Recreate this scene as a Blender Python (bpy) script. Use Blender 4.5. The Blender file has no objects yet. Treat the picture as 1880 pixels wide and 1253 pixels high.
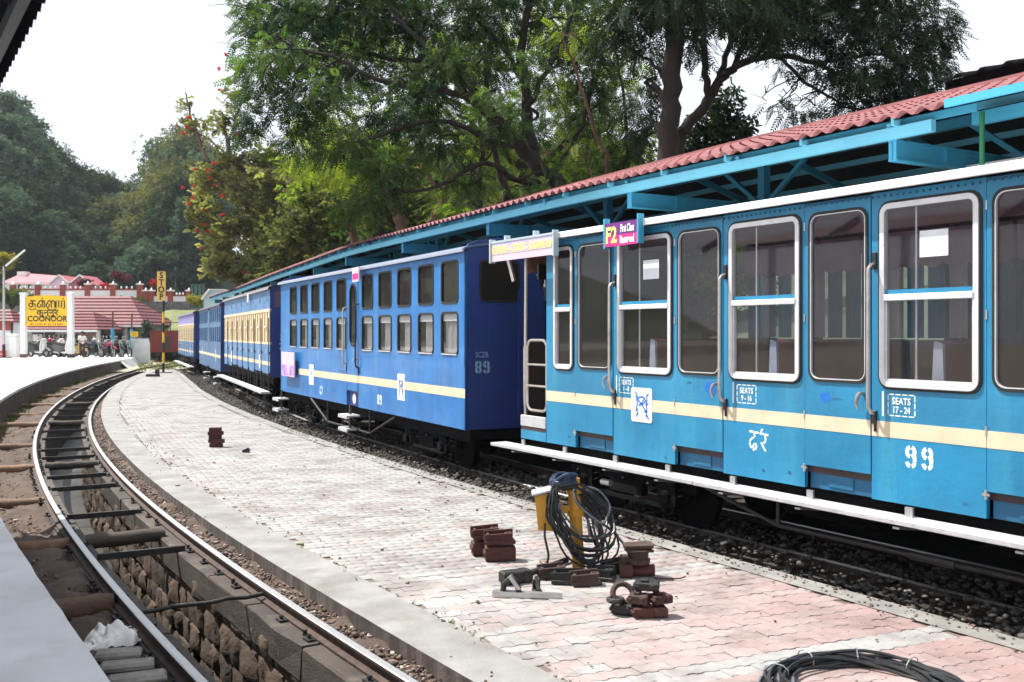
import bpy, math, random
import numpy as np
from mathutils import Vector, Matrix, noise
R = math.radians
rnd = random.Random(7)
nrng = np.random.default_rng(11)
scene = bpy.context.scene
COL = scene.collection

# ------------------------------------------------------------------ camera, sky, sun, exposure
FPX, CX, HY, EYE = 1828.0, 940.0, 612.0, 2.1
cam_data = bpy.data.cameras.new('camera')
cam = bpy.data.objects.new('camera', cam_data)
COL.objects.link(cam)
cam.location = (0, 0, EYE)
cam.rotation_euler = (R(90), 0, 0)
cam_data.sensor_width = 36.0
cam_data.lens = FPX / 1880 * 36.0
cam_data.shift_y = -(626.5 - HY) / 1880
cam_data.clip_start = 0.05
cam_data.clip_end = 3000
cam_data.dof.use_dof = True
cam_data.dof.focus_distance = 11.5
cam_data.dof.aperture_fstop = 3.5
scene.camera = cam

SUN_EL = R(57)
LIGHT_H = Vector((0.90, -0.43, 0)).normalized()          # the way sunlight travels, seen from above
to_sun = Vector((-LIGHT_H.x * math.cos(SUN_EL), -LIGHT_H.y * math.cos(SUN_EL), math.sin(SUN_EL)))
world = bpy.data.worlds.new('World')
scene.world = world
world.use_nodes = True
wn, wl = world.node_tree.nodes, world.node_tree.links
bg = wn['Background']
sky = wn.new('ShaderNodeTexSky')
sky.sky_type = 'NISHITA'
sky.sun_disc = False
sky.sun_elevation = SUN_EL
sky.sun_rotation = math.atan2(to_sun.x, to_sun.y)
sky.air_density = 1.0
sky.dust_density = 2.0
tc = wn.new('ShaderNodeTexCoord')
cn = wn.new('ShaderNodeTexNoise')
cn.inputs['Scale'].default_value = 2.2
cn.inputs['Detail'].default_value = 6
cr = wn.new('ShaderNodeValToRGB')
cr.color_ramp.elements[0].position = 0.20
cr.color_ramp.elements[0].color = (.55, .55, .55, 1)
cr.color_ramp.elements[1].position = 0.5
cr.color_ramp.elements[1].color = (1, 1, 1, 1)
mx = wn.new('ShaderNodeMixRGB')
mx.inputs[2].default_value = (7.9, 8.4, 9.1, 1)               # bright thin cloud over the whole sky
wl.new(tc.outputs['Generated'], cn.inputs['Vector'])
wl.new(cn.outputs['Fac'], cr.inputs['Fac'])
wl.new(cr.outputs['Color'], mx.inputs['Fac'])
wl.new(sky.outputs['Color'], mx.inputs[1])
wl.new(mx.outputs['Color'], bg.inputs['Color'])
bg.inputs['Strength'].default_value = 0.075

sun_data = bpy.data.lights.new('sun', 'SUN')
sun_data.energy = 5.0
sun_data.angle = R(0.55)
sun_data.color = (1.0, 0.95, 0.87)
sun = bpy.data.objects.new('sun', sun_data)
COL.objects.link(sun)
sun.rotation_euler = to_sun.to_track_quat('Z', 'Y').to_euler()
sun.location = (-20, 5, 40)

vs = scene.view_settings
vs.view_transform = 'Standard'
vs.look = 'None'
vs.gamma = 1.0
vs.use_curve_mapping = False
vs.exposure = 0.88
cy = scene.cycles
cy.use_adaptive_sampling = True
cy.adaptive_threshold = 0.03
cy.max_bounces = 7
cy.diffuse_bounces = 3
cy.glossy_bounces = 3
cy.transmission_bounces = 3
cy.transparent_max_bounces = 10
cy.caustics_reflective = False
cy.caustics_refractive = False
cy.use_denoising = True

# ------------------------------------------------------------------ small helpers
def at(px, py, Y):
    return Vector(((px - CX) * Y / FPX, Y, EYE + (HY - py) * Y / FPX))

def gp(px, py, z):
    Y = FPX * (EYE - z) / (py - HY)
    return Vector(((px - CX) * Y / FPX, Y, z))

def tag(o, label=None, cat=None, group=None, kind=None):
    if label: o['label'] = label
    if cat: o['category'] = cat
    if group: o['group'] = group
    if kind: o['kind'] = kind
    return o

def empty(name, loc=(0, 0, 0), rz=0.0, label=None, cat=None, group=None):
    o = bpy.data.objects.new(name, None)
    o.empty_display_size = 0.2
    COL.objects.link(o)
    o.location = loc
    o.rotation_euler = (0, 0, rz)
    return tag(o, label, cat, group)

def link(name, mesh, mat=None, parent=None, world_parent=None):
    """parent: mesh is in the parent's own axes; world_parent: mesh is in world axes"""
    o = bpy.data.objects.new(name, mesh)
    COL.objects.link(o)
    if mat is not None and not mesh.materials:
        for m in (mat if isinstance(mat, (list, tuple)) else [mat]):
            mesh.materials.append(m)
    if parent is not None:
        o.parent = parent
    if world_parent is not None:
        o.parent = world_parent
        pm = Matrix.Translation(world_parent.location) @ world_parent.rotation_euler.to_matrix().to_4x4()
        if world_parent.parent is not None:
            q = world_parent.parent
            pm = Matrix.Translation(q.location) @ q.rotation_euler.to_matrix().to_4x4() @ world_parent.matrix_parent_inverse @ pm
        o.matrix_parent_inverse = pm.inverted()
    return o

def copy_tree(o, parent=None):
    c = o.copy()
    COL.objects.link(c)
    if parent is not None:
        c.parent = parent
        c.matrix_parent_inverse = o.matrix_parent_inverse.copy()
    for ch in o.children:
        copy_tree(ch, c)
    return c

def rr_pts(x0, x1, z0, z1, r, k=4):
    pts = []
    for cx, cz, a0 in ((x0 + r, z0 + r, 180), (x1 - r, z0 + r, 270), (x1 - r, z1 - r, 0), (x0 + r, z1 - r, 90)):
        for i in range(k + 1):
            a = R(a0 + 90 * i / k)
            pts.append((cx + r * math.cos(a), cz + r * math.sin(a)))
    return pts

class MB:
    def __init__(s):
        s.v, s.f, s.m, s.cur = [], [], [], 0
    def add(s, v, f):
        b = len(s.v)
        s.v += [tuple(p) for p in v]
        s.f += [tuple(i + b for i in q) for q in f]
        s.m += [s.cur] * len(f)
    def box(s, x0, x1, y0, y1, z0, z1, c=0.0):
        if c <= 0:
            v = [(x, y, z) for z in (z0, z1) for y in (y0, y1) for x in (x0, x1)]
            s.add(v, [(0, 2, 3, 1), (4, 5, 7, 6), (0, 1, 5, 4), (2, 6, 7, 3), (0, 4, 6, 2), (1, 3, 7, 5)])
        else:
            rings = []
            for z, d in ((z0, c), (z0 + c, 0), (z1 - c, 0), (z1, c)):
                rings.append([(x0 + d, y0 + d, z), (x1 - d, y0 + d, z), (x1 - d, y1 - d, z), (x0 + d, y1 - d, z)])
            v = [p for r_ in rings for p in r_]
            f = [(3, 2, 1, 0), (12, 13, 14, 15)]
            for i in range(3):
                for j in range(4):
                    f.append((4 * i + j, 4 * i + (j + 1) % 4, 4 * i + 4 + (j + 1) % 4, 4 * i + 4 + j))
            s.add(v, f)
        return s
    def obox(s, p, ax, sx, sy, sz):
        """box centred on p; ax = 3 axes"""
        ax = [Vector(a) for a in ax]
        p = Vector(p)
        v = [p + ax[0] * (sx / 2 * a) + ax[1] * (sy / 2 * b) + ax[2] * (sz / 2 * c) for c in (-1, 1) for b in (-1, 1) for a in (-1, 1)]
        s.add(v, [(0, 2, 3, 1), (4, 5, 7, 6), (0, 1, 5, 4), (2, 6, 7, 3), (0, 4, 6, 2), (1, 3, 7, 5)])
        return s
    def bar(s, p0, p1, w, h, up=(0, 0, 1)):
        p0, p1 = Vector(p0), Vector(p1)
        d = (p1 - p0)
        L = d.length
        d.normalize()
        u = Vector(up)
        sd = d.cross(u)
        if sd.length < 1e-4:
            sd = d.cross(Vector((1, 0, 0)))
        sd.normalize()
        u = sd.cross(d)
        return s.obox((p0 + p1) / 2, (d, sd, u), L, w, h)
    def tube(s, pts, r, n=8, closed=False, cap=True):
        pts = [Vector(p) for p in pts]
        N = len(pts)
        rs = r if isinstance(r, (list, tuple)) else [r] * N
        v, f = [], []
        prev = None
        for i, p in enumerate(pts):
            if closed:
                d = pts[(i + 1) % N] - pts[i - 1]
            else:
                d = pts[min(i + 1, N - 1)] - pts[max(i - 1, 0)]
            if d.length < 1e-9:
                d = Vector((0, 0, 1))
            d.normalize()
            if prev is None:
                a = d.cross(Vector((0, 0, 1)))
                if a.length < 1e-3:
                    a = d.cross(Vector((1, 0, 0)))
            else:
                a = prev - d * prev.dot(d)
                if a.length < 1e-5:
                    a = d.cross(Vector((0.3, 1, 0.2)))
            a.normalize()
            prev = a
            b = d.cross(a)
            for j in range(n):
                t = 2 * math.pi * j / n
                v.append(p + (a * math.cos(t) + b * math.sin(t)) * rs[i])
        for i in range(N if closed else N - 1):
            i2 = (i + 1) % N
            for j in range(n):
                f.append((i * n + j, i * n + (j + 1) % n, i2 * n + (j + 1) % n, i2 * n + j))
        if cap and not closed:
            f.append(tuple(range(n - 1, -1, -1)))
            f.append(tuple((N - 1) * n + j for j in range(n)))
        s.add(v, f)
        return s
    def cyl(s, p0, p1, r, n=12, r2=None):
        return s.tube([p0, p1], [r, r if r2 is None else r2], n)
    def lathe(s, prof, n=16, o=(0, 0, 0), axis='z'):
        v, f = [], []
        o = Vector(o)
        for r_, h in prof:
            for j in range(n):
                t = 2 * math.pi * j / n
                a, b = r_ * math.cos(t), r_ * math.sin(t)
                v.append(o + Vector({'z': (a, b, h), 'y': (a, h, b), 'x': (h, a, b)}[axis]))
        for i in range(len(prof) - 1):
            for j in range(n):
                f.append((i * n + j, i * n + (j + 1) % n, (i + 1) * n + (j + 1) % n, (i + 1) * n + j))
        f.append(tuple(range(n - 1, -1, -1)))
        f.append(tuple((len(prof) - 1) * n + j for j in range(n)))
        s.add(v, f)
        return s
    def prism(s, poly, fn, d0, d1):
        """poly 2D; fn(a,b,d)->3D"""
        n = len(poly)
        v = [fn(a, b, d0) for a, b in poly] + [fn(a, b, d1) for a, b in poly]
        f = [tuple(range(n - 1, -1, -1)), tuple(range(n, 2 * n))]
        for i in range(n):
            f.append((i, (i + 1) % n, n + (i + 1) % n, n + i))
        s.add(v, f)
        return s
    def cell(s, X0, X1, Z0, Z1, hole, r, y0, y1, k=4):
        """wall piece in the x-z plane with one rounded opening"""
        hx0, hx1, hz0, hz1 = hole
        inn = rr_pts(hx0, hx1, hz0, hz1, r, k)
        out = [(X0, Z0), (X1, Z0), (X1, Z1), (X0, Z1)]
        n = len(inn)
        v = []
        for y in (y0, y1):
            v += [(a, y, b) for a, b in out] + [(a, y, b) for a, b in inn]
        f = []
        st = 4 + n
        for base, flip in ((0, False), (st, True)):
            for c in range(4):
                i0 = base + 4 + c * (k + 1)
                for i in range(k):
                    q = (base + c, i0 + i + 1, i0 + i)
                    f.append(q if not flip else q[::-1])
                nx = base + 4 + ((c + 1) % 4) * (k + 1)
                q = (base + c, base + (c + 1) % 4, nx, i0 + k)
                f.append(q if not flip else q[::-1])
        for i in range(n):
            j = (i + 1) % n
            f.append((4 + i, 4 + j, st + 4 + j, st + 4 + i))
        for i in range(4):
            j = (i + 1) % 4
            f.append((j, i, st + i, st + j))
        s.add(v, f)
        return s
    def ring(s, x0, x1, z0, z1, r, w, y0, y1, k=4):
        """rounded frame in the x-z plane, w wide"""
        out = rr_pts(x0, x1, z0, z1, r, k)
        inn = rr_pts(x0 + w, x1 - w, z0 + w, z1 - w, max(r - w, 0.004), k)
        n = len(out)
        v = [(a, y0, b) for a, b in out] + [(a, y0, b) for a, b in inn] + [(a, y1, b) for a, b in out] + [(a, y1, b) for a, b in inn]
        f = []
        for i in range(n):
            j = (i + 1) % n
            f += [(i, j, n + j, n + i), (3 * n + i, 3 * n + j, 2 * n + j, 2 * n + i), (2 * n + i, 2 * n + j, j, i), (n + i, n + j, 3 * n + j, 3 * n + i)]
        s.add(v, f)
        return s
    def rrplate(s, x0, x1, z0, z1, r, y0, y1, k=4):
        return s.prism(rr_pts(x0, x1, z0, z1, r, k), lambda a, b, d: (a, d, b), y0, y1)
    def ribbon(s, pts, w, y0, y1, fn=None):
        """flat stroke in the x-z plane"""
        fn = fn or (lambda a, b, d: (a, d, b))
        P = [Vector(p) for p in pts]
        N = len(P)
        Lr, Rr = [], []
        for i in range(N):
            d = (P[min(i + 1, N - 1)] - P[max(i - 1, 0)]).normalized()
            nn = Vector((-d.y, d.x)) * w / 2
            Lr.append(P[i] + nn)
            Rr.append(P[i] - nn)
        v = []
        for y in (y0, y1):
            v += [fn(p.x, p.y, y) for p in Lr] + [fn(p.x, p.y, y) for p in Rr]
        f = []
        for i in range(N - 1):
            f.append((i, i + 1, N + i + 1, N + i))
            f.append((2 * N + i, 3 * N + i, 3 * N + i + 1, 2 * N + i + 1))
            f.append((i + 1, i, 2 * N + i, 2 * N + i + 1))
            f.append((N + i, N + i + 1, 3 * N + i + 1, 3 * N + i))
        f += [(0, N, 3 * N, 2 * N), (N - 1, 3 * N - 1, 4 * N - 1, 2 * N - 1)]
        s.add(v, f)
        return s
    def mesh(s, name, smooth=False, angle=None):
        me = bpy.data.meshes.new(name)
        me.from_pydata(s.v, [], s.f)
        if any(s.m):
            me.polygons.foreach_set('material_index', s.m)
        if smooth:
            me.polygons.foreach_set('use_smooth', [True] * len(me.polygons))
            if angle:
                me.set_sharp_from_angle(angle=R(angle))
        me.update()
        return me
    def build(s, name, mat, parent=None, world_parent=None, smooth=False, angle=40, label=None, kind=None):
        o = link(name, s.mesh(name, smooth, angle), mat, parent, world_parent)
        if label: o['label'] = label
        if kind: o['kind'] = kind
        return o

def np_mesh(name, V, Q, attrs=None, smooth=False):
    """V n x 3, Q m x k faces of equal size"""
    me = bpy.data.meshes.new(name)
    V = np.asarray(V, dtype=np.float32)
    Q = np.asarray(Q, dtype=np.int32)
    k = Q.shape[1]
    me.vertices.add(len(V))
    me.vertices.foreach_set('co', V.ravel())
    me.loops.add(Q.size)
    me.loops.foreach_set('vertex_index', Q.ravel())
    me.polygons.add(len(Q))
    me.polygons.foreach_set('loop_start', np.arange(0, Q.size, k, dtype=np.int32))
    if smooth:
        me.polygons.foreach_set('use_smooth', np.ones(len(Q), dtype=bool))
    me.update(calc_edges=True)
    for nm, vals in (attrs or {}).items():
        a = me.attributes.new(nm, 'FLOAT', 'FACE')
        a.data.foreach_set('value', np.asarray(vals, dtype=np.float32))
    return me

def text_obj(name, body, size, mat, parent, loc, rot=(R(90), 0, 0), sx=1.0, bold=0.0, align='CENTER', world_parent=None, depth=0.0015, spacing=1.0):
    cu = bpy.data.curves.new(name, 'FONT')
    cu.body = body
    cu.size = size
    cu.align_x = align
    cu.align_y = 'CENTER'
    cu.extrude = depth
    cu.offset = bold
    cu.resolution_u = 3
    cu.space_character = spacing
    tmp = bpy.data.objects.new('tmp', cu)
    COL.objects.link(tmp)
    dg = bpy.context.evaluated_depsgraph_get()
    me = bpy.data.meshes.new_from_object(tmp.evaluated_get(dg))
    bpy.data.objects.remove(tmp)
    bpy.data.curves.remove(cu)
    me.name = name
    me.transform(Matrix.Translation(loc) @ Matrix.Rotation(rot[2], 4, 'Z') @ Matrix.Rotation(rot[0], 4, 'X') @ Matrix.Scale(sx, 4, (1, 0, 0)))
    me.materials.clear()
    return link(name, me, mat, parent, world_parent)
# ------------------------------------------------------------------ materials
def mat(name, col, rough=0.6, metal=0.0, var=0.15, scale=4.0, bump=0.0, bscale=40.0, dirt_or_sheen=None, streak=None, spec=0.5, chips=None, detail=5, stretch=None, rnd_obj=0.0, coat=0.0, grime=None):
    m = bpy.data.materials.new(name)
    m.use_nodes = True
    n, l = m.node_tree.nodes, m.node_tree.links
    b = n['Principled BSDF']
    b.inputs['Roughness'].default_value = rough
    b.inputs['Metallic'].default_value = metal
    b.inputs['Specular IOR Level'].default_value = spec
    if coat: b.inputs['Coat Weight'].default_value = coat
    t = n.new('ShaderNodeTexCoord')
    vec = t.outputs['Object']
    if stretch:
        mp = n.new('ShaderNodeMapping')
        mp.inputs['Scale'].default_value = stretch
        l.new(vec, mp.inputs['Vector'])
        vec = mp.outputs['Vector']
    def noise_node(sc, det=detail, v=vec, ro=0.6):
        k = n.new('ShaderNodeTexNoise')
        k.inputs['Scale'].default_value = sc
        k.inputs['Detail'].default_value = det
        k.inputs['Roughness'].default_value = ro
        l.new(v, k.inputs['Vector'])
        return k.outputs['Fac']
    def ramp(fac, p0, p1, c0=(0, 0, 0, 1), c1=(1, 1, 1, 1)):
        k = n.new('ShaderNodeValToRGB')
        k.color_ramp.elements[0].position = p0
        k.color_ramp.elements[1].position = p1
        k.color_ramp.elements[0].color = c0
        k.color_ramp.elements[1].color = c1
        l.new(fac, k.inputs['Fac'])
        return k.outputs['Color']
    c = tuple(col) + (1,)
    lo = tuple(max(0, x * (1 - var)) for x in col) + (1,)
    hi = tuple(min(1, x * (1 + var)) for x in col) + (1,)
    out = ramp(noise_node(scale), 0.32, 0.68, lo, hi)
    def mixin(a, fac, c2, w=1.0):
        k = n.new('ShaderNodeMixRGB')
        if w != 1.0:
            mm = n.new('ShaderNodeMath')
            mm.operation = 'MULTIPLY'
            mm.inputs[1].default_value = w
            l.new(fac, mm.inputs[0])
            fac = mm.outputs[0]
        l.new(fac, k.inputs['Fac'])
        l.new(a, k.inputs[1])
        if isinstance(c2, tuple):
            k.inputs[2].default_value = c2 + (1,)
        else:
            l.new(c2, k.inputs[2])
        return k.outputs['Color']
    if dirt_or_sheen:
        dc, amt, ds = dirt_or_sheen
        out = mixin(out, ramp(noise_node(ds, 8, ro=0.7), 0.66 - 0.35 * amt, 0.9 - 0.25 * amt), dc, 0.85)
    if streak:
        sc_, amt, ss = streak
        mp = n.new('ShaderNodeMapping')
        mp.inputs['Scale'].default_value = (ss, ss, ss * 0.07)
        l.new(t.outputs['Object'], mp.inputs['Vector'])
        out = mixin(out, ramp(noise_node(1.0, 6, mp.outputs['Vector']), 0.62 - 0.3 * amt, 0.85 - 0.2 * amt), sc_, 0.7)
    if grime:
        gc, p0, p1, gs = grime
        mp2 = n.new('ShaderNodeMapping')
        mp2.inputs['Scale'].default_value = (gs, gs, gs * .10)
        l.new(t.outputs['Object'], mp2.inputs['Vector'])
        out = mixin(out, ramp(noise_node(1.0, 9, mp2.outputs['Vector'], .75), p0, p1), gc, .6)
    if chips:
        cc, thr, cs = chips
        out = mixin(out, ramp(noise_node(cs, 10, ro=0.75), thr, thr + 0.02), cc)
    if rnd_obj:
        oi = n.new('ShaderNodeObjectInfo')
        hs = n.new('ShaderNodeHueSaturation')
        mr = n.new('ShaderNodeMapRange')
        mr.inputs['To Min'].default_value = 1 - rnd_obj
        mr.inputs['To Max'].default_value = 1 + rnd_obj
        l.new(oi.outputs['Random'], mr.inputs['Value'])
        l.new(mr.outputs['Result'], hs.inputs['Value'])
        l.new(out, hs.inputs['Color'])
        out = hs.outputs['Color']
    l.new(out, b.inputs['Base Color'])
    if bump:
        bp = n.new('ShaderNodeBump')
        bp.inputs['Strength'].default_value = min(1, bump)
        bp.inputs['Distance'].default_value = 0.02
        l.new(noise_node(bscale, 8, ro=0.65), bp.inputs['Height'])
        l.new(bp.outputs['Normal'], b.inputs['Normal'])
    m['ro'] = rough
    return m

def glass_mat(name, tint=(0.8, 0.85, 0.85), gloss=0.12, grime=0.12):
    m = bpy.data.materials.new(name)
    m.use_nodes = True
    n, l = m.node_tree.nodes, m.node_tree.links
    n.remove(n['Principled BSDF'])
    o = n['Material Output']
    tr = n.new('ShaderNodeBsdfTransparent')
    tr.inputs['Color'].default_value = tint + (1,)
    gl = n.new('ShaderNodeBsdfGlossy')
    gl.inputs['Roughness'].default_value = 0.03
    fr = n.new('ShaderNodeFresnel')
    fr.inputs['IOR'].default_value = 1.5
    ad = n.new('ShaderNodeMath')
    ad.operation = 'MULTIPLY_ADD'
    ad.inputs[1].default_value = 1.0
    ad.inputs[2].default_value = gloss
    l.new(fr.outputs[0], ad.inputs[0])
    gm = n.new('ShaderNodeNewGeometry')
    fb = n.new('ShaderNodeMath')
    fb.operation = 'MULTIPLY_ADD'
    fb.inputs[1].default_value = -1.0
    fb.inputs[2].default_value = 1.0
    l.new(gm.outputs['Backfacing'], fb.inputs[0])
    mu = n.new('ShaderNodeMath')
    mu.operation = 'MULTIPLY'
    l.new(ad.outputs[0], mu.inputs[0])
    l.new(fb.outputs[0], mu.inputs[1])
    m1 = n.new('ShaderNodeMixShader')
    l.new(mu.outputs[0], m1.inputs[0])
    l.new(tr.outputs[0], m1.inputs[1])
    l.new(gl.outputs[0], m1.inputs[2])
    df = n.new('ShaderNodeBsdfDiffuse')
    df.inputs['Color'].default_value = (.30, .26, .27, 1)
    t = n.new('ShaderNodeTexCoord')
    nz = n.new('ShaderNodeTexNoise')
    nz.inputs['Scale'].default_value = 3.5
    nz.inputs['Detail'].default_value = 9
    nz.inputs['Roughness'].default_value = 0.7
    l.new(t.outputs['Object'], nz.inputs['Vector'])
    rp = n.new('ShaderNodeMapRange')
    rp.inputs['From Min'].default_value = 0.3
    rp.inputs['From Max'].default_value = 0.75
    rp.inputs['To Min'].default_value = grime * 0.4
    rp.inputs['To Max'].default_value = grime * 1.8
    l.new(nz.outputs['Fac'], rp.inputs['Value'])
    m2 = n.new('ShaderNodeMixShader')
    l.new(rp.outputs[0], m2.inputs[0])
    l.new(m1.outputs[0], m2.inputs[1])
    l.new(df.outputs[0], m2.inputs[2])
    l.new(m2.outputs[0], o.inputs['Surface'])
    return m

def leaf_mat(name, dark, light, trans=0.35, rough=0.55, tcol=None):
    """leaf colour runs from dark to light by a random number stored on each leaf"""
    m = bpy.data.materials.new(name)
    m.use_nodes = True
    n, l = m.node_tree.nodes, m.node_tree.links
    b = n['Principled BSDF']
    b.inputs['Roughness'].default_value = rough
    b.inputs['Specular IOR Level'].default_value = 0.05
    o = n['Material Output']
    a = n.new('ShaderNodeAttribute')
    a.attribute_name = 'shade'
    rp = n.new('ShaderNodeValToRGB')
    rp.color_ramp.elements[0].color = tuple(dark) + (1,)
    rp.color_ramp.elements[1].color = tuple(light) + (1,)
    l.new(a.outputs['Fac'], rp.inputs['Fac'])
    l.new(rp.outputs['Color'], b.inputs['Base Color'])
    ts = n.new('ShaderNodeBsdfTranslucent')
    hs = n.new('ShaderNodeMixRGB')
    hs.blend_type = 'MULTIPLY'
    hs.inputs[0].default_value = 1
    hs.inputs[2].default_value = tuple(tcol or (2.2, 2.0, 0.7)) + (1,)
    l.new(rp.outputs['Color'], hs.inputs[1])
    l.new(hs.outputs[0], ts.inputs['Color'])
    ms = n.new('ShaderNodeMixShader')
    ms.inputs[0].default_value = trans
    l.new(b.outputs[0], ms.inputs[1])
    l.new(ts.outputs[0], ms.inputs[2])
    l.new(ms.outputs[0], o.inputs['Surface'])
    return m

def attr_mat(name, ramp, attr=None, rough=0.8, var=0.12, scale=12, bump=0.25, bscale=120, dirt_or_sheen=None):
    """colour picked from a ramp by a face attribute, or by the object's own random number"""
    m = bpy.data.materials.new(name)
    m.use_nodes = True
    n, l = m.node_tree.nodes, m.node_tree.links
    b = n['Principled BSDF']
    b.inputs['Roughness'].default_value = rough
    rp = n.new('ShaderNodeValToRGB')
    e = rp.color_ramp.elements
    while len(e) < len(ramp):
        e.new(0.5)
    for i, (p, c) in enumerate(ramp):
        e[i].position = p
        e[i].color = tuple(c) + (1,)
    if attr:
        a = n.new('ShaderNodeAttribute')
        a.attribute_name = attr
        l.new(a.outputs['Fac'], rp.inputs['Fac'])
    else:
        a = n.new('ShaderNodeObjectInfo')
        sp = n.new('ShaderNodeSeparateColor')
        l.new(a.outputs['Color'], sp.inputs[0])
        l.new(sp.outputs[0], rp.inputs['Fac'])
    g = n.new('ShaderNodeNewGeometry')
    nz = n.new('ShaderNodeTexNoise')
    nz.inputs['Scale'].default_value = scale
    nz.inputs['Detail'].default_value = 8
    l.new(g.outputs['Position'], nz.inputs['Vector'])
    mr = n.new('ShaderNodeMapRange')
    mr.inputs['From Min'].default_value = 0.3
    mr.inputs['From Max'].default_value = 0.7
    mr.inputs['To Min'].default_value = 1 - var
    mr.inputs['To Max'].default_value = 1 + var
    l.new(nz.outputs['Fac'], mr.inputs['Value'])
    hs = n.new('ShaderNodeHueSaturation')
    l.new(mr.outputs[0], hs.inputs['Value'])
    l.new(rp.outputs['Color'], hs.inputs['Color'])
    out = hs.outputs['Color']
    if dirt_or_sheen:
        dc, p0, p1, ds = dirt_or_sheen
        n2 = n.new('ShaderNodeTexNoise')
        n2.inputs['Scale'].default_value = ds
        n2.inputs['Detail'].default_value = 9
        n2.inputs['Roughness'].default_value = 0.68
        l.new(g.outputs['Position'], n2.inputs['Vector'])
        m2 = n.new('ShaderNodeMapRange')
        m2.inputs['From Min'].default_value = p0
        m2.inputs['From Max'].default_value = p1
        l.new(n2.outputs['Fac'], m2.inputs['Value'])
        k = n.new('ShaderNodeMixRGB')
        l.new(m2.outputs[0], k.inputs['Fac'])
        l.new(out, k.inputs[1])
        k.inputs[2].default_value = tuple(dc) + (1,)
        out = k.outputs[0]
    l.new(out, b.inputs['Base Color'])
    if bump:
        n3 = n.new('ShaderNodeTexNoise')
        n3.inputs['Scale'].default_value = bscale
        n3.inputs['Detail'].default_value = 4
        l.new(g.outputs['Position'], n3.inputs['Vector'])
        bp = n.new('ShaderNodeBump')
        bp.inputs['Strength'].default_value = bump
        bp.inputs['Distance'].default_value = 0.01
        l.new(n3.outputs['Fac'], bp.inputs['Height'])
        l.new(bp.outputs['Normal'], b.inputs['Normal'])
    return m

M = {}
M['concrete'] = mat('concrete', (.235, .23, .222), .85, var=.22, scale=2.2, bump=.4, bscale=60, dirt_or_sheen=((.14, .12, .10), .5, 2.4))
M['platform'] = mat('platform_concrete', (.55, .55, .56), .8, var=.12, scale=1.2, bump=.25, bscale=70, dirt_or_sheen=((.40, .33, .34), .35, 2.2))
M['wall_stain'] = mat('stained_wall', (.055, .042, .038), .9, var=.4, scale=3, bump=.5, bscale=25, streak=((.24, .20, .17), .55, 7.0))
M['soil'] = mat('soil', (.085, .058, .046), .95, var=.35, scale=3.5, bump=.8, bscale=55, dirt_or_sheen=((.17, .14, .12), .4, 1.6))
M['yard'] = mat('yard_ground', (.34, .30, .25), .95, var=.2, scale=.5, bump=.6, bscale=12, dirt_or_sheen=((.13, .17, .05), .6, .35))
M['hillground'] = mat('hill_ground', (.045, .07, .03), .95, var=.4, scale=.15)
M['pitfloor'] = mat('pit_floor_shade', (.030, .027, .024), .5, var=.4, scale=2.0, bump=.3, bscale=18)  # dark floor colour holds the deep shade of the pit
M['pitwall'] = mat('mortar', (.05, .042, .035), .9, var=.3, scale=5, bump=.5)
M['stone'] = mat('pit_stone', (.080, .053, .036), .88, var=.5, scale=1.1, bump=.9, bscale=6, dirt_or_sheen=((.022, .019, .016), .6, 1.4), rnd_obj=.4)
M['rubblewall'] = mat('rubble_stone', (.16, .15, .15), .9, var=.4, scale=2.5, bump=.8, bscale=4)
M['timber'] = mat('old_timber', (.046, .035, .028), .75, var=.4, scale=3, bump=.6, bscale=25, stretch=(1, 1, 4), dirt_or_sheen=((.17, .14, .12), .3, 5), rnd_obj=.25)
M['sleeper'] = mat('sleeper_timber', (.16, .085, .045), .7, var=.4, scale=2.5, bump=.7, bscale=20, dirt_or_sheen=((.06, .045, .04), .5, 3), rnd_obj=.3)
M['railtop'] = mat('polished_rail', (.50, .50, .51), .42, metal=.75, var=.06, scale=8)
M['rust'] = mat('rusty_iron', (.058, .034, .026), .75, metal=.1, var=.4, scale=9, bump=.4, bscale=50)
M['rustred'] = mat('red_rusty_iron', (.072, .021, .016), .7, metal=.1, var=.4, scale=9, bump=.5, bscale=60, dirt_or_sheen=((.035, .03, .028), .45, 6), rnd_obj=.3)
M['iron'] = mat('dark_iron', (.024, .022, .023), .55, metal=.3, var=.4, scale=8, bump=.4, bscale=50, dirt_or_sheen=((.085, .05, .036), .35, 7))
M['under'] = mat('underframe', (.006, .006, .007), .95, var=.4, scale=6, dirt_or_sheen=((.022, .014, .011), .3, 4), spec=.12)
M['steel'] = mat('worn_steel', (.5, .5, .5), .35, metal=.8, var=.15, scale=6)
M['chrome'] = mat('tarnished_tube', (.55, .5, .47), .3, metal=.85, var=.15, scale=10, dirt_or_sheen=((.30, .15, .09), .3, 9))
M['alu'] = mat('aluminium_frame', (.70, .69, .70), .4, metal=.35, var=.08, scale=6, dirt_or_sheen=((.35, .33, .33), .2, 8))
M['rubber'] = mat('black_rubber', (.012, .012, .013), .6, var=.2)
M['teal'] = mat('teal_paint', (.014, .205, .385), .42, var=.22, scale=1.1, bump=.6, bscale=2.6, grime=((.025, .075, .10), .56, .74, 16), streak=((.04, .28, .43), .5, 4.0), dirt_or_sheen=((.015, .14, .26), .22, 2.2), chips=((.02, .06, .10), .69, 13), coat=.1)
M['tealdark'] = mat('dark_teal_paint', (.012, .12, .24), .5, var=.2, scale=2.5, dirt_or_sheen=((.02, .05, .09), .4, 3))
M['bluepatch'] = mat('blue_paint_patch', (.01, .14, .52), .5, var=.15)
M['cream'] = mat('cream_band', (.70, .58, .41), .5, var=.08, scale=3, dirt_or_sheen=((.50, .36, .23), .35, 5), grime=((.40, .28, .17), .58, .8, 14))
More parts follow.
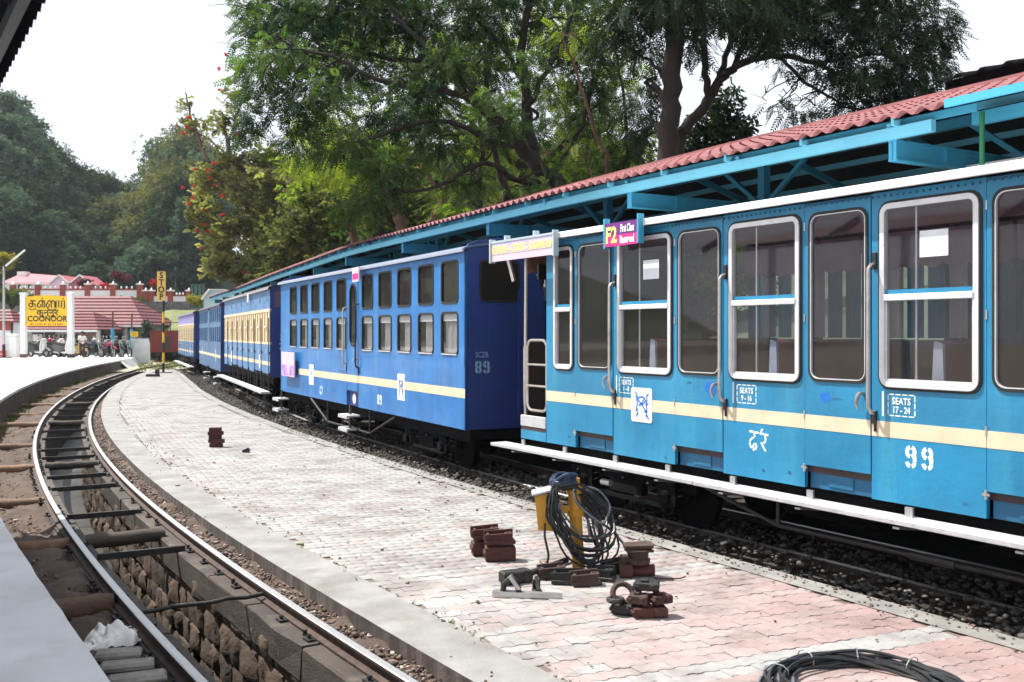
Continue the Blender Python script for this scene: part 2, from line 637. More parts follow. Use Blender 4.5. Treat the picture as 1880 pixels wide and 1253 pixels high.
M['roofwhite'] = mat('white_roof_paint', (.78, .77, .80), .5, var=.06, scale=3, dirt_or_sheen=((.4, .38, .4), .12, 5))
M['white'] = mat('white_paint', (.78, .78, .77), .55, var=.05, scale=3, dirt_or_sheen=((.45, .42, .38), .12, 5))
M['offwhite'] = mat('chipped_white_step', (.46, .46, .48), .6, var=.12, scale=6, dirt_or_sheen=((.27, .25, .24), .4, 14), bump=.3, bscale=60)
M['blue'] = mat('blue_paint', (.013, .150, .43), .38, grime=((.012, .05, .17), .58, .76, 12), var=.2, scale=1.3, bump=.6, bscale=2.4, streak=((.05, .22, .52), .5, 3.2), dirt_or_sheen=((.13, .29, .55), .40, 1.0), coat=.1)  # pale patches paint the cloudy sheen reflected on the coach side
M['navy'] = mat('navy_shade_paint', (.013, .036, .175), .5, var=.15, scale=2, bump=.08, bscale=8, chips=((.06, .10, .18), .74, 8))  # darker than the side blue: the unlit coach ends' shade is in the colour
M['paleblue'] = mat('pale_blue_paint', (.075, .20, .40), .5, var=.2, scale=1.5, streak=((.20, .30, .46), .6, 4), dirt_or_sheen=((.04, .12, .3), .4, 2))
M['greyblue'] = mat('grey_blue_paint', (.045, .13, .26), .5, var=.2, scale=1.5, streak=((.20, .28, .40), .6, 4), dirt_or_sheen=((.03, .09, .2), .4, 2))
M['lilac'] = mat('faded_lilac_paint', (.22, .22, .46), .55, var=.15, scale=2, streak=((.36, .33, .52), .5, 4))
M['creamslat'] = mat('cream_slat_paint', (.68, .54, .34), .6, var=.1, scale=4, streak=((.42, .28, .15), .4, 6))
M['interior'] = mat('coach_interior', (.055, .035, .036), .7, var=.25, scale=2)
M['ceil'] = mat('coach_ceiling', (.55, .45, .48), .7, var=.15, scale=2)
M['brownrust'] = mat('brown_rusted_panel', (.20, .082, .055), .8, var=.35, scale=14, bump=.6, bscale=45)
M['seat'] = mat('maroon_seat', (.10, .02, .03), .5, var=.2)
M['seatgrey'] = mat('grey_seat_end', (.30, .34, .40), .5, var=.15, scale=4)
M['pelmet'] = mat('mauve_pelmet', (.36, .27, .33), .8, var=.15, scale=5)
M['paper'] = mat('white_paper', (.75, .76, .80), .7, var=.06, scale=6)
M['glass'] = glass_mat('window_glass', (.93, .92, .94), .015, .022)
M['glassdirty'] = glass_mat('dusty_glass', (.74, .68, .71), .02, .025)
M['glassdark'] = glass_mat('dark_glass', (.62, .58, .56), .02, .04)
M['canopyblue'] = mat('canopy_blue_paint', (.05, .34, .53), .45, var=.08, scale=1.5, dirt_or_sheen=((.03, .18, .32), .15, 3))
M['canopylight'] = mat('canopy_pale_blue_paint', (.15, .52, .70), .45, var=.06, scale=1.5, dirt_or_sheen=((.08, .3, .44), .12, 3))
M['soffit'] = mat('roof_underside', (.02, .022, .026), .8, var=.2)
M['tile'] = mat('red_tile_sheet', (.28, .098, .102), .6, var=.2, scale=1.4, dirt_or_sheen=((.40, .21, .205), .45, 2.5), grime=((.10, .03, .03), .60, .8, 9), rnd_obj=.07)
M['redroof'] = mat('red_roof_tiles', (.135, .020, .028), .6, var=.15, scale=1.2, dirt_or_sheen=((.20, .05, .055), .3, 2))
M['pinkroof'] = mat('pink_roof', (.42, .11, .14), .6, var=.12, scale=1, dirt_or_sheen=((.5, .22, .24), .3, 1.4))
M['yellow'] = mat('yellow_paint', (.56, .27, .022), .5, var=.12, scale=6, dirt_or_sheen=((.28, .11, .02), .28, 8), chips=((.05, .03, .02), .70, 16))
M['signyellow'] = mat('sign_yellow', (.82, .50, .012), .45, var=.03)
M['black'] = mat('black_paint', (.012, .011, .012), .5, var=.1)
M['lettering'] = mat('dark_lettering', (.035, .012, .012), .5, var=.05)
M['whiteletter'] = mat('white_stencil', (.72, .78, .80), .6, var=.12, scale=30)
M['paleletter'] = mat('pale_blue_stencil', (.22, .36, .52), .6, var=.2, scale=30)
M['cable'] = mat('black_cable', (.018, .018, .020), .38, var=.3, scale=10, spec=.5)
M['cablegrey'] = mat('grey_cable', (.13, .14, .16), .4, var=.2, scale=10)
M['bluewrap'] = mat('blue_plastic_wrap', (.008, .022, .06), .3, var=.5, scale=9)
M['copper'] = mat('bare_copper_wire', (.5, .25, .14), .4, metal=.6, var=.2)
M['cloth'] = mat('white_rag', (.80, .77, .76), .9, var=.12, scale=8, dirt_or_sheen=((.36, .32, .30), .2, 9))
M['gravel'] = attr_mat('ballast', [(0, (.02, .018, .017)), (.5, (.06, .053, .047)), (1, (.16, .14, .125))], 'shade', bump=0)
M['bark'] = mat('dark_bark', (.020, .015, .012), .9, var=.4, scale=6, bump=.9, bscale=14, stretch=(1, 1, .25))
M['barkred'] = mat('reddish_bark', (.11, .06, .045), .9, var=.4, scale=5, bump=.9, bscale=10, stretch=(1, 1, .25))
M['brick'] = mat('dark_red_brick', (.06, .013, .013), .85, var=.3, scale=8, bump=.4, bscale=60, rnd_obj=.35)
M['pillarred'] = mat('brick_red_paint', (.28, .055, .04), .7, var=.15)
M['wagonred'] = mat('oxide_red_wagon', (.20, .026, .022), .65, var=.25, scale=2, streak=((.09, .03, .025), .4, 3))
M['signpink'] = mat('pink_board', (.74, .52, .60), .5, var=.08, scale=3)
M['purple'] = mat('purple_print', (.50, .44, .60), .5, var=.05)
M['magenta'] = mat('magenta_print', (.60, .02, .22), .45, var=.05)
M['violet'] = mat('violet_print', (.16, .02, .22), .45, var=.05)
M['yellowletter'] = mat('yellow_print', (.80, .74, .22), .5, var=.05)
M['greenpipe'] = mat('green_pipe', (.012, .15, .065), .5, var=.15)
M['skin'] = mat('skin', (.16, .085, .055), .6, var=.05)
M['hair'] = mat('black_hair', (.010, .009, .009), .6, var=.1)
M['shirt'] = mat('white_shirt', (.75, .70, .70), .8, var=.05)
M['trouser'] = mat('dark_trousers', (.05, .03, .03), .8, var=.1)
M['tyre'] = mat('tyre', (.012, .012, .012), .8, var=.1)
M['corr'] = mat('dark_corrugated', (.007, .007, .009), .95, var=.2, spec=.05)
M['lampglass'] = mat('lamp_tube', (.7, .7, .68), .4, var=.05)
M['fencewhite'] = mat('weathered_white_fence', (.66, .68, .70), .7, var=.1, scale=2, dirt_or_sheen=((.4, .38, .35), .3, 3))
M['greennet'] = mat('green_netting', (.07, .16, .12), .8, var=.25, scale=2)
M['housecyan'] = mat('pale_cyan_wall', (.42, .60, .66), .7, var=.06)
M['wallshade'] = mat('cream_wall', (.40, .36, .33), .8, var=.1, scale=1)
M['lawn'] = mat('mown_bank', (.14, .165, .06), .95, var=.3, scale=.8, bump=.5, bscale=6)
def plain(name, col, rough=.5, metal=0.0):
    return mat(name, col, rough, metal, var=.06)

def cloth_mat(name, col, t):
    m = bpy.data.materials.new(name)
    m.use_nodes = True
    n, l = m.node_tree.nodes, m.node_tree.links
    b = n['Principled BSDF']
    b.inputs['Base Color'].default_value = tuple(col) + (1,)
    b.inputs['Roughness'].default_value = .9
    ts = n.new('ShaderNodeBsdfTranslucent')
    ts.inputs['Color'].default_value = tuple(col) + (1,)
    ms = n.new('ShaderNodeMixShader')
    ms.inputs[0].default_value = t
    l.new(b.outputs[0], ms.inputs[1])
    l.new(ts.outputs[0], ms.inputs[2])
    l.new(ms.outputs[0], n['Material Output'].inputs['Surface'])
    return m
M['curtain'] = cloth_mat('teal_curtain', (.035, .40, .55), .6)
M['curtainw'] = cloth_mat('white_curtain', (.86, .84, .80), .55)
M['platformshade'] = mat('dark_platform', (.06, .055, .05), .9, var=.25, scale=2)  # far platform darkened, with the canopy's shade put into its colour
# ------------------------------------------------------------------ lines of the place, as X over Y (metres)
YD = np.arange(-14.0, 66.0, 0.1)
def smooth_line(pts, sig=12):
    p = np.array(sorted(pts, key=lambda q: q[1]), float)
    x, y = p[:, 0], p[:, 1]
    s0 = (x[1] - x[0]) / (y[1] - y[0])
    s1 = (x[-1] - x[-2]) / (y[-1] - y[-2])
    pad = 12
    Y = np.arange(-14.0 - pad, 66.0 + pad, 0.1)
    X = np.interp(Y, y, x)
    X = np.where(Y < y[0], x[0] + (Y - y[0]) * s0, X)
    X = np.where(Y > y[-1], x[-1] + (Y - y[-1]) * s1, X)
    k = np.exp(-0.5 * (np.arange(-3 * sig, 3 * sig + 1) / sig) ** 2)
    k /= k.sum()
    X = np.convolve(X, k, 'same')
    o = int(round(pad / 0.1))
    return X[o:o + len(YD)]
LA = smooth_line([(-0.57, 5), (-1.24, 6), (-1.89, 7), (-2.52, 8), (-3.44, 9.5), (-4.33, 11), (-5.47, 13), (-6.54, 15), (-8.06, 18), (-9.46, 21), (-11.19, 25), (-13.14, 30), (-15.24, 36), (-17.43, 43), (-19.64, 51), (-21.84, 60)])
LC = smooth_line([(0.35, 5), (-0.3, 6), (-0.94, 7), (-1.57, 8), (-2.5, 9.5), (-3.39, 11), (-4.53, 13), (-5.61, 15), (-7.14, 18), (-8.57, 21), (-10.33, 25), (-12.34, 30), (-14.53, 36), (-16.82, 43), (-19.0, 51), (-20.4, 57)], 8)
LR = smooth_line([(4.42, 5), (3.86, 6), (3.28, 7), (2.68, 8), (1.79, 9.5), (0.91, 11), (-0.25, 13), (-1.38, 15), (-3.0, 18), (-4.54, 21), (-6.48, 25), (-8.73, 30), (-11.21, 36), (-13.86, 43), (-16.9, 51), (-19.42, 57)], 8)
LP = smooth_line([(-2.12, 5), (-2.77, 6), (-3.41, 7), (-4.05, 8), (-4.98, 9.5), (-5.88, 11), (-7.03, 13), (-8.12, 15), (-9.66, 18), (-11.09, 21), (-12.85, 25), (-14.84, 30), (-16.98, 36), (-19.22, 43), (-21.49, 51), (-23.75, 60)])
LB = smooth_line([(9.67, -1.1), (6.81, 3.71), (3.91, 8.56), (1.02, 13.42), (0.27, 14.72), (-2.2, 19.64), (-4.66, 24.57), (-5.35, 26.39), (-7.46, 31.64), (-9.57, 36.89), (-10.14, 38.38), (-12.26, 43.83), (-14.38, 49.28), (-15.0, 50.39), (-17.23, 55.89), (-19.47, 61.39)], 14)

def off_line(L, d):
    """the line moved d metres to the right (towards the train), again as X over Y"""
    dx = np.gradient(L, YD)
    n = np.sqrt(1 + dx * dx)
    X, Y = L + d / n, YD - d * dx / n
    return np.interp(YD, Y, X)
def lx(L, Y): return float(np.interp(Y, YD, L))
def ldir(L, Y):
    d = (lx(L, Y + .2) - lx(L, Y - .2)) / .4
    return Vector((d, 1, 0)).normalized()
def lpt(L, Y, z=0.0): return Vector((lx(L, Y), Y, z))
def walk(L, Y0, Y1, step):
    """points every step metres along a line: (point, forward, right)"""
    out, Y = [], Y0
    while Y <= Y1:
        t = ldir(L, Y)
        out.append((lpt(L, Y), t, Vector((t.y, -t.x, 0))))
        Y += step * t.y
    return out

def ys(Y0, Y1, fine=0.5):
    out, y = [], Y0
    while y < Y1:
        out.append(y)
        y += fine * (1 + max(0, y - 8) * 0.05)
    return out + [Y1]

def strip_mesh(name, La, Lb, Y0, Y1, z, nx=1, fine=0.5, rough=0.0, fr=1.2, zb=None, seed=0.0):
    Y = ys(Y0, Y1, fine)
    V, F = [], []
    for y in Y:
        a, b = lx(La, y), lx(Lb, y)
        for i in range(nx + 1):
            t = i / nx
            x = a + (b - a) * t
            zz = z + ((zb - z) * t if zb is not None else 0)
            if rough:
                zz += rough * (noise.fractal(Vector((x * fr, y * fr, seed)), 1.0, 2.0, 4))
            V.append((x, y, zz))
    w = nx + 1
    for j in range(len(Y) - 1):
        for i in range(nx):
            F.append((j * w + i, j * w + i + 1, (j + 1) * w + i + 1, (j + 1) * w + i))
    me = bpy.data.meshes.new(name)
    me.from_pydata(V, [], F)
    me.polygons.foreach_set('use_smooth', [True] * len(F))
    me.update()
    return me
def wall_mesh(name, L, Y0, Y1, z0, z1, fine=0.5, thick=0.0):
    Y = ys(Y0, Y1, fine)
    V, F = [], []
    for y in Y:
        V += [(lx(L, y), y, z0), (lx(L, y), y, z1)]
    for j in range(len(Y) - 1):
        F.append((2 * j, 2 * j + 1, 2 * j + 3, 2 * j + 2))
    me = bpy.data.meshes.new(name)
    me.from_pydata(V, [], F)
    me.update()
    return me
def structure(name, mesh, m):
    return tag(link(name, mesh, m), kind='structure')

YEND = 57.0
Z_IS, Z_PL = 0.03, 0.45
# terrain: one sheet out to the hills
def b_off(x, y):
    yy = min(max(y, -13.5), 65.5)
    return (x - lx(LB, yy)) * 0.87
def terr(x, y):
    if y < 60.0:
        o = b_off(x, y)
        low = -1.8
        if o < 9.0 or y < -5:
            h = low
        else:
            h = low + (o - 9.0) * 1.6
            h = min(h, 0.25 + max(0, o - 12.5) * 0.16)
    else:
        h = -0.12
        if y < 61: h = -1.8 + (y - 60) * 1.68
        o = b_off(x, 65) - max(0, y - 65) * .1
        if o > 8: h += (o - 8) * 0.16
    # hills
    if y > 92:
        u = x / y
        amp = 0.20 + 0.16 * min(1, max(0, (-.40 - u) / .12)) - .09 * math.exp(-((u + .375) / .04) ** 2) + .03 * min(1, max(0, u + .3))
        h += (min(y, 168) - 92) * amp * min(1, (y - 92) / 30)
    if y > 60: h += 0.05 * noise.noise(Vector((x * .3, y * .3, 0)))
    return h
gx = sorted(set([-320, -260, -210, -170, -140] + list(range(-120, -40, 5)) + [i * 1.5 for i in range(-27, 20)] + list(range(30, 60, 4)) + [70, 90, 120, 160, 210, 280, 360]))
gy = sorted(set([-60, -30, -12] + list(range(-5, 56, 3)) + [57, 58, 59, 59.9, 60.3, 61, 62, 63, 64, 66] + list(range(68, 110, 3)) + list(range(112, 200, 8)) + [210, 230, 260, 300, 360, 450]))
V = [(x, y, terr(x, y)) for y in gy for x in gx]
w = len(gx)
F = [(j * w + i, j * w + i + 1, (j + 1) * w + i + 1, (j + 1) * w + i) for j in range(len(gy) - 1) for i in range(w - 1)]
me = bpy.data.meshes.new('ground')
me.from_pydata(V, [], F)
me.materials.append(M['yard'])
me.materials.append(M['hillground'])
for p in me.polygons:
    c = p.center
    if c.y > 96 or b_off(c.x, c.y) > 7: p.material_index = 1
    p.use_smooth = c.y > 92
ground = tag(bpy.data.objects.new('ground', me), kind='structure')
COL.objects.link(ground)

# platform where the camera stands, and the forecourt at its far end
Linner = LP - 15.0
structure('platform', strip_mesh('platform', Linner, LP, -13, 61.5, Z_PL, 1), M['platform'])
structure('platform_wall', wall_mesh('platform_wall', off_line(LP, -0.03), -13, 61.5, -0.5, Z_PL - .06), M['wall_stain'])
cop = MB()
Yc = ys(-13, 61.5, .10)
La2 = off_line(LP, -0.42)
for j in range(len(Yc) - 1):
    a, b = Yc[j], Yc[j + 1]
    v = []
    for y in (a, b):
        ch = .03 + .010 * noise.fractal(Vector((y * 2.3, 0, 7)), 1, 2, 4)
        v += [(lx(La2, y), y, Z_PL + .004), (lx(LP, y) + ch, y, Z_PL + .003 + .004 * noise.noise(Vector((y * 4, 3, 1)))), (lx(LP, y) + ch, y, Z_PL - .075)]
    cop.add(v, [(0, 1, 4, 3), (1, 2, 5, 4)])
structure('platform_coping', cop.mesh('platform_coping'), M['platform'])
me = bpy.data.meshes.new('forecourt')
me.from_pydata([(-62, 58, Z_PL - .006), (-24.3, 61.5, Z_PL - .006), (-25.5, 66.5, Z_PL - .05), (-27.2, 72, Z_PL - .08), (-33.2, 88, Z_PL - .02), (-80, 88, Z_PL - .006),
                (-23.6, 62.0, -.4), (-25.0, 66.6, -.4), (-26.8, 72, -.4)], [], [(0, 1, 2, 3, 4, 5), (1, 6, 7, 2), (2, 7, 8, 3)])
structure('forecourt', me, M['platform'])

# soil beside the pit track
S_L = off_line(LA, -0.60)
S_R = off_line(LA, 0.60)
structure('soil', strip_mesh('soil', LP, S_L, -12, YEND, -.19, 14, .12, .085, 2.6, zb=-.14), M['soil'])
structure('soil', strip_mesh('soil', S_R, LC, -12, YEND, -.10, 8, .10, .06, 3.4, zb=-.07, seed=4), M['soil'])
# the pit between the rails
P_L, P_R = off_line(LA, -0.36), off_line(LA, 0.37)
structure('pit_floor', strip_mesh('pit_floor', P_L, P_R, -12, YEND, -1.25, 3, .5, .02, 1.5), M['pitfloor'])
structure('pit_slab', strip_mesh('pit_slab', off_line(LA, -.34), off_line(LA, -.02), 12.6, 22.5, -1.12, 3, .3, .02, 2.0), mat('wet_slab', (.22, .21, .205), .4, var=.35, scale=2.5, dirt_or_sheen=((.06, .055, .05), .5, 3)))
structure('pit_wall', wall_mesh('pit_wall', P_L, -12, YEND, -1.4, -.14), M['pitwall'])
pit_wall = structure('pit_wall', wall_mesh('pit_wall', off_line(LA, .40), -12, YEND, -1.4, -.14), M['pitwall'])
sl = strip_mesh('pit_side', off_line(LA, -0.62), P_L, -12, YEND, -.15, 1)
structure('pit_ledge', sl, M['soil'])
structure('pit_ledge', strip_mesh('pit_side', off_line(LA, .40), off_line(LA, .62), -12, YEND, -.15, 1), M['soil'])
me = bpy.data.meshes.new('pit_end')
a, b = lpt(off_line(LA, -.7), YEND), lpt(off_line(LA, .7), YEND)
me.from_pydata([(a.x, a.y, -1.4), (b.x, b.y, -1.4), (b.x, b.y, -.1), (a.x, a.y, -.1)], [], [(0, 1, 2, 3)])
structure('pit_wall', me, M['pitwall'])
# yard between the track ends and the terrain edge
me = bpy.data.meshes.new('yard')
vv, ff = [], []
for j, y in enumerate((YEND, 58, 59.5, 61.4)):
    for i in range(15):
        x = -28 + i * 2.3
        vv.append((x, y, -.10 + .03 * noise.noise(Vector((x, y, 1)))))
for j in range(3):
    for i in range(14):
        ff.append((j * 15 + i, j * 15 + i + 1, (j + 1) * 15 + i + 1, (j + 1) * 15 + i))
me.from_pydata(vv, [], ff)
structure('yard', me, M['yard'])

# stones of the near pit wall, each its own piece
def rock_mesh(name, w, h, d, seed):
    """roughly squared wall stone: w along x, d proud along y, h up"""
    r_ = random.Random(seed)
    V, F = [], []
    nu = 4
    for i in range(nu + 1):
        for j in range(nu + 1):
            u, v = i / nu - .5, j / nu - .5
            e = max(abs(u), abs(v)) * 2
            yy = -d * (1 - .55 * max(0, e - .45)) * (.55 + .75 * r_.random())
            V.append((u * w * (1 - .02 * r_.random()) + .006 * (r_.random() - .5), yy if e < .99 else -d * (.25 + .3 * r_.random()), v * h * (1 - .03 * r_.random())))
    for i in range(nu):
        for j in range(nu):
            a = i * (nu + 1) + j
            F.append((a, a + nu + 1, a + nu + 2, a + 1))
    n0 = len(V)
    edge = [(i, 0) for i in range(nu)] + [(nu, j) for j in range(nu)] + [(nu - i, nu) for i in range(nu)] + [(0, nu - j) for j in range(nu)]
    idx = [i * (nu + 1) + j for i, j in edge]
    for k in idx:
        V.append((V[k][0], .08, V[k][2]))
    for k in range(len(idx)):
        k2 = (k + 1) % len(idx)
        F.append((idx[k2], idx[k], n0 + k, n0 + k2))
    me = bpy.data.meshes.new(name)
    me.from_pydata(V, [], F)
    me.polygons.foreach_set('use_smooth', [True] * len(F))
    me.set_sharp_from_angle(angle=R(62))
    me.materials.append(M['stone'])
    return me
rocks = [rock_mesh('stone', 1, 1, .035 + .02 * (k % 3), k) for k in range(9)]
PW = off_line(LA, .40)
nst = 0
for row, (za, zb_) in enumerate(((-1.26, -.98), (-.98, -.74), (-.74, -.46), (-.46, -.20))):
    Y = 3.6 + row * .13
    while Y < 21.0:
        wd = rnd.uniform(.20, .50) * (1 + max(0, Y - 12) * .05)
        t = ldir(PW, Y + wd / 2)
        p = lpt(PW, Y + wd * t.y / 2, (za + zb_) / 2 + rnd.uniform(-.006, .006))
        if nst < 290:
            o = link('stone', rocks[rnd.randrange(9)], None, pit_wall)
            o.location = p
            o.rotation_euler = (rnd.uniform(-.06, .06), rnd.uniform(-.035, .035), math.atan2(t.y, t.x) )
            o.rotation_euler[2] += math.pi if False else 0
            # local -y must point to the pit (the left of the line)
            o.rotation_euler[2] = math.atan2(-t.y, -t.x)
            o.scale = (wd * .975, 1, (zb_ - za) * .97)
            nst += 1
        Y += wd * t.y

# ------------------------------------------------------------------ pit track
def rail_profile(h=.11):
    return [(-.05, -h), (.05, -h), (.05, -h + .012), (.009, -h + .025), (.009, -.035), (.03, -.026), (.031, -.006), (.024, 0), (-.024, 0), (-.031, -.006), (-.03, -.026), (-.009, -.035), (-.009, -h + .025), (-.05, -h + .012)]
def rail_obj(L, Y0, Y1, z, parent, fine=.35):
    prof = rail_profile()
    n = len(prof)
    V, F, MI = [], [], []
    Y = ys(Y0, Y1, fine)
    for y in Y:
        t = ldir(L, y)
        r_ = Vector((t.y, -t.x, 0))
        p = lpt(L, y, z)
        for a, b in prof:
            V.append(p + r_ * a + Vector((0, 0, b)))
    for j in range(len(Y) - 1):
        for i in range(n):
            k = (i + 1) % n
            F.append((j * n + i, j * n + k, (j + 1) * n + k, (j + 1) * n + i))
            MI.append(0 if 6 <= i <= 8 else 1)
    me = bpy.data.meshes.new('rail')
    me.from_pydata(V, [], F)
    me.materials.append(M['railtop'])
    me.materials.append(M['rust'])
    me.polygons.foreach_set('material_index', MI)
    me.update()
    return link('rail', me, None, None, parent)
pit_track = empty('pit_track', lpt(LA, 9.0, -.12), 0, 'curved railway track carried on timbers over the stone-lined inspection pit', 'track')
RL, RR_ = off_line(LA, -.53), off_line(LA, .53)
rail_obj(RL, -12, 57.5, 0, pit_track)
rail_obj(RR_, -12, 57.5, 0, pit_track)
def plank_along(L, Y0, Y1, w, z0, z1, name, m, parent, n=5, jit=0.008):
    mb = MB()
    V = []
    for i in range(n + 1):
        y = Y0 + (Y1 - Y0) * i / n
        t = ldir(L, y)
        r_ = Vector((t.y, -t.x, 0))
        p = lpt(L, y)
        j = lambda: rnd.uniform(-jit, jit)
        c = .012
        for a, z in ((-w / 2, z0), (w / 2, z0), (w / 2, z1 - c), (w / 2 - c, z1), (-w / 2 + c, z1), (-w / 2, z1 - c)):
            V.append(p + r_ * (a + j()) + Vector((0, 0, z + j() * .6)))
    F = [(5, 4, 3, 2, 1, 0), tuple(n * 6 + k for k in range(6))]
    for i in range(n):
        for k in range(6):
            F.append((i * 6 + k, i * 6 + (k + 1) % 6, (i + 1) * 6 + (k + 1) % 6, (i + 1) * 6 + k))
    mb.add(V, F)
    return mb.build(name, m, None, parent)
LTR = off_line(LA, .475)
LTL = off_line(LA, -.475)
Y = -4.0
while Y < 56:
    ln = rnd.uniform(1.9, 2.6) * (1 if Y < 20 else 2)
    plank_along(LTR, Y, min(Y + ln - .03, 56.9), .27, -.36, -.118, 'longitudinal_timber', M['timber'], pit_track)
    plank_along(LTL, Y + .2, min(Y + ln + .17, 56.9), .25, -.20, -.118, 'longitudinal_timber', M['timber'], pit_track)
    Y += ln
# cross timbers left of the pit, and struts and tie bars across it
def across(L, Y, a, b, z, r0, r1, name, m, parent, n=7, kind='round'):
    t = ldir(L, Y)
    r_ = Vector((t.y, -t.x, 0))
    p = lpt(L, Y, z)
    mb = MB()
    pts, rs = [], []
    for i in range(n + 1):
        u = i / n
        pts.append(p + r_ * (a + (b - a) * u) + Vector((0, rnd.uniform(-.01, .01), rnd.uniform(-.008, .008))))
        rs.append(r0 + (r1 - r0) * u)
    if kind == 'round':
        mb.tube(pts, rs, 9)
    elif kind == 'flat':
        mb.bar(pts[0], pts[-1], r0 * 2, r1 * 2)
    return mb.build(name, m, None, parent, smooth=True, angle=50)
SL = [(8.45, .13), (10.75, .10), (13.4, .095), (16.6, .10), (19.8, .09), (24.3, .11), (27.5, .07), (31.0, .08), (35.5, .07), (40, .07), (5.9, .12), (3.4, .12)]
for y, r_ in SL:
    across(LA, y, -.60 - (.75 if y < 10 else 1.0), -.56, -.13, r_ * .95, r_ * .8, 'cross_timber', M['sleeper'], pit_track)
for y, r_ in ((10.7, .085), (16.6, .07), (24.3, .08), (31, .06)):
    across(LA, y, -.40, .40, -.10, r_, r_ * .85, 'pit_strut', M['timber'], pit_track)
for i, y in enumerate((5.0, 7.95, 9.95, 12.1, 14.2, 15.3, 17.6, 18.8, 20.8, 22.4, 26.2, 28.5, 33.5, 37, 41, 46)):
    if i == 1:
        across(LA, y, -.50, .50, -.055, .018, .018, 'tie_bar', M['iron'], pit_track)
    else:
        across(LA, y, -.42, .42, -.10, .022, .032, 'tie_bar', M['iron'], pit_track, kind='flat')
# chairs, clips and bolts along both rails
bolts = MB()
for L, sgn in ((RL, 1), (RL, -1), (RR_, -1), (RR_, 1)):
    for k, (p, t, r_) in enumerate(walk(L, 4.0, 24.0, .56)):
        if rnd.random() < (.25 if (L is RR_ and sgn < 0) else .5): continue
        c = p + r_ * sgn * .085 + t * rnd.uniform(-.05, .05)
        bolts.obox(c + Vector((0, 0, -.108)), (t, r_, (0, 0, 1)), .10, .06, .014)
        bolts.tube([c + Vector((0, 0, -.10)), c + Vector((0, 0, -.070))], .012, 6)
        bolts.tube([c + Vector((0, 0, -.085)), c + Vector((0, 0, -.076))], .020, 6)
        if k % 3 == 1:
            c2 = c + t * .08
            bolts.tube([c2 + Vector((0, 0, -.10)), c2 + Vector((0, 0, -.058))], .018, 6)
bolts.build('bolts', M['iron'], None, pit_track, kind='stuff')

# ------------------------------------------------------------------ paved island
curb_in, band_in, band_r = LC, off_line(LC, .46), off_line(LR, -.24)
def bump_strip(name, La, Lb, z, m):
    return structure(name, strip_mesh(name, La, Lb, -12, YEND - .3, z, 4, .3, .006, 2.5), m)
structure('paving_bed', strip_mesh('paving_bed', LC, LR, -12, YEND - .3, Z_IS - .010, 1), mat('joint_sand', (.15, .115, .095), .95, var=.3, scale=5))
pave = structure('pavement', strip_mesh('pavement_margin', LC, band_in, -12, YEND - .3, Z_IS + .007, 3, .3, .004, 2.5), M['concrete'])
structure('pavement_margin', strip_mesh('pavement_margin', band_r, LR, -12, YEND - .3, Z_IS + .007, 3, .3, .004, 2.5), M['concrete'])
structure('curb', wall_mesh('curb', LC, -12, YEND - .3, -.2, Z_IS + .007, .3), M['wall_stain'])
structure('curb', wall_mesh('curb', LR, -12, YEND - .3, -.3, Z_IS + .007, .3), M['concrete'])

E1 = Vector((math.cos(R(24.5)), math.sin(R(24.5)), 0))
E2 = Vector((-E1.y, E1.x, 0))
PLN, PWD = .235, .135
def paver_poly(g=0.0018):
    q, a = PLN / 4, .0085
    wave = [(-PLN / 2, a), (-PLN / 4 - .012, a), (-PLN / 4 + .012, -a), (-.012, -a), (.012, a), (PLN / 4 - .012, a), (PLN / 4 + .012, -a), (PLN / 2, -a)]
    wave[0] = (-PLN / 2 + g, a)
    wave[-1] = (PLN / 2 - g, -a)
    bot = [(x, y - PWD / 2 + g) for x, y in wave]
    top = [(x, y + PWD / 2 - g) for x, y in wave][::-1]
    return bot + top
pp = paver_poly()
npp = len(pp)
pvV = np.array([(x * .985, y * .975, 0) for x, y in pp] + [(x, y, -.004) for x, y in pp] + [(x, y, -.03) for x, y in pp])
PAV_RAMP = [(0, (0.245, 0.228, 0.222)), (.30, (0.296, 0.281, 0.275)), (.36, (0.296, 0.296, 0.295)), (.5, (0.323, 0.309, 0.302)), (.56, (0.319, 0.285, 0.276)), (.75, (0.314, 0.250, 0.242)), (1, (0.293, 0.197, 0.192))]
DRT = ((.13, .10, .088), .47, .76, 1.5)
m_pav_i = attr_mat('paver', PAV_RAMP, None, .85, .10, 14, .3, 150, DRT)
m_pav_s = attr_mat('paver_far', PAV_RAMP, 'shade', .85, .10, 14, .3, 150, DRT)
pme = bpy.data.meshes.new('paver')
pme.from_pydata([tuple(p) for p in pvV], [], [tuple(range(npp))] + [(i, npp + i, npp + (i + 1) % npp, (i + 1) % npp) for i in range(npp)] + [(npp + i, 2 * npp + i, 2 * npp + (i + 1) % npp, npp + (i + 1) % npp) for i in range(npp)])
pme.materials.append(m_pav_i)
O0 = Vector((1.54, 6.395, 0))                       # a row joint seen at the near end of the grey stripe
cand = []
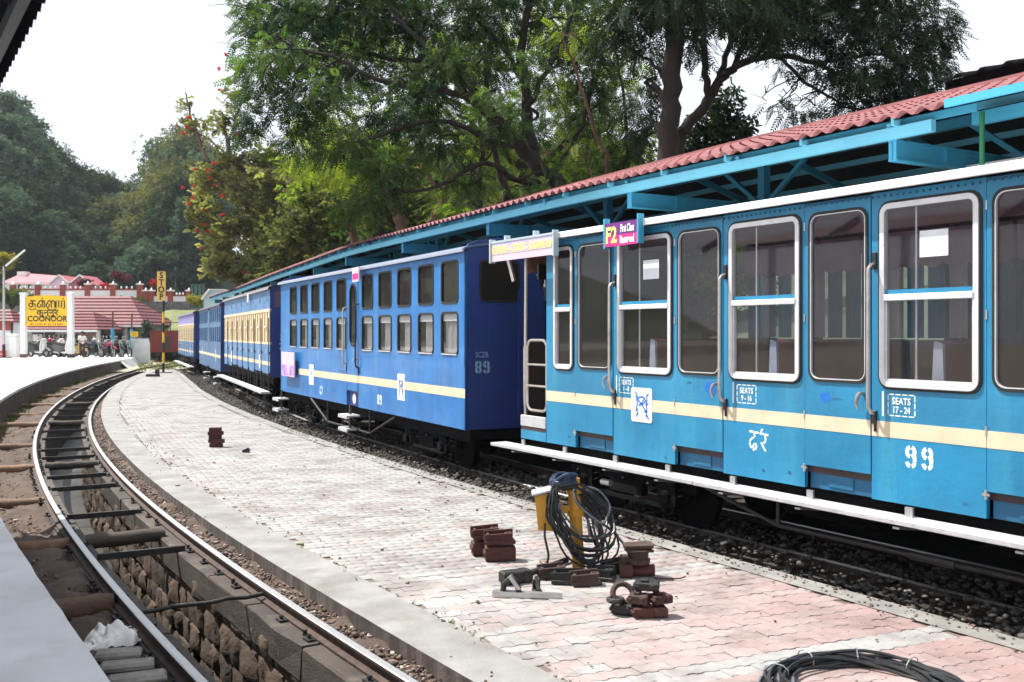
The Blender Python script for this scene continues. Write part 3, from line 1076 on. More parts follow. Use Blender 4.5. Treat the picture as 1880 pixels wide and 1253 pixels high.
for j in range(-60, 460):
    for i in range(-160, 60):
        c = O0 + E2 * ((j + .5) * PWD) + E1 * ((i + (.5 if j % 2 else 0)) * PLN)
        if c.y < 3.2 or c.y > YEND - .6: continue
        if c.y < 60 and lx(band_in, c.y) - .04 < c.x < lx(band_r, c.y) + .04:
            if abs(c.x) / c.y > .62: continue
            # colour of the block: two pale rows in every sixteen; pink more to the near side
            jj = j % 17
            nv = noise.noise(Vector((c.x * .35, c.y * .35, 2)))
            if j in (-1, -2): v = rnd.uniform(.32, .5)
            elif jj in (15, 16): v = rnd.uniform(.3, .62)
            else:
                pink = .60 - .03 * max(0, c.y - 6.5) + .38 * nv + .17 * min(2.5, max(-3, c.x - 1.1)) + rnd.uniform(-.16, .16)
                v = min(1, max(.56, .62 + .55 * (pink - .42) + rnd.uniform(-.06, .06))) if pink > .42 else rnd.uniform(.10, .5)
            cand.append((c, v))
def vis(c):
    px = CX + FPX * c.x / c.y
    py = HY + FPX * 2.07 / c.y
    return -20 < px < 1900 and py < 1275
near = sorted([q for q in cand if vis(q[0])], key=lambda q: q[0].length)
ind, rest = near[:300], near[300:] + [q for q in cand if not vis(q[0])]
AZ = math.atan2(E1.y, E1.x)
for c, v in ind:
    o = link('paver', pme, None, pave)
    o.location = (c.x, c.y, Z_IS + rnd.uniform(-.003, .0025))
    o.rotation_euler = (rnd.gauss(0, .010), rnd.gauss(0, .012), AZ + rnd.uniform(-.012, .012))
    o.color = (v, v, v, 1)
rV, shade, fq = [], [], []
base_f = [(i, npp + i, npp + (i + 1) % npp, (i + 1) % npp) for i in range(npp)]
R0 = np.array([[E1.x, E2.x, 0], [E1.y, E2.y, 0], [0, 0, 1.0]])
topv = pvV[:2 * npp] @ R0.T
half = npp // 2
quads = [(i, i + 1, npp - 2 - i, npp - 1 - i) for i in range(half - 1)] + base_f
quads = np.array(quads)
for k, (c, v) in enumerate(rest):
    tilt = nrng.normal(0, .006, 2)
    vv = topv.copy()
    vv[:, 2] += vv[:, 0] * tilt[0] + vv[:, 1] * tilt[1] + nrng.uniform(-.002, .002)
    rV.append(vv + np.array([c.x, c.y, Z_IS]))
    fq.append(quads + k * 2 * npp)
    shade += [v] * len(quads)
link('pavers', np_mesh('pavers', np.concatenate(rV), np.concatenate(fq), {'shade': shade}), m_pav_s, pave)['kind'] = 'stuff'

# ------------------------------------------------------------------ ballast and the train's track
BL = LR
structure('ballast_bed', strip_mesh('ballast_bed', LR, off_line(LB, 1.8), -12, 61.4, -.10, 8, .4, .03, 2.5, zb=-.12), mat('shaded_ballast_bed', (.035, .028, .024), .95, var=.4, scale=4))  # near-black bed: the shade beneath the coaches is put into its colour
train_track = empty('train_track', lpt(LB, 14, -.12), 0, 'ballasted track beneath the blue coaches, its near rail in their shadow', 'track')
rail_obj(off_line(LB, -.53), -10, 61.3, 0, train_track)
rail_obj(off_line(LB, .53), -10, 61.3, 0, train_track)
for p, t, r_ in walk(LB, -4, 61, .75):
    mb = MB()
    mb.obox(p + Vector((0, 0, -.17)), (r_, t, (0, 0, 1)), 1.7, .2, .1)
    mb.build('sleeper', M['timber'], None, train_track)
# loose ballast stones
def stones(n, fn, smin, smax, seed):
    g = np.random.default_rng(seed)
    ico = np.array([(0, 0, 1), (.894, 0, .447), (.276, .851, .447), (-.724, .526, .447), (-.724, -.526, .447), (.276, -.851, .447), (.724, .526, -.447), (-.276, .851, -.447), (-.894, 0, -.447), (-.276, -.851, -.447), (.724, -.526, -.447), (0, 0, -1)])
    tri = np.array([(0, 1, 2), (0, 2, 3), (0, 3, 4), (0, 4, 5), (0, 5, 1), (1, 6, 2), (2, 7, 3), (3, 8, 4), (4, 9, 5), (5, 10, 1), (6, 7, 2), (7, 8, 3), (8, 9, 4), (9, 10, 5), (10, 6, 1), (11, 7, 6), (11, 8, 7), (11, 9, 8), (11, 10, 9), (11, 6, 10)])
    Vs, Fs, sh = [], [], []
    for k in range(n):
        p = fn(g)
        s = g.uniform(smin, smax) * (1 if g.random() < .85 else 1.6)
        a = g.uniform(0, 6.28)
        ca, sa = math.cos(a), math.sin(a)
        v = ico * g.uniform(.7, 1.15, (12, 1)) * np.array([s * g.uniform(.8, 1.5), s, s * g.uniform(.5, .85)])
        v = np.stack([v[:, 0] * ca - v[:, 1] * sa, v[:, 0] * sa + v[:, 1] * ca, v[:, 2]], 1)
        Vs.append(v + np.array(p))
        Fs.append(tri + 12 * k)
        sh += [g.uniform(0, 1)] * 20
    return np.concatenate(Vs), np.concatenate(Fs), sh
def ballast_pt(g):
    y = 4.5 + 50 * g.random() ** 1.7
    a, b = lx(LR, y), lx(LB, y)
    u = g.random() ** 1.5
    x = a + .0 + (b - a + .5) * u * .95
    return (x, y, -.085 + .05 * (1 - abs(2 * u - 1)) + g.uniform(0, .04))
v, f_, sh = stones(13000, ballast_pt, .013, .032, 3)
tag(link('gravel', np_mesh('gravel', v, f_, {'shade': sh}), M['gravel']), kind='stuff')
m_rub = attr_mat('rubble', [(0, (.05, .035, .03)), (.6, (.16, .11, .085)), (.93, (.25, .2, .17)), (1, (.6, .45, .42))], 'shade', bump=0)
def rub_pt(g):
    y = 4.6 + 22 * g.random() ** 1.5
    if g.random() < .62:
        a, b = lx(S_R, y), lx(LC, y)
        return (a + (b - a) * g.uniform(.02, .98), y, -.075 + g.uniform(-.01, .02))
    a, b = lx(LP, y), lx(S_L, y)
    return (a + (b - a) * g.uniform(.1, 1), y, -.16 + g.uniform(-.02, .02))
v, f_, sh = stones(5200, rub_pt, .005, .020, 5)
tag(link('rubble', np_mesh('rubble', v, f_, {'shade': sh}), m_rub), kind='stuff')
def crumb_pt(g):
    y = 5.5 + 16 * g.random() ** 1.3
    a, b = lx(band_r, y), lx(LR, y)
    return (b - abs(g.normal(0, .16)), y, Z_IS + .012)
v, f_, sh = stones(700, crumb_pt, .004, .014, 8)
tag(link('rubble', np_mesh('rubble', v, f_, {'shade': sh}), m_rub), kind='stuff')

def litter_pt(g):
    y = 5.5 + 26 * g.random() ** 1.4
    a, b = lx(LC, y), lx(LR, y)
    u = g.random()
    if g.random() < .4: u = abs(g.normal(0, .05)) + .12
    return (a + (b - a) * u, y, Z_IS + .012)
v, f_, sh = stones(420, litter_pt, .005, .014, 12)
tag(link('litter', np_mesh('litter', v, f_, {'shade': sh}), m_rub), kind='stuff')

# the station platform beyond the train
FP0, FP1 = off_line(LB, 1.75), off_line(LB, 8.0)
structure('far_platform', strip_mesh('far_platform', FP0, FP1, -12, 61.4, .45, 1), M['platformshade'])
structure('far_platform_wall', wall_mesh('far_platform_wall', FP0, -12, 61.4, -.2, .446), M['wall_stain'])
# ------------------------------------------------------------------ the train
def car_frame(near, far):
    P = Vector((far[0], far[1], 0))
    d = Vector((near[0], near[1], 0)) - P
    return P, d.length, math.atan2(d.y, d.x)
CARW = 2.1
TG = 'coaches of the blue train'

def wheelset(parent, x, r_=.36):
    mb = MB()
    for y in (.52, CARW - .52):
        mb.lathe([(r_ + .025, -.012), (r_ + .025, .012), (r_, .016), (r_ - .01, .10), (r_ - .06, .10), (r_ - .07, .05), (.09, .04), (.09, .12)], 20, (x, y, r_), 'y')
    mb.cyl((x, .4, r_), (x, CARW - .4, r_), .06, 8)
    mb.build('wheelset', M['under'], parent, smooth=True)

def bogie(parent, x):
    wheelset(parent, x - .75)
    wheelset(parent, x + .75)
    mb = MB()
    for y in (.20, CARW - .26):
        mb.box(x - 1.15, x + 1.15, y, y + .06, .42, .60)
        for dx in (-.75, .75):
            mb.box(x + dx - .14, x + dx + .14, y - .07, y + .0, .25, .52, .02)
            mb.cyl((x + dx, y - .13, .36), (x + dx, y - .07, .36), .075, 12)
            for q in (-.24, .24):
                mb.tube([(x + dx + q + .05 * math.cos(t * .7), y - .035 + .05 * math.sin(t * .7), .34 + t * .008) for t in range(24)], .012, 5)
                mb.box(x + dx + q - .07, x + dx + q + .07, y - .09, y + .02, .54, .56)
        mb.box(x - .3, x + .3, y - .04, y + .04, .30, .44)
        mb.bar((x - .75, y - .02, .25), (x + .75, y - .02, .25), .04, .05)
    mb.box(x - .2, x + .2, .25, CARW - .25, .45, .62)
    o = mb.build('bogie', M['under'], parent)
    rv = MB()
    for dx in (-1.0, -.55, -.1, .35, .95):
        for z in (.45, .57):
            rv.lathe([(.014, 0), (.010, -.012), (.002, -.014)], 6, (x + dx, .20, z), 'y')
    rv.build('rivets', M['steel'], o, kind='stuff')

def underframe(parent, L, zb, extra=()):
    mb = MB()
    mb.box(.05, L - .05, .10, .18, zb - .16, zb + .02)
    mb.box(.05, L - .05, CARW - .18, CARW - .10, zb - .16, zb + .02)
    for x in (.08, L * .25, L * .5, L * .75, L - .16):
        mb.box(x, x + .08, .18, CARW - .18, zb - .14, zb)
    for x in (L * .36, L * .55):
        mb.cyl((x, .62, .52), (x + 1.1, .62, .52), .17, 14)
    mb.box(L * .42, L * .42 + .9, 1.1, 1.7, .25, zb - .1)
    for x in (-.30, L + .02):
        mb.cyl((x, CARW / 2, .62), (x + .28, CARW / 2, .62), .05, 8)
        mb.lathe([(.05, 0), (.14, .02), (.14, .05), (.06, .07)], 12, (x - .02 if x < 0 else x + .24, CARW / 2, .62), 'x')
    mb.build('underframe', M['under'], parent)

def roof(parent, L, x0, x1, zs, rise, over, edge_mat, top_mat, edge_h=.07, ex=1.0):
    mb = MB()
    n = 14
    prof = []
    for i in range(n + 1):
        a = math.pi * i / n
        y = CARW / 2 - (CARW / 2 + over) * math.cos(a)
        z = zs + edge_h + rise * (max(0, math.sin(a)) ** ex)
        prof.append((y, z))
    v = []
    for x in (x0, x1):
        v += [(x, y, z) for y, z in prof] + [(x, y, z - .03) for y, z in prof]
    m_ = 2 * (n + 1)
    f = []
    for i in range(n):
        f += [(i, m_ + i, m_ + i + 1, i + 1), (n + 1 + i + 1, m_ + n + 1 + i + 1, m_ + n + 1 + i, n + 1 + i), (i, i + 1, n + 2 + i, n + 1 + i), (m_ + i + 1, m_ + i, m_ + n + 1 + i, m_ + n + 2 + i)]
    mb.add(v, f)
    r_ = mb.build('roof', top_mat, parent, smooth=True)
    e = MB()
    for y0, y1 in ((-over - .012, -over + .02), (CARW + over - .02, CARW + over + .012)):
        e.box(x0, x1, y0, y1, zs, zs + edge_h + .012, .004)
    e.build('roof_edge', edge_mat, r_)
    return r_

def stencil_digits(mb, s, x, z, h, w, t, y0, y1, gap=.1):
    """stencilled figures built of separate strokes"""
    def arc(cx, cz, rx, rz, a0, a1, k=7):
        return [(cx + rx * math.cos(R(a0 + (a1 - a0) * i / k)), cz + rz * math.sin(R(a0 + (a1 - a0) * i / k))) for i in range(k + 1)]
    for ch in s:
        cx = x + w / 2
        rx, q = w / 2 - t / 2, (h / 4 - t / 4)
        zt, zb_ = z + h - q - t / 2, z + q + t / 2
        g = 14
        if ch in '98':
            mb.ribbon(arc(cx, zt, rx, q, 90 + g, 270 - g), t, y0, y1)
            mb.ribbon(arc(cx, zt, rx, q, -90 + g, 90 - g), t, y0, y1)
        if ch == '8':
            mb.ribbon(arc(cx, zb_, rx, q, 90 + g, 270 - g), t, y0, y1)
            mb.ribbon(arc(cx, zb_, rx, q, -90 + g, 90 - g), t, y0, y1)
        if ch == '9':
            mb.ribbon([(cx + rx, zt - q * .75), (cx + rx, zb_)] , t, y0, y1)
            mb.ribbon(arc(cx, zb_, rx, q, -8, -90 + g), t, y0, y1)
            mb.ribbon(arc(cx, zb_, rx, q, -90 - g, -175), t, y0, y1)
        if ch == '7':
            mb.ribbon([(x, z + h - t / 2), (x + w, z + h - t / 2)], t, y0, y1)
            mb.ribbon([(x + w - t / 2, z + h - t * 1.2), (x + w * .35, z)], t, y0, y1)
        if ch == '3':
            mb.ribbon(arc(cx, zt, rx, q, 150, -80), t, y0, y1)
            mb.ribbon(arc(cx, zb_, rx, q, 80, -150), t, y0, y1)
        if ch == 'S':
            mb.ribbon(arc(cx, zt, rx, q, 30, 270), t, y0, y1)
            mb.ribbon(arc(cx, zb_, rx, q, 90, -150), t, y0, y1)
        x += w * (1.42 if s == '99' else 1.22)

def hindi_ra(mb, x, z, h, y0, y1):
    """the two stencilled Devanagari letters"""
    w = h * 1.15
    P = lambda pts: [(x + a * w, z + b * h) for a, b in pts]
    t = h * .10
    for pts in ([(0, .86), (.22, .85)], [(.27, .84), (.48, .82)], [(.54, .82), (.78, .80)], [(.82, .79), (1.0, .77)],
                [(.60, .90), (.70, 1.02)], [(.24, .78), (.29, .62)], [(.22, .60), (.08, .52), (.02, .40)], [(.01, .36), (.04, .22), (.12, .12)],
                [(.22, .12), (.34, .10), (.38, .22), (.33, .32), (.22, .31)], [(.20, .28), (.22, .0)],
                [(.80, .74), (.86, .60), (.84, .48), (.74, .40)], [(.62, .42), (.74, .22), (.86, .06)]):
        mb.ribbon(P(pts), t, y0, y1)

def emblem(parent, x0, x1, z0, z1, y, plate_mat, r_=.03, col='bluepatch'):
    o = MB().rrplate(x0, x1, z0, z1, r_, y - .003, y).build('emblem', plate_mat, parent)
    w, h = x1 - x0, z1 - z0
    P = lambda pts: [(x0 + a * w, z0 + b * h) for a, b in pts]
    mb = MB()
    ya, yb = y - .0045, y - .003
    for pts, t in (([(.20, .88), (.30, .76), (.27, .66), (.31, .55), (.27, .42), (.27, .33), (.31, .25), (.24, .14)], .05), ([(.84, .84), (.74, .76), (.77, .66), (.72, .54), (.76, .42), (.72, .31), (.76, .22), (.84, .10)], .05),
                   ([(.32, .66), (.40, .72), (.52, .74), (.64, .71), (.70, .62)], .05), ([(.32, .66), (.42, .58), (.52, .52), (.62, .42), (.70, .32)], .05), ([(.70, .62), (.60, .55), (.48, .51), (.36, .49)], .045),
                   ([(.50, .55), (.62, .67)], .04), ([(.20, .74), (.32, .70)], .04), ([(.70, .50), (.84, .56)], .04), ([(.22, .34), (.34, .36)], .045), ([(.64, .30), (.80, .33)], .045), ([(.27, .22), (.36, .24)], .04), ([(.68, .20), (.80, .19)], .04)):
        mb.ribbon(P(pts), t * w * 1.1, ya, yb)
    mb.build('monogram', M[col], o)
    return o

def end_wall(parent, x, ydir, zb, zs, rise, m, win=None):
    """end face with an arched top; x plane; thickness towards ydir (-1 = towards far end)"""
    poly = [(0, zb), (CARW, zb)]
    n = 10
    for i in range(n + 1):
        a = math.pi * i / n
        poly.append((CARW / 2 + CARW / 2 * math.cos(a), zs + rise * (max(0, math.sin(a)) ** .62)))
    mb = MB()
    mb.prism(poly, lambda a, b, d: (x + d, a, b), 0, ydir * .05)
    return mb.build('end_wall', m, parent)

# ---- the nearest coach, number 99
P99, L99, RZ99 = car_frame((.12 + .512 * 11.3, 12.88 - .859 * 11.3), (.12, 12.88))
c99 = empty('coach', P99, RZ99, 'turquoise first class coach with big windows, nearest of the train', 'train coach', TG)
ZB, ZT = .745, 3.24
doors = [(1.242, 1.986), (3.05, 3.764), (4.80, 5.51), (6.535, 7.26), (8.30, 9.03)]
pans = [(.598, 1.242)] + [(doors[i][1], doors[i + 1][0] if i < 4 else 10.7) for i in range(5)]
WZ0, WZ1 = 1.668, 3.14
def big_window(parent, x0, x1, narrow=False):
    fw = .044 if not narrow else .036
    w = MB().ring(x0, x1, WZ0, WZ1, .085, fw, -.022, .03).build('window', M['alu'], parent, smooth=True, angle=35)
    g = MB().ring(x0 - .022, x1 + .022, WZ0 - .022, WZ1 + .022, .105, .026, -.010, .02).build('gasket', M['rubber'], w, smooth=True, angle=35)
    zm = 2.385
    sb = MB().box(x0 + fw - .004, x1 - fw + .004, -.030, .025, zm - .026, zm + .024, .004)
    sb.box(x0 + fw - .004, x0 + fw + .016, -.006, .03, WZ0 + fw, zm - .03)
    sb.box(x1 - fw - .016, x1 - fw + .004, -.006, .03, WZ0 + fw, zm - .03)
    sb.box(x0 + fw, x1 - fw, -.008, .03, WZ0 + fw - .004, WZ0 + fw + .022)
    sb.build('sash', M['alu'], w)
    MB().box(x0 + fw - .002, x1 - fw + .002, -.004, .02, zm + .026, zm + .062).build('sash_rail', M['teal'], w)
    MB().box(x0 + fw - .003, x1 - fw + .003, .008, .012, zm + .05, WZ1 - fw + .003).build('pane', M['glass'], w)
    MB().box(x0 + fw - .003, x1 - fw + .003, .016, .020, WZ0 + fw - .003, zm).build('pane', M['glass'], w)
    return w
for i, (a, b) in enumerate(pans):
    mb = MB()
    a_, b_ = a + .004, b - .004
    wx0, wx1 = (a + .187, b - .054) if i == 0 else (a + .095, b - .055)
    if i == 5: wx1 = b - .3
    mb.cell(a_, b_, 1.45, ZT, (wx0 + .02, wx1 - .02, WZ0 + .02, WZ1 - .02), .07, 0, .04)
    mb.box(a_, b_, 0, .04, ZB, 1.4498)
    mb.build('body_panel', M['teal'], c99)
    big_window(c99, wx0, wx1, i == 0)
    MB().box(a_, b_, -.0028, -.0002, 1.262, 1.388).build('stripe', M['cream'], c99)
for i, (a, b) in enumerate(doors):
    mb = MB()
    a_, b_ = a + .004, b - .004
    y0 = -.006
    mb.cell(a_, b_, 1.55, ZT - .03, (a + .07, b - .045, 1.70, 3.125), .085, y0, .034)
    mb.box(a_, b_, y0, .034, .945, 1.5498)
    d = mb.build('door', M['teal'], c99)
    MB().ring(a + .05, b - .025, 1.68, 3.145, .10, .028, y0 - .012, y0 + .02).build('gasket', M['rubber'], d, smooth=True, angle=35)
    MB().ring(a + .074, b - .049, 1.704, 3.121, .082, .007, y0 - .013, y0 + .01).build('gasket_glint', M['alu'], d, smooth=True, angle=35)  # pale ring stands in for light glinting on the black gasket
    MB().box(a + .068, b - .043, .004, .008, 1.698, 3.127).build('pane', M['glassdirty'], d)
    MB().box(a_, b_, y0 - .0028, y0 - .0002, 1.262, 1.388).build('stripe', M['cream'], d)
    h = MB()
    hx = b - .075
    h.cyl((hx, y0, 1.605), (hx, y0 - .05, 1.605), .016, 8)
    h.tube([(hx + .01, y0 - .05, 1.612), (hx - .01, y0 - .055, 1.59), (hx - .03, y0 - .055, 1.53), (hx - .012, y0 - .05, 1.475)], [.014, .017, .017, .010], 8)
    h.build('handle', M['chrome'], d, smooth=True)
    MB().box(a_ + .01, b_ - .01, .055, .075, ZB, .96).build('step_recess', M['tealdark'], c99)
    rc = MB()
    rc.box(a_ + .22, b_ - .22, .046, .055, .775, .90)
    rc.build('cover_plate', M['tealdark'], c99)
    hg = MB()
    hg.cyl((a, -.008, .885), (a, -.008, .955), .012, 8)
    hg.box(a - .03, a + .03, -.016, -.004, .912, .93)
    for zz in (1.35, 2.2, 3.0):
        hg.cyl((a, -.006, zz), (a, -.006, zz + .07), .010, 6)
    hg.build('hinge', M['steel'], c99)
    g = MB()
    gx_ = b + .035
    g.tube([(gx_, 0, 2.66), (gx_, -.05, 2.655), (gx_, -.082, 2.62), (gx_, -.085, 2.56), (gx_, -.085, 2.0), (gx_, -.085, 1.56), (gx_, -.08, 1.50), (gx_, -.05, 1.455), (gx_, 0, 1.44)], .0155, 8)
    gr = g.build('grab_rail', M['chrome'], c99, smooth=True)
    MB().box(gx_ - .02, gx_ + .02, -.014, .0, 2.62, 2.76, .004).build('bracket', M['black'], gr)
    k = MB()
    k.box(gx_ - .02, gx_ + .022, -.018, 0, 1.36, 1.47, .004)
    k.cyl((gx_ + .01, -.01, 1.30), (gx_ + .01, -.01, 1.37), .012, 6)
    k.build('bracket', M['black'], gr)
# dark strip painting the shade under the roof edge, and the rivet row
rv = MB()
rv.box(.6, 10.7, .003, .012, 3.165, 3.236)
rv.build('eave_shade_strip', M['tealdark'], c99)
rv = MB()
x = .66
while x < 10.6:
    rv.lathe([(.013, 0), (.010, -.010), (.002, -.013)], 6, (x, .004, 3.205), 'y')
    x += .06
rv.build('rivets', M['tealdark'], c99, kind='stuff')
roof(c99, L99, -.42, L99 + .42, 3.236, .10, .13, M['roofwhite'], M['roofwhite'], .052, 1.1)
# inside
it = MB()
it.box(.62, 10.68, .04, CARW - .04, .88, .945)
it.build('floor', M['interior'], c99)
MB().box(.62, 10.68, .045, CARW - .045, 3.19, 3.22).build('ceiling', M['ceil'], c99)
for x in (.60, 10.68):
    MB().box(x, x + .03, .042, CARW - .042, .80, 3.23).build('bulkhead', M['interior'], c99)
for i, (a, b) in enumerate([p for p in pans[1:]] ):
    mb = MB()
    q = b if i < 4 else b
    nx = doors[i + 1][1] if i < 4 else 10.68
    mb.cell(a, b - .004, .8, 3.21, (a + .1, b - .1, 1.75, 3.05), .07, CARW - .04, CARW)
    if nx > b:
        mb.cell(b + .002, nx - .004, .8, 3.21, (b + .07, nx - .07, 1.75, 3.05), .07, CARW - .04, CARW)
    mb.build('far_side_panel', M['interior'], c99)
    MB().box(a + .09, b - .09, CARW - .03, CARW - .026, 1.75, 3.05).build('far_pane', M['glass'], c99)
    wq = (nx - a - .04) / 7
    for j, (cx0, cx1, mm) in enumerate([(a + .02 + wq * q_ + .02, a + .02 + wq * (q_ + 1) - .01, 'curtainw' if q_ in (1, 4) else 'curtain') for q_ in range(7) if (q_, i % 2) not in ((3, 0), (5, 1))]):
        mb = MB()
        pts = []
        k = 14
        for t in range(k + 1):
            u = t / k
            pts.append((cx0 + (cx1 - cx0) * u, CARW - .085 + .02 * math.sin(u * 24 + i)))
        mb.add([(x, y, z) for x, y in pts for z in (2.05, 2.98)], [(2 * t, 2 * t + 2, 2 * t + 3, 2 * t + 1) for t in range(k)])
        mb.build('curtain', M[mm], c99, smooth=True)
    MB().box(a + .02, nx - .02, CARW - .10, CARW - .05, 2.96, 3.02).build('curtain_rail', M['interior'], c99)
    sc_ = [(a + .02, 3.14)] + [(a + .02 + (nx - a - .04) * t / 28, 2.80 - .045 * abs(math.sin(t * math.pi / 4))) for t in range(29)] + [(nx - .02, 3.14)]
    MB().prism(sc_, lambda p_, q_, d_: (p_, d_, q_), CARW - .14, CARW - .12).build('pelmet', M['pelmet'], c99)
    MB().box(a + .08, b - .08, CARW - .025, CARW - .012, 1.72, 2.03).build('far_sash', M['wallshade'], c99)
    # facing benches, back to back under the window
    xc = (a + b) / 2 + .02
    st = MB()
    prof = [(xc - .09, .945), (xc + .09, .945), (xc + .045, 2.02), (xc - .03, 2.04)]
    st.prism(prof, lambda p_, q_, d_: (p_, d_, q_), .14, CARW - .1)
    s_ = st.build('seat_back', M['seat'], c99)
    MB().prism(prof, lambda p_, q_, d_: (p_, d_, q_), .11, .138).build('seat_end', M['seatgrey'], s_)
    for sg in (-1, 1):
        MB().box(min(xc + sg * .1, xc + sg * .5), max(xc + sg * .1, xc + sg * .5), .14, CARW - .1, 1.28, 1.42, .02).build('seat_cushion', M['seat'], s_)
    MB().cyl((xc - .15, .06, 1.7), (xc - .15, .06, 3.19), .012, 6).build('pole', M['steel'], c99)
# notices on the glass
for (x0, x1, z0, z1) in ((2.52, 2.785, 2.675, 2.88), (5.965, 6.215, 2.69, 2.895)):
    MB().box(x0, x1, .002, .006, z0, z1).build('paper_notice', M['paper'], c99)
# open end platform
ep = MB()
ep.box(0, .594, 0, CARW, .86, .906)
ep.build('platform_floor', M['interior'], c99)
MB().box(0, .594, -.004, .036, ZB, .858).build('body_panel', M['teal'], c99)
MB().box(0, .59, -.010, .03, .907, 1.047, .006).build('kick_plate', M['offwhite'], c99)
ep = MB()
ep.tube([(.075, .02, .9), (.075, .02, 2.0), (.085, .02, 3.22)], .022, 10)
ep.build('post', M['chrome'], c99, smooth=True)
ep = MB()
pts = [(a, .015, b) for a, b in rr_pts(.13, .585, 1.12, 2.01, .10, 5)]
ep.tube(pts, .018, 8, closed=True)
for z in (1.43, 1.70):
    ep.cyl((.13, .015, z), (.585, .015, z), .015, 8)
ep.build('railing', M['chrome'], c99, smooth=True)
ep = MB()
pts = [(-.02, a, b) for a, b in rr_pts(.06, .9, 1.10, 1.99, .10, 5)]
ep.tube(pts, .016, 8, closed=True)
for z in (1.4, 1.7):
    ep.cyl((-.02, .06, z), (-.02, .9, z), .013, 8)
ep.build('railing', M['chrome'], c99, smooth=True)
MB().box(.005, .04, .05, CARW - .05, ZB + .02, 1.98).build('end_panel', M['interior'], c99)
vl = MB()
pl = [(0.02, 3.24), (CARW - .02, 3.24), (CARW - .02, 2.86)]
pl += [(CARW - .02 - (CARW - .04) * i / 10, 2.86 + .14 * math.sin(math.pi * i / 10)) for i in range(1, 11)]
vl.prism(pl, lambda a, b, d: (d, a, b), .10, .13)
vl.build('valance', M['brownrust'], c99)
MB().box(.30, .34, .05, CARW - .05, 2.78, 2.97).build('valance_board', M['black'], c99)
st = MB()
for yy in (.25, .6, .95):
    st.cyl((.18, yy, 2.95), (.18, yy, 2.74), .010, 6)
    st.lathe([(.004, -.03), (.02, -.015), (.02, .01), (.008, .03)], 8, (.18, yy, 2.72))
st.tube([(.2, .1, 2.85), (.3, .4, 2.76), (.4, .8, 2.82)], .008, 6)
st.build('hanging_strap', M['alu'], c99)
st = MB()
st.bar((-.36, .0, 3.14), (-.22, .02, 2.78), .03, .05)
st.build('stay', M['chrome'], c99)
# route board and class board hung on the roof edge
bd = MB()
bd.box(-.40, 1.07, -.215, -.20, 3.035, 3.275)
rb = bd.build('route_board', M['signpink'], c99)
MB().box(-.38, 1.05, -.218, -.2152, 3.12, 3.275).build('board_print', M['purple'], rb)
fr = MB()
fr.box(-.43, -.40, -.235, -.15, 3.02, 3.33)
fr.box(1.07, 1.10, -.222, -.15, 3.02, 3.33)
fr.box(-.43, 1.10, -.225, -.19, 3.275, 3.30)
for x in (-.1, .6):
    fr.box(x, x + .04, -.2, -.13, 3.28, 3.36)
fr.build('frame', plain('faded_frame', (.42, .52, .56), .5), rb)
text_obj('lettering', 'METTUPALAYAM \u2014 COONOOR \u2014 UDAGAMANDALAM', .14, M['yellowletter'], rb, (.335, -.2185, 3.175), sx=.425, bold=.004)
bd = MB()
bd.box(2.10, 2.68, -.195, -.18, 3.045, 3.30)
cb = bd.build('class_board', M['violet'], c99)
MB().box(2.10, 2.68, -.198, -.1952, 3.045, 3.165).build('board_print', M['magenta'], cb)
fr = MB()
fr.box(2.07, 2.10, -.20, -.13, 3.03, 3.36)
fr.box(2.675, 2.70, -.205, -.13, 3.05, 3.36)
fr.build('frame', M['canopyblue'], cb)
text_obj('lettering', 'F2', .24, M['yellowletter'], cb, (2.215, -.199, 3.16), sx=.9, bold=.008)
text_obj('lettering', 'First Class', .115, M['whiteletter'], cb, (2.50, -.199, 3.225), sx=.50, bold=.004)
text_obj('lettering', 'Reserved', .115, M['whiteletter'], cb, (2.495, -.199, 3.105), sx=.58, bold=.004)
# stencils
emblem(c99, 2.32, 2.68, 1.14, 1.51, -.003, M['white'])
lt = MB()
hindi_ra(lt, 4.12, 1.0, .21, -.0022, -.0006)
lt.build('lettering', M['whiteletter'], c99)
lt = MB()
stencil_digits(lt, '99', 5.835, 1.035, .185, .105, .034, -.0022, -.0006)
lt.build('lettering', M['whiteletter'], c99)
for x0, num in ((2.10, '1 - 8'), (3.955, '9 - 16'), (5.675, '17 - 24')):
    lt = MB()
    y0, y1 = -.0022, -.0006
    lt.box(x0 - .06, x0 - .042, y0, y1, 1.43, 1.63)
    lt.box(x0 - .061, x0 - .041, y0 - .0003, y1, 1.5, 1.503)
    x1 = x0 + .25
    for k in range(4):
        a = x0 + .0625 * k
        for z in (1.44, 1.61):
            lt.box(a + .006, a + .056, y0, y1, z - .005, z + .005)
    for k in range(3):
        z = 1.442 + .056 * k
        for xx in (x0, x1):
            lt.box(xx - .005, xx + .005, y0, y1, z + .006, z + .05)
    lt.build('stencil_frame', M['whiteletter'], c99)
    text_obj('lettering', 'SEATS', .075, M['whiteletter'], c99, (x0 + .125, -.0022, 1.555), sx=.8, bold=.002, spacing=1.1)
    text_obj('lettering', num, .072, M['whiteletter'], c99, (x0 + .125, -.0022, 1.485), sx=.8, bold=.002)
def blotch(parent, cx, cz, w, h, y, m, seed, name='paint_patch'):
    r_ = random.Random(seed)
    pts = [(cx + w / 2 * math.cos(t * .349) * r_.uniform(.6, 1.1), cz + h / 2 * math.sin(t * .349) * r_.uniform(.6, 1.1)) for t in range(18)]
    MB().prism(pts, lambda a, b, d: (a, d, b), y - .001, y).build(name, m, parent)
blotch(c99, 3.60, 1.56, .20, .15, -.0062, M['bluepatch'], 3)
blotch(c99, 3.28, 1.60, .10, .03, -.0062, M['tealdark'], 9)
blotch(c99, 5.04, 1.55, .13, .11, -.0062, M['bluepatch'], 4)
blotch(c99, 5.16, 1.54, .12, .02, -.0062, M['tealdark'], 6)
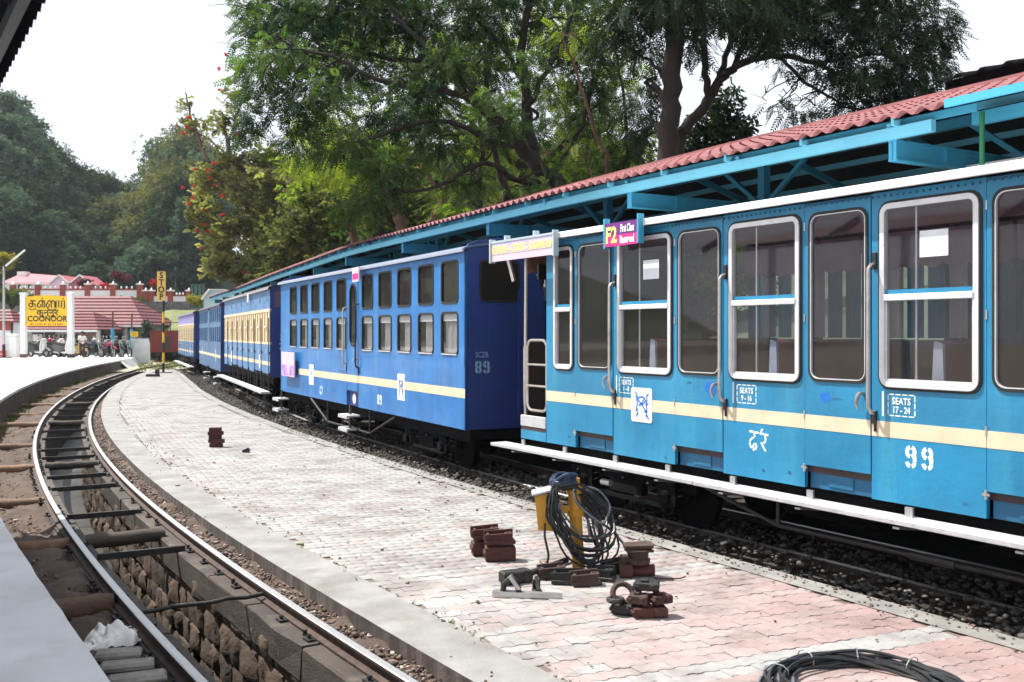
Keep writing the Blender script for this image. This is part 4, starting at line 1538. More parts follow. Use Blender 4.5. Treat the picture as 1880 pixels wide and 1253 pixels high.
for k, (bx, bz) in enumerate(((4.62, .85), (1.10, .86), (2.9, .80), (6.36, .83), (4.3, .83))):
    blotch(c99, bx, bz, .05, .04, -.0006, M['tealdark'], 20 + k)
underframe(c99, L99, .72)
for x in (2.0, 9.3): bogie(c99, x)
# running board and truss rods
fb = MB()
fb.box(-.33, 3.62, -.27, -.03, .632, .672, .004)
fb.box(3.63, 7.2, -.27, -.03, .630, .670, .004)
fb.box(7.21, L99 + .3, -.27, -.03, .628, .668, .004)
fo = fb.build('running_board', M['offwhite'], c99)
for x in (.15, 1.1, 2.1, 3.0, 3.95, 4.9, 5.9, 6.9, 7.9, 8.9, 9.9):
    fk = MB().box(x, x + .07, -.09, -.07, .66, .745)
    fk.bar((x + .035, -.24, .60), (x + .035, .15, .55), .06, .015)
    fk.build('bracket', M['steel'], fo)
tr = MB()
tr.tube([(3.4, -.02, .61), (4.5, -.02, .36), (7.6, -.02, .36), (8.7, -.02, .61)], .02, 8)
for x in (4.5, 7.6):
    tr.cyl((x, -.02, .36), (x, -.02, .62), .018, 8)
tr.cyl((5.9, -.02, .36), (6.3, -.02, .36), .035, 8)
tr.build('truss_rod', M['iron'], c99, smooth=True)
MB().cyl((2.0, -.16, .45), (2.16, -.16, .45), .035, 10).build('pipe_end', M['steel'], c99)

# ---- second coach, number 89: two rows of small windows
P89, L89, RZ89 = car_frame((-.67, 14.25), (-5.6, 24.1))
c89 = empty('coach', P89, RZ89, 'royal blue coach with two rows of small windows, marked SCZR 89 on its end', 'train coach', TG)
ZB8, ZT8 = .71, 3.262
wx = [(.93, 1.54), (1.87, 2.48), (2.80, 3.41), (3.765, 4.36), (4.685, 5.29), (6.305, 6.92), (7.25, 7.905), (8.215, 8.845), (9.175, 9.81), (10.13, 10.76)]
edges = [0, 1.70, 2.64, 3.587, 4.522, 5.352]
edges2 = [6.068, 7.085, 8.06, 9.01, 9.97, L89]
DX0, DX1 = 5.36, 6.06
sd = MB()
for i in range(5):
    for es, k in ((edges, i), (edges2, i + 5)):
        a, b = es[i], es[i + 1]
        h = wx[k]
        sd.cell(a, b, 2.475, ZT8, (h[0], h[1], 2.545, 3.165), .075, 0, .04)
        sd.cell(a, b, 1.60, 2.4748, (h[0], h[1], 1.785, 2.405), .075, 0, .04)
for a, b in ((0, 5.352), (6.068, L89)):
    sd.box(a, b, 0, .04, ZB8, 1.5998)
sd.build('side_wall', M['blue'], c89)
for k, h in enumerate(wx):
    for lower in (0, 1):
        z0, z1 = (1.785, 2.405) if lower else (2.545, 3.165)
        w = MB().ring(h[0] - .012, h[1] + .012, z0 - .012, z1 + .012, .085, .032, -.010, .03).build('window', M['rubber'], c89, smooth=True, angle=35)
        MB().box(h[0] - .004, h[1] + .004, .014, .018, z0 - .004, z1 + .004).build('pane', M['glass'] if lower else M['glassdark'], w)
        if lower:
            sl_ = MB().box(h[0] + .01, h[1] - .01, .024, .032, z1 - .125, z1 + .004)
            sl_.build('blind', M['white'], w)
            lp = MB()
            lp.box(h[0] + .03, h[1] - .03, -.016, -.010, z0 - .008, z0 + .008)
            lp.build('sill', M['alu'], w)
            if True:
                mb = MB()
                kk = 12
                x0, x1 = (h[0] + .02, h[1] - .02) if k == 9 else ((h[0] + .16, h[1]) if k not in (0,) else (h[0] + .38, h[1] - .05))
                mb.add([(x0 + (x1 - x0) * t / kk, .06 + .015 * math.sin(t * 1.9 + k), z) for t in range(kk + 1) for z in (z0 - .03, z1 - .08)], [(2 * t, 2 * t + 2, 2 * t + 3, 2 * t + 1) for t in range(kk)])
                mb.build('curtain', M['curtainw'], w, smooth=True)
stp = MB()
stp.box(1.72, 5.352, -.003, -.0002, 1.165, 1.30)
stp.box(6.068, L89 - .002, -.003, -.0002, 1.165, 1.30)
stp.build('stripe', M['cream'], c89)
d = MB()
d.cell(DX0, DX1, 1.70, 3.15, (DX0 + .20, DX1 - .10, 1.86, 3.03), .195, -.004, .034, 7)
d.box(DX0, DX1, -.004, .034, 1.0, 1.6998)
d8 = d.build('door', M['blue'], c89)
MB().ring(DX0 + .185, DX1 - .085, 1.845, 3.045, .205, .03, -.016, .01, 7).build('gasket', M['rubber'], d8, smooth=True, angle=35)
MB().box(DX0 + .19, DX1 - .09, .006, .010, 1.85, 3.04).build('pane', M['glassdirty'], d8)
MB().box(DX0, DX1, -.007, -.0042, 1.165, 1.30).build('stripe', M['cream'], d8)
h = MB()
h.cyl((DX1 - .06, -.004, 1.62), (DX1 - .06, -.06, 1.62), .014, 8)
h.bar((DX1 - .06, -.058, 1.62), (DX1 - .16, -.058, 1.58), .02, .03)
h.build('handle', M['chrome'], d8)
MB().box(DX0 + .01, DX1 - .01, .04, .06, ZB8, .995).build('step_recess', M['navy'], c89)
MB().box(DX0, DX1, .0, .04, 3.153, ZT8).build('lintel', M['blue'], c89)
bg_ = MB().lathe([(.10, 0), (.10, -.006), (.001, -.006)], 20, (5.72, .038, .85), 'y').build('badge', M['white'], c89)
MB().lathe([(.055, 0), (.055, -.002), (.001, -.002)], 16, (5.72, .0315, .85), 'y').build('badge_centre', M['signpink'], bg_)
for (x, za, zz) in ((DX0 - .05, 1.5, 2.6), (DX1 + .05, 1.45, 2.65)):
    mb = MB()
    mb.tube([(x, 0, zz), (x, -.06, zz - .02), (x, -.07, zz - .1), (x, -.07, za + .1), (x, -.06, za + .02), (x, 0, za)], .016, 8)
    mb.box(x - .02, x + .02, -.02, 0, za - .12, za)
    mb.build('grab_rail', M['iron'] if x > 6 else M['chrome'], c89, smooth=True)
mb = MB()
for x in (DX0, DX1): mb.box(x - .008, x + .008, -.006, -.001, .75, 3.15)
mb.build('door_seam', M['black'], c89)
end_wall(c89, L89, -1, ZB8, ZT8, .25, M['navy'])
end_wall(c89, 0, 1, ZB8, ZT8, .25, M['navy'])
for ya, yb in ((.22, .875), (1.22, 1.88)):
    mb = MB()
    out = rr_pts(ya, yb, 2.55, 3.16, .09)
    inn = rr_pts(ya + .03, yb - .03, 2.58, 3.13, .065)
    n_ = len(out)
    v = [(L89 + .014, p[0], p[1]) for p in out] + [(L89 + .014, p[0], p[1]) for p in inn] + [(L89, p[0], p[1]) for p in out]
    f = []
    for i in range(n_):
        j = (i + 1) % n_
        f += [(i, j, n_ + j, n_ + i), (2 * n_ + i, 2 * n_ + j, j, i)]
    mb.add(v, f)
    w = mb.build('end_window', M['rubber'], c89)
    MB().prism(inn, lambda a, b, dd: (dd, a, b), L89 + .001, L89 + .006).build('pane', plain('dark_pane', (.02, .018, .016), .12), w)
MB().prism(rr_pts(.84, 1.26, .75, 2.75, .05), lambda a, b, dd: (dd, a, b), L89 + .002, L89 + .05).build('gangway_door', M['navy'], c89)
roof(c89, L89, -.05, L89 + .03, ZT8, .13, .05, plain('pale_roof_edge', (.33, .36, .45), .5), plain('grey_blue_roof', (.09, .13, .22), .6), .04)
END = lambda y, z: Vector((L89 + .0025, y, z))
def end_text(parent, body, L, y, z, size, m, sx=1.0, bold=.004):
    return text_obj('lettering', body, size, m, parent, (L + .003, y, z), (R(90), 0, R(90)), sx, bold)
end_text(c89, 'SCZR', L89, .265, 1.785, .115, M['paleletter'], .75, .0)
lt = MB()
stencil_digits(lt, '89', 0, 0, .19, .105, .034, 0, .0018)
for i in range(len(lt.v)):
    x, y, z = lt.v[i]
    lt.v[i] = (L89 + .0035 - y, .155 + x, 1.515 + z)
lt.build('lettering', M['paleletter'], c89)
emblem(c89, 8.22, 8.56, .98, 1.42, -.003, M['white'], .005, 'navy')
emblem(c89, 2.62, 2.98, .98, 1.42, -.003, M['white'], .005, 'paleletter')
lt = MB()
hindi_ra(lt, 3.45, .80, .20, -.0022, -.0006)
lt.build('lettering', M['whiteletter'], c89)
lt = MB()
stencil_digits(lt, '89', 7.17, .83, .19, .105, .034, -.0022, -.0006)
lt.build('lettering', M['whiteletter'], c89)
pb = MB().box(.50, 1.68, -.10, -.075, 1.10, 1.66).build('poster_board', M['signpink'], c89)
MB().box(.52, 1.66, -.1015, -.1002, 1.12, 1.36).build('board_print', mat('violet_poster', (.45, .28, .62), .5, var=.5, scale=6), pb)
MB().lathe([(.11, 0), (.11, -.002), (.001, -.002)], 16, (1.15, -.1016, 1.27), 'y').build('board_print', M['signpink'], pb)
pb = MB().box(6.14, 6.52, -.14, -.12, 3.05, 3.31).build('class_board', M['signpink'], c89)
MB().box(6.16, 6.50, -.1415, -.1402, 3.09, 3.20).build('board_print', M['magenta'], pb)
def steps(parent, x, zs, name='step'):
    for z in zs:
        mb = MB()
        mb.box(x - .28, x + .28, -.20, .06, z, z + .035)
        mb.box(x - .28, x + .28, -.203, -.18, z - .03, z)
        o = mb.build(name, M['offwhite'], parent)
    mb = MB()
    mb.box(x - .04, x + .04, -.06, -.03, min(zs), .74)
    mb.build('step_hanger', M['iron'], parent)
steps(c89, 5.72, (.52, .27))
steps(c89, .30, (.52, .27))
underframe(c89, L89, .69)
for x in (1.9, 9.1): bogie(c89, x)
tr = MB()
tr.tube([(2.75, .0, .68), (4.05, .0, .28), (6.75, .0, .28), (8.1, .0, .68)], .022, 8)
for x in (4.05, 6.75): tr.cyl((x, 0, .28), (x, 0, .68), .02, 8)
tr.build('truss_rod', M['iron'], c89, smooth=True)
it = MB()
it.box(.06, L89 - .06, .1, CARW - .04, .72, .80)
it.box(.06, L89 - .06, CARW - .05, CARW, .71, 1.75)
it.box(.06, L89 - .06, CARW - .05, CARW, 2.4, 3.26)
for i in range(11): it.box(.1 + i * 1.08, .42 + i * 1.08, CARW - .05, CARW, 1.75, 2.4)
for i in range(9): it.box(.9 + i * 1.1, 1.0 + i * 1.1, .2, CARW - .1, .8, 1.95)
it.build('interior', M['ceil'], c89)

# ---- slatted luggage-style coaches (79 and the farthest) and the grey-blue one between them
def slat_coach(near, far, zoff, label, upper, lower, mark=None):
    P, L, rz = car_frame(near, far)
    P.z = zoff
    c = empty('coach', P, rz, label, 'train coach', TG)
    zt = 3.235
    nb = 8
    px = L / nb
    mb = MB()
    for i in range(nb):
        MB().box(i * px + .008, (i + 1) * px - .008, 0, .04, 2.72, zt).build('upper_panel', M[upper], c)
        hl = MB().box(i * px + px * .62, i * px + px * .68, -.006, .0, 2.93, 3.06)
        hl.build('slot', M['black'], c)
        lo = MB().box(i * px + .01, (i + 1) * px - .01, 0, .04, 1.0 + rnd.uniform(-.05, .05), 1.86)
        lo.build('lower_panel', M[lower], c)
        k = 3
        for j in range(k):
            x = i * px + (j + .5) * px / k
            MB().box(x - .13, x + .13, .0, .03, 1.84, 2.70).build('slat', M['creamslat'], c)
        # lock bars and handles
        dv = MB()
        x = (i + 1) * px - .03
        dv.cyl((x, -.03, .95), (x, -.03, 2.5), .012, 6)
        dv.box(x - .03, x + .03, -.03, .0, 1.55, 1.60)
        dv.box(x - .03, x + .03, -.03, .0, 1.0, 1.06)
        dv.build('lock_bar', M['iron'], c)
        hd = MB()
        hd.bar((i * px + px * .45, -.03, 2.26), (i * px + px * .62, -.03, 2.28), .02, .03)
        hd.bar((i * px + px * .62, -.03, 1.55), (i * px + px * .62, -.03, 1.68), .02, .03)
        hd.build('handle', M['white'], c)
        MB().box(i * px + .05, i * px + .09, .02, .05, .56, 1.0).build('hanger', M['iron'], c)
        MB().box(i * px + px * .5, i * px + px * .5 + .05, .05, .08, .56, 1.0).build('hanger', M['iron'], c)
    bl = MB()
    bl.box(0, L, -.012, .045, 2.665, 2.745)
    bl.box(0, L, -.006, .045, 1.80, 1.86)
    bl.build('belt_rail', M['cream'], c)
    MB().box(0, L, -.004, -.0005, 1.245, 1.345).build('stripe', M['cream'], c)
    for x in (L * .2, L * .82):
        MB().box(x, x + .22, -.006, -.0042, 1.13, 1.5).build('emblem', M['white'], c)
    MB().box(.02, L - .02, .16, .20, 1.8, 2.72).build('inner_screen', plain('brown_screen', (.16, .09, .05), .7), c)
    it = MB()
    it.box(.02, L - .02, CARW - .05, CARW, .95, 3.2)
    it.box(.02, L - .02, .1, CARW - .05, .93, .98)
    it.build('interior', M['interior'], c)
    end_wall(c, L, -1, .95, zt, .25, M['navy'])
    end_wall(c, 0, 1, .95, zt, .25, M['navy'])
    roof(c, L, -.05, L + .1, zt, .18, .06, plain('grey_roof_edge', (.30, .28, .30), .6), plain('dark_roof', (.08, .07, .08), .7), .045)
    underframe(c, L, .93)
    for x in (L * .18, L * .82): bogie(c, x)
    fb = MB()
    fb.box(-.4, L + .05, -.24, .0, .52, .57)
    fb.build('running_board', M['offwhite'], c)
    if mark:
        mb = MB()
        mb.box(L + .001, L + .012, .12, .62, 2.78, 3.20)
        w = mb.build('end_window', plain('dull_pane', (.12, .09, .10), .25), c)
        end_text(c, 'S', L, .30, 1.985, .22, M['whiteletter'], .9, .0)
        end_text(c, '79', L, .33, 1.745, .22, M['whiteletter'], .9, .0)
    return c, L
c79, L79 = slat_coach((-6.32, 26.0), (-10.54, 36.5), 0, 'cream slatted blue coach marked S 79 on its end', 'paleblue', 'paleblue', True)
pbx = MB().box(7.3, 7.55, -.09, -.07, 3.02, 3.27).build('class_board', M['white'], c79)
c5_near, c5_far = at(356, HY, 50.0), at(327.5, HY, 61.0)
slat_coach((c5_near.x, 50.0), (c5_far.x, 61.0), -.15, 'farthest coach, cream slats under faded lilac panels', 'lilac', 'paleblue')
a, b = at(405, HY, 38.0), at(366, HY, 48.9)
P4, L4, RZ4 = car_frame((a.x, 38.0), (b.x, 48.9))
P4.z = -.06
c4 = empty('coach', P4, RZ4, 'weathered grey-blue coach with narrow windows either side of a middle door', 'train coach', TG)
sd = MB()
n6 = 6
ed = [0 + i * 5.45 / 6 for i in range(7)]
ed2 = [L4 - 5.45 + i * 5.45 / 6 for i in range(7)]
wl4 = []
for es in (ed, ed2):
    for i in range(6):
        a_, b_ = es[i], es[i + 1]
        h = (a_ + .2, b_ - .2)
        wl4.append(h)
        sd.cell(a_, b_, 2.5, 3.22, (h[0], h[1], 2.60, 3.13), .05, 0, .04)
        sd.cell(a_, b_, 1.62, 2.4998, (h[0], h[1], 1.80, 2.42), .05, 0, .04)
sd.box(0, 5.45, 0, .04, .68, 1.6198)
sd.box(L4 - 5.45, L4, 0, .04, .68, 1.6198)
sd.build('side_wall', M['greyblue'], c4)
for h in wl4:
    for z0, z1, mm in ((2.60, 3.13, 'glassdirty'), (1.80, 2.42, 'glassdark')):
        w = MB().ring(h[0] - .02, h[1] + .02, z0 - .02, z1 + .02, .06, .03, -.01, .02).build('window', M['paleblue'], c4)
        MB().box(h[0] - .004, h[1] + .004, .012, .016, z0 - .004, z1 + .004).build('pane', M[mm], w)
d4 = MB().box(5.46, L4 - 5.46, -.003, .037, .75, 3.15).build('door', M['greyblue'], c4)
MB().cyl((L4 - 5.5, -.05, 1.4), (L4 - 5.5, -.05, 2.7), .016, 6).build('handle', M['steel'], d4)
MB().box(0, L4, -.0055, -.0032, 1.20, 1.31).build('stripe', M['cream'], c4)
for x in (2.0, 9.4): MB().box(x, x + .2, -.007, -.0056, 1.04, 1.5).build('emblem', M['white'], c4)
end_wall(c4, L4, -1, .68, 3.22, .25, M['navy'])
end_wall(c4, 0, 1, .68, 3.22, .25, M['navy'])
roof(c4, L4, -.05, L4 + .08, 3.22, .18, .05, plain('dark_roof_edge', (.12, .12, .15), .6), plain('slate_roof', (.08, .09, .11), .7), .045)
underframe(c4, L4, .66)
for x in (2.0, 9.4): bogie(c4, x)
steps(c4, L4 / 2, (.45, .2))
steps(c4, L4 - .6, (.45, .2))
it = MB()
it.box(.06, L4 - .06, CARW - .05, CARW, .7, 3.2)
it.box(.06, L4 - .06, .1, CARW - .05, .7, .78)
it.build('interior', M['interior'], c4)
# ------------------------------------------------------------------ long canopy beyond the train
canopy = empty('platform_canopy', lpt(off_line(LB, 3.15), 15, .45), 0, 'long canopy of red tile sheets and blue steel beams behind the train', 'canopy')
OFF_E, OFF_R, Z_E, Z_R = .45, 3.45, 4.205, 5.10
LE, LRG, LFE = off_line(LB, OFF_E), off_line(LB, OFF_R), off_line(LB, 6.45)
SLOPE = math.atan2(Z_R - Z_E, OFF_R - OFF_E)
SLEN = math.hypot(Z_R - Z_E, OFF_R - OFF_E)
NROW = 8
TW, TL = .21, SLEN / NROW
def tile_arrays(nx=8):
    V, Q = [], []
    for i in range(nx + 1):
        u = i / nx
        x = (u - .5) * TW
        wv = .019 * math.sin(2 * math.pi * (u + .1))
        cr_ = .5 + .5 * math.sin(2 * math.pi * (u + .1))
        V += [(x, .05, wv * .9 + .004), (x, -.012, wv + .012 + .024 * cr_), (x, TL * .5, wv * .95 + .012 + .014 * cr_), (x, TL + .012, wv * .9 + .004)]
    for i in range(nx):
        for k in range(3):
            Q.append((4 * (i + 1) + k, 4 * i + k, 4 * i + k + 1, 4 * (i + 1) + k + 1)[::-1])
    return np.array(V), np.array(Q)
tV, tQ = tile_arrays()
tme = np_mesh('tile', tV, tQ, None, True)
tme.materials.append(M['tile'])
tme.set_sharp_from_angle(angle=R(40))
spots = []
for p, t, r_ in walk(LE, 2.0, 59.5, TW):
    for k in range(NROW):
        d = (k * TL) * math.cos(SLOPE)
        o = p + r_ * d + Vector((0, 0, Z_E + k * TL * math.sin(SLOPE)))
        spots.append((o, t, r_, k))
def tile_vis(o):
    if o.y < 1: return False
    px = CX + FPX * o.x / o.y
    py = HY - FPX * (o.z - EYE) / o.y
    return -10 < px < 1890 and py > -10
vt = sorted([s for s in spots if tile_vis(s[0])], key=lambda s: s[0].length)
hid = [s for s in spots if not tile_vis(s[0])]
up = math.cos(SLOPE), math.sin(SLOPE)
def tile_axes(t, r_):
    X = -t
    Yv = r_ * up[0] + Vector((0, 0, up[1]))
    return X, Yv, X.cross(Yv)
for o, t, r_, k in vt[:300]:
    X, Yv, Zv = tile_axes(t, r_)
    ob = link('tile', tme, None, canopy)
    ob.matrix_parent_inverse = Matrix.Translation(-canopy.location)
    sc_ = 1 + .0 * k
    ob.matrix_basis = Matrix(((X.x, Yv.x, Zv.x, o.x), (X.y, Yv.y, Zv.y, o.y), (X.z, Yv.z, Zv.z, o.z), (0, 0, 0, 1)))
VV, QQ = [], []
for n_, (o, t, r_, k) in enumerate(vt[300:] + hid):
    X, Yv, Zv = tile_axes(t, r_)
    A = np.array([X, Yv, Zv])
    VV.append(tV @ A + np.array(o))
    QQ.append(tQ + n_ * len(tV))
tm2 = np_mesh('tiles', np.concatenate(VV), np.concatenate(QQ), None, True)
tm2.set_sharp_from_angle(angle=R(40))
link('tiles', tm2, M['tile'], None, canopy)['kind'] = 'stuff'
def line_box(L, Y0, Y1, z0, z1, w, name, m, parent, fine=1.0):
    """a beam following a line"""
    mb = MB()
    Y = ys(Y0, Y1, fine)
    V = []
    for y in Y:
        t = ldir(L, y)
        r_ = Vector((t.y, -t.x, 0))
        p = lpt(L, y)
        V += [p - r_ * w / 2 + Vector((0, 0, z0)), p + r_ * w / 2 + Vector((0, 0, z0)), p + r_ * w / 2 + Vector((0, 0, z1)), p - r_ * w / 2 + Vector((0, 0, z1))]
    n = len(Y)
    F = [(3, 2, 1, 0), tuple(4 * (n - 1) + k for k in range(4))]
    for j in range(n - 1):
        for k in range(4):
            F.append((4 * j + k, 4 * j + (k + 1) % 4, 4 * j + 4 + (k + 1) % 4, 4 * j + 4 + k))
    mb.add(V, F)
    return mb.build(name, m, None, parent)
CY1 = 59.3
# roof deck under the tiles and the far slope
def deck(La, za, Lb, zb, name, m):
    return link(name, strip_mesh(name, La, Lb, 2.0, CY1, za, 4, .8, 0, zb=zb), m, None, canopy)
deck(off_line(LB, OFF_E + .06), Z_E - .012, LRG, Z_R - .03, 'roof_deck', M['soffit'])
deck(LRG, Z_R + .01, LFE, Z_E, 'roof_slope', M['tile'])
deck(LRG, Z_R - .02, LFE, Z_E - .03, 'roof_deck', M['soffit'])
line_box(LRG, 2.0, CY1, Z_R - .02, Z_R + .05, .22, 'ridge_cap', M['tile'], canopy)
Y_J = 9.55
line_box(off_line(LB, .62), Y_J, CY1, 4.035, 4.15, .07, 'eave_beam', M['canopylight'], canopy)
line_box(off_line(LB, .66), Y_J - .35, CY1, 4.151, 4.235, .02, 'fascia', M['canopyblue'], canopy)
line_box(off_line(LB, .36), 1.0, 9.15, 4.17, 4.245, .03, 'fascia', M['canopyblue'], canopy)
line_box(off_line(LB, 1.0), 1.0, Y_J + .05, 4.10, 4.22, .08, 'eave_beam', M['canopyblue'], canopy)
for p, t, r_ in walk(off_line(LB, .56), Y_J + .3, CY1, 1.19):
    MB().obox(p + Vector((0, 0, 4.19)), (t, r_, (0, 0, 1)), .035, .10, .085).build('gutter_bracket', M['canopylight'], None, canopy)
for off in (1.15, 1.85, 2.5, 3.9, 4.5, 5.1, 5.7, 6.3):
    zz = Z_E + (min(off, 6.9 - off) - OFF_E) * math.tan(SLOPE)
    line_box(off_line(LB, off), 2, CY1, zz - .13, zz - .05, .05, 'purlin', M['canopylight'], canopy)
line_box(off_line(LB, 3.15), 2, CY1, 4.60, 4.72, .09, 'ridge_beam', M['canopyblue'], canopy)
Lpost = off_line(LB, 3.15)
y0_ = 15.0
posts = []
yy = 15.0
for q in range(3): yy -= 4.3 * ldir(Lpost, yy).y
for i, (p, t, r_) in enumerate(walk(Lpost, yy, CY1 - .5, 4.3)):
    MB().obox(p + Vector((0, 0, 2.55)), (t, r_, (0, 0, 1)), .13, .13, 4.2).build('post', M['canopyblue'], None, canopy)
    arm = MB()
    a, b = -2.5, 2.6
    c = p + r_ * (a + b) / 2
    arm.obox(c + Vector((0, 0, 3.93)), (r_, t, (0, 0, 1)), b - a, .02, .19)
    arm.obox(c + Vector((0, 0, 4.025)), (r_, t, (0, 0, 1)), b - a, .10, .018)
    arm.obox(c + Vector((0, 0, 3.835)), (r_, t, (0, 0, 1)), b - a, .10, .018)
    for u in (a + .01, a + .8, a + 1.7, b - .8, b - .01):
        arm.obox(p + r_ * u + Vector((0, 0, 3.93)), (r_, t, (0, 0, 1)), .02, .09, .17)
    arm.build('arm', M['canopyblue'], None, canopy)
    for sg in (-1, 1):
        br = MB().bar(p + t * sg * .06 + Vector((0, 0, 4.03)), p + t * sg * .85 + Vector((0, 0, 4.62)), .06, .06)
        br.build('brace', M['canopyblue'], None, canopy)
        br = MB().bar(p + r_ * sg * .07 + Vector((0, 0, 3.25)), p + r_ * sg * 1.1 + Vector((0, 0, 3.83)), .06, .06)
        br.build('brace', M['canopyblue'], None, canopy)
    for dt in (0, 2.15):
        q = p + t * dt
        rf = MB()
        for sg in (-1, 1):
            rf.bar(q + Vector((0, 0, Z_R - .18)), q + r_ * sg * 2.55 + Vector((0, 0, Z_E - .06)), .05, .10)
        rf.build('rafter', M['canopyblue'], None, canopy)
gpp = at(1803, 200, 9.3)
gp_ = MB().cyl((gpp.x, gpp.y, .45), (gpp.x, gpp.y, 4.17), .024, 10).build('downpipe', M['greenpipe'], None, canopy)
bx_ = at(1840, 275, 9.9)
tag(MB().rrplate(-.75, .75, 0, .22, .03, -.08, .08).build('white_board', M['white']), 'long white board just under the blue canopy at its near end', 'board').location = (bx_.x + .3, bx_.y + .25, 3.66)
bpy.data.objects['white_board'].rotation_euler = (0, 0, R(-59))

# canopy over the camera's platform (its eave shows at the upper left corner)
near_can = empty('station_canopy', lpt(off_line(LP, -3.5), 4, Z_PL), 0, 'dark underside of the station canopy overhead, at the corner above the platform', 'canopy')
V, F = [], []
Lc0 = off_line(LP, -.22)
rows = walk(Lc0, -9, 12.5, .05)
for i, (p, t, r_) in enumerate(rows):
    wv = .018 * math.sin(i * .05 / .15 * 2 * math.pi)
    V += [p + Vector((0, 0, 3.70 + wv)), p - r_ * 2.1 + Vector((0, 0, 4.12 + wv))]
for i in range(len(rows) - 1):
    F.append((2 * i, 2 * i + 1, 2 * i + 3, 2 * i + 2))
me = bpy.data.meshes.new('roof_sheet')
me.from_pydata(V, [], F)
me.update()
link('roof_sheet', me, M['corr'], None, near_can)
V2 = [Vector(v) + Vector((0, 0, .02)) for v in V]
me = bpy.data.meshes.new('roof_top')
me.from_pydata(V2, [], F)
link('roof_top', me, M['redroof'], None, near_can)
for d in (.12, .8, 1.4, 2.0):
    zz = 3.70 + d * .2
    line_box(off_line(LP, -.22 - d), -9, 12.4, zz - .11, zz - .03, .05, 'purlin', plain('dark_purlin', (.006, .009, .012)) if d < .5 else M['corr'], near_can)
for p, t, r_ in walk(off_line(LP, -2.2), -7, 12.4, 3.2):
    MB().obox(p + Vector((0, 0, 2.25)), (t, r_, (0, 0, 1)), .12, .12, 3.6).build('post', M['canopyblue'], None, near_can)
    MB().bar(p + r_ * 1.9 + Vector((0, 0, 3.70)), p + r_ * 1.2 + Vector((0, 0, 4.05)), .06, .12).build('rafter', M['corr'], None, near_can)

# dark shed behind the near end of the red canopy
sh_root = empty('shed', (8.5, 16.8, .5), 0, 'dark shed with a corrugated roof edge peeking above the red canopy', 'shed')
sd_ = Vector((.512, -.859, 0))
sn = Vector((.859, .512, 0))
e0 = at(1738, 150, 18.0)
V, F = [], []
for i in range(150):
    p = e0 + sd_ * (-.3 + i * .08)
    wv = .05 if (i // 2) % 3 == 0 else 0
    V += [Vector((p.x, p.y, 6.70 + wv)), Vector((p.x, p.y, 6.66 + wv)) , p + sn * 5 + Vector((0, 0, 6.7 + 1.1 + wv - p.z))]
for i in range(149):
    F += [(3 * i, 3 * i + 3, 3 * i + 4, 3 * i + 1), (3 * i, 3 * i + 2, 3 * i + 5, 3 * i + 3)]
me = bpy.data.meshes.new('roof')
me.from_pydata(V, [], F)
link('roof', me, M['corr'], None, sh_root)
wl_ = MB()
c = e0 + sd_ * 5.5 + sn * 2.6
wl_.obox((c.x, c.y, 3.57), (sd_, sn, (0, 0, 1)), 11.5, 4.6, 6.34)
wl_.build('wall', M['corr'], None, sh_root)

# ------------------------------------------------------------------ station board, STOP post and other signs
def sx(px, Y): return (px - CX) * Y / FPX
SBY = 67.0
sb = empty('station_sign', (sx(87, SBY), SBY, Z_PL), 0, 'big yellow station name board between two white posts', 'station sign')
k = SBY / FPX
for px in (43.5, 130):
    x = sx(px, SBY) - sx(87, SBY)
    p = MB().box(x - .175, x + .175, -.17, .17, .22, 4.25, .02)
    p.box(x - .21, x + .21, -.20, .20, 4.25, 4.36, .02)
    o = p.build('post', M['white'], sb)
    MB().box(x - .19, x + .19, -.185, .185, 0, .24).build('post_base', M['timber'] if px > 90 else plain('maroon_base', (.12, .05, .05)), o)
x0, x1 = sx(48.5, SBY) - sx(87, SBY), sx(125.5, SBY) - sx(87, SBY)
poly = [(x0, 2.13), (x1, 2.13), (x1, 4.08)] + [(x1 + (x0 - x1) * i / 8, 4.08 + .12 * math.sin(math.pi * i / 8)) for i in range(1, 9)]
bo = MB().prism(poly, lambda a, b, d: (a, d, b), -.05, .05).build('board', M['signyellow'], sb)
xm = (x0 + x1) / 2
tm = MB()
def tam(pts, w=.085):
    tm.ribbon([(x0 + .12 + a, 3.36 + b) for a, b in pts], w, -.054, -.0505)
def tarc(cx_, cz_, rx_, rz_, a0, a1, n=8):
    return [(cx_ + rx_ * math.cos(R(a0 + (a1 - a0) * i / n)), cz_ + rz_ * math.sin(R(a0 + (a1 - a0) * i / n))) for i in range(n + 1)]
# ku
tam([(.14, .46), (.52, .46)]); tam([(.32, .46), (.32, .06)]); tam(tarc(.20, .18, .13, .13, 20, 320)); tam([(.30, .25), (.46, .25), (.52, .16), (.46, .04)]); tam(tarc(.30, .02, .26, .16, 200, 350), .06)
# n with dot
tam(tarc(.76, .16, .12, .14, 90, 400)); tam(tarc(.86, .24, .14, .24, 180, 10)); tam([(.99, .46), (.99, .0)]); tam([(.92, .46), (1.12, .46)]); tam([(1.12, .46), (1.12, .0)]); tam([(.93, .58), (.99, .64)], .10)
# nuu
tam(tarc(1.34, .16, .11, .14, 90, 400)); tam(tarc(1.45, .24, .13, .24, 180, 10)); tam(tarc(1.70, .24, .12, .24, 180, 10)); tam([(1.58, .28), (1.58, .0)]); tam([(1.82, .3), (1.82, .0)]); tam(tarc(1.62, -.02, .30, .13, 180, 350), .06); tam([(1.90, .0), (1.90, .46), (2.08, .46), (2.08, .0)])
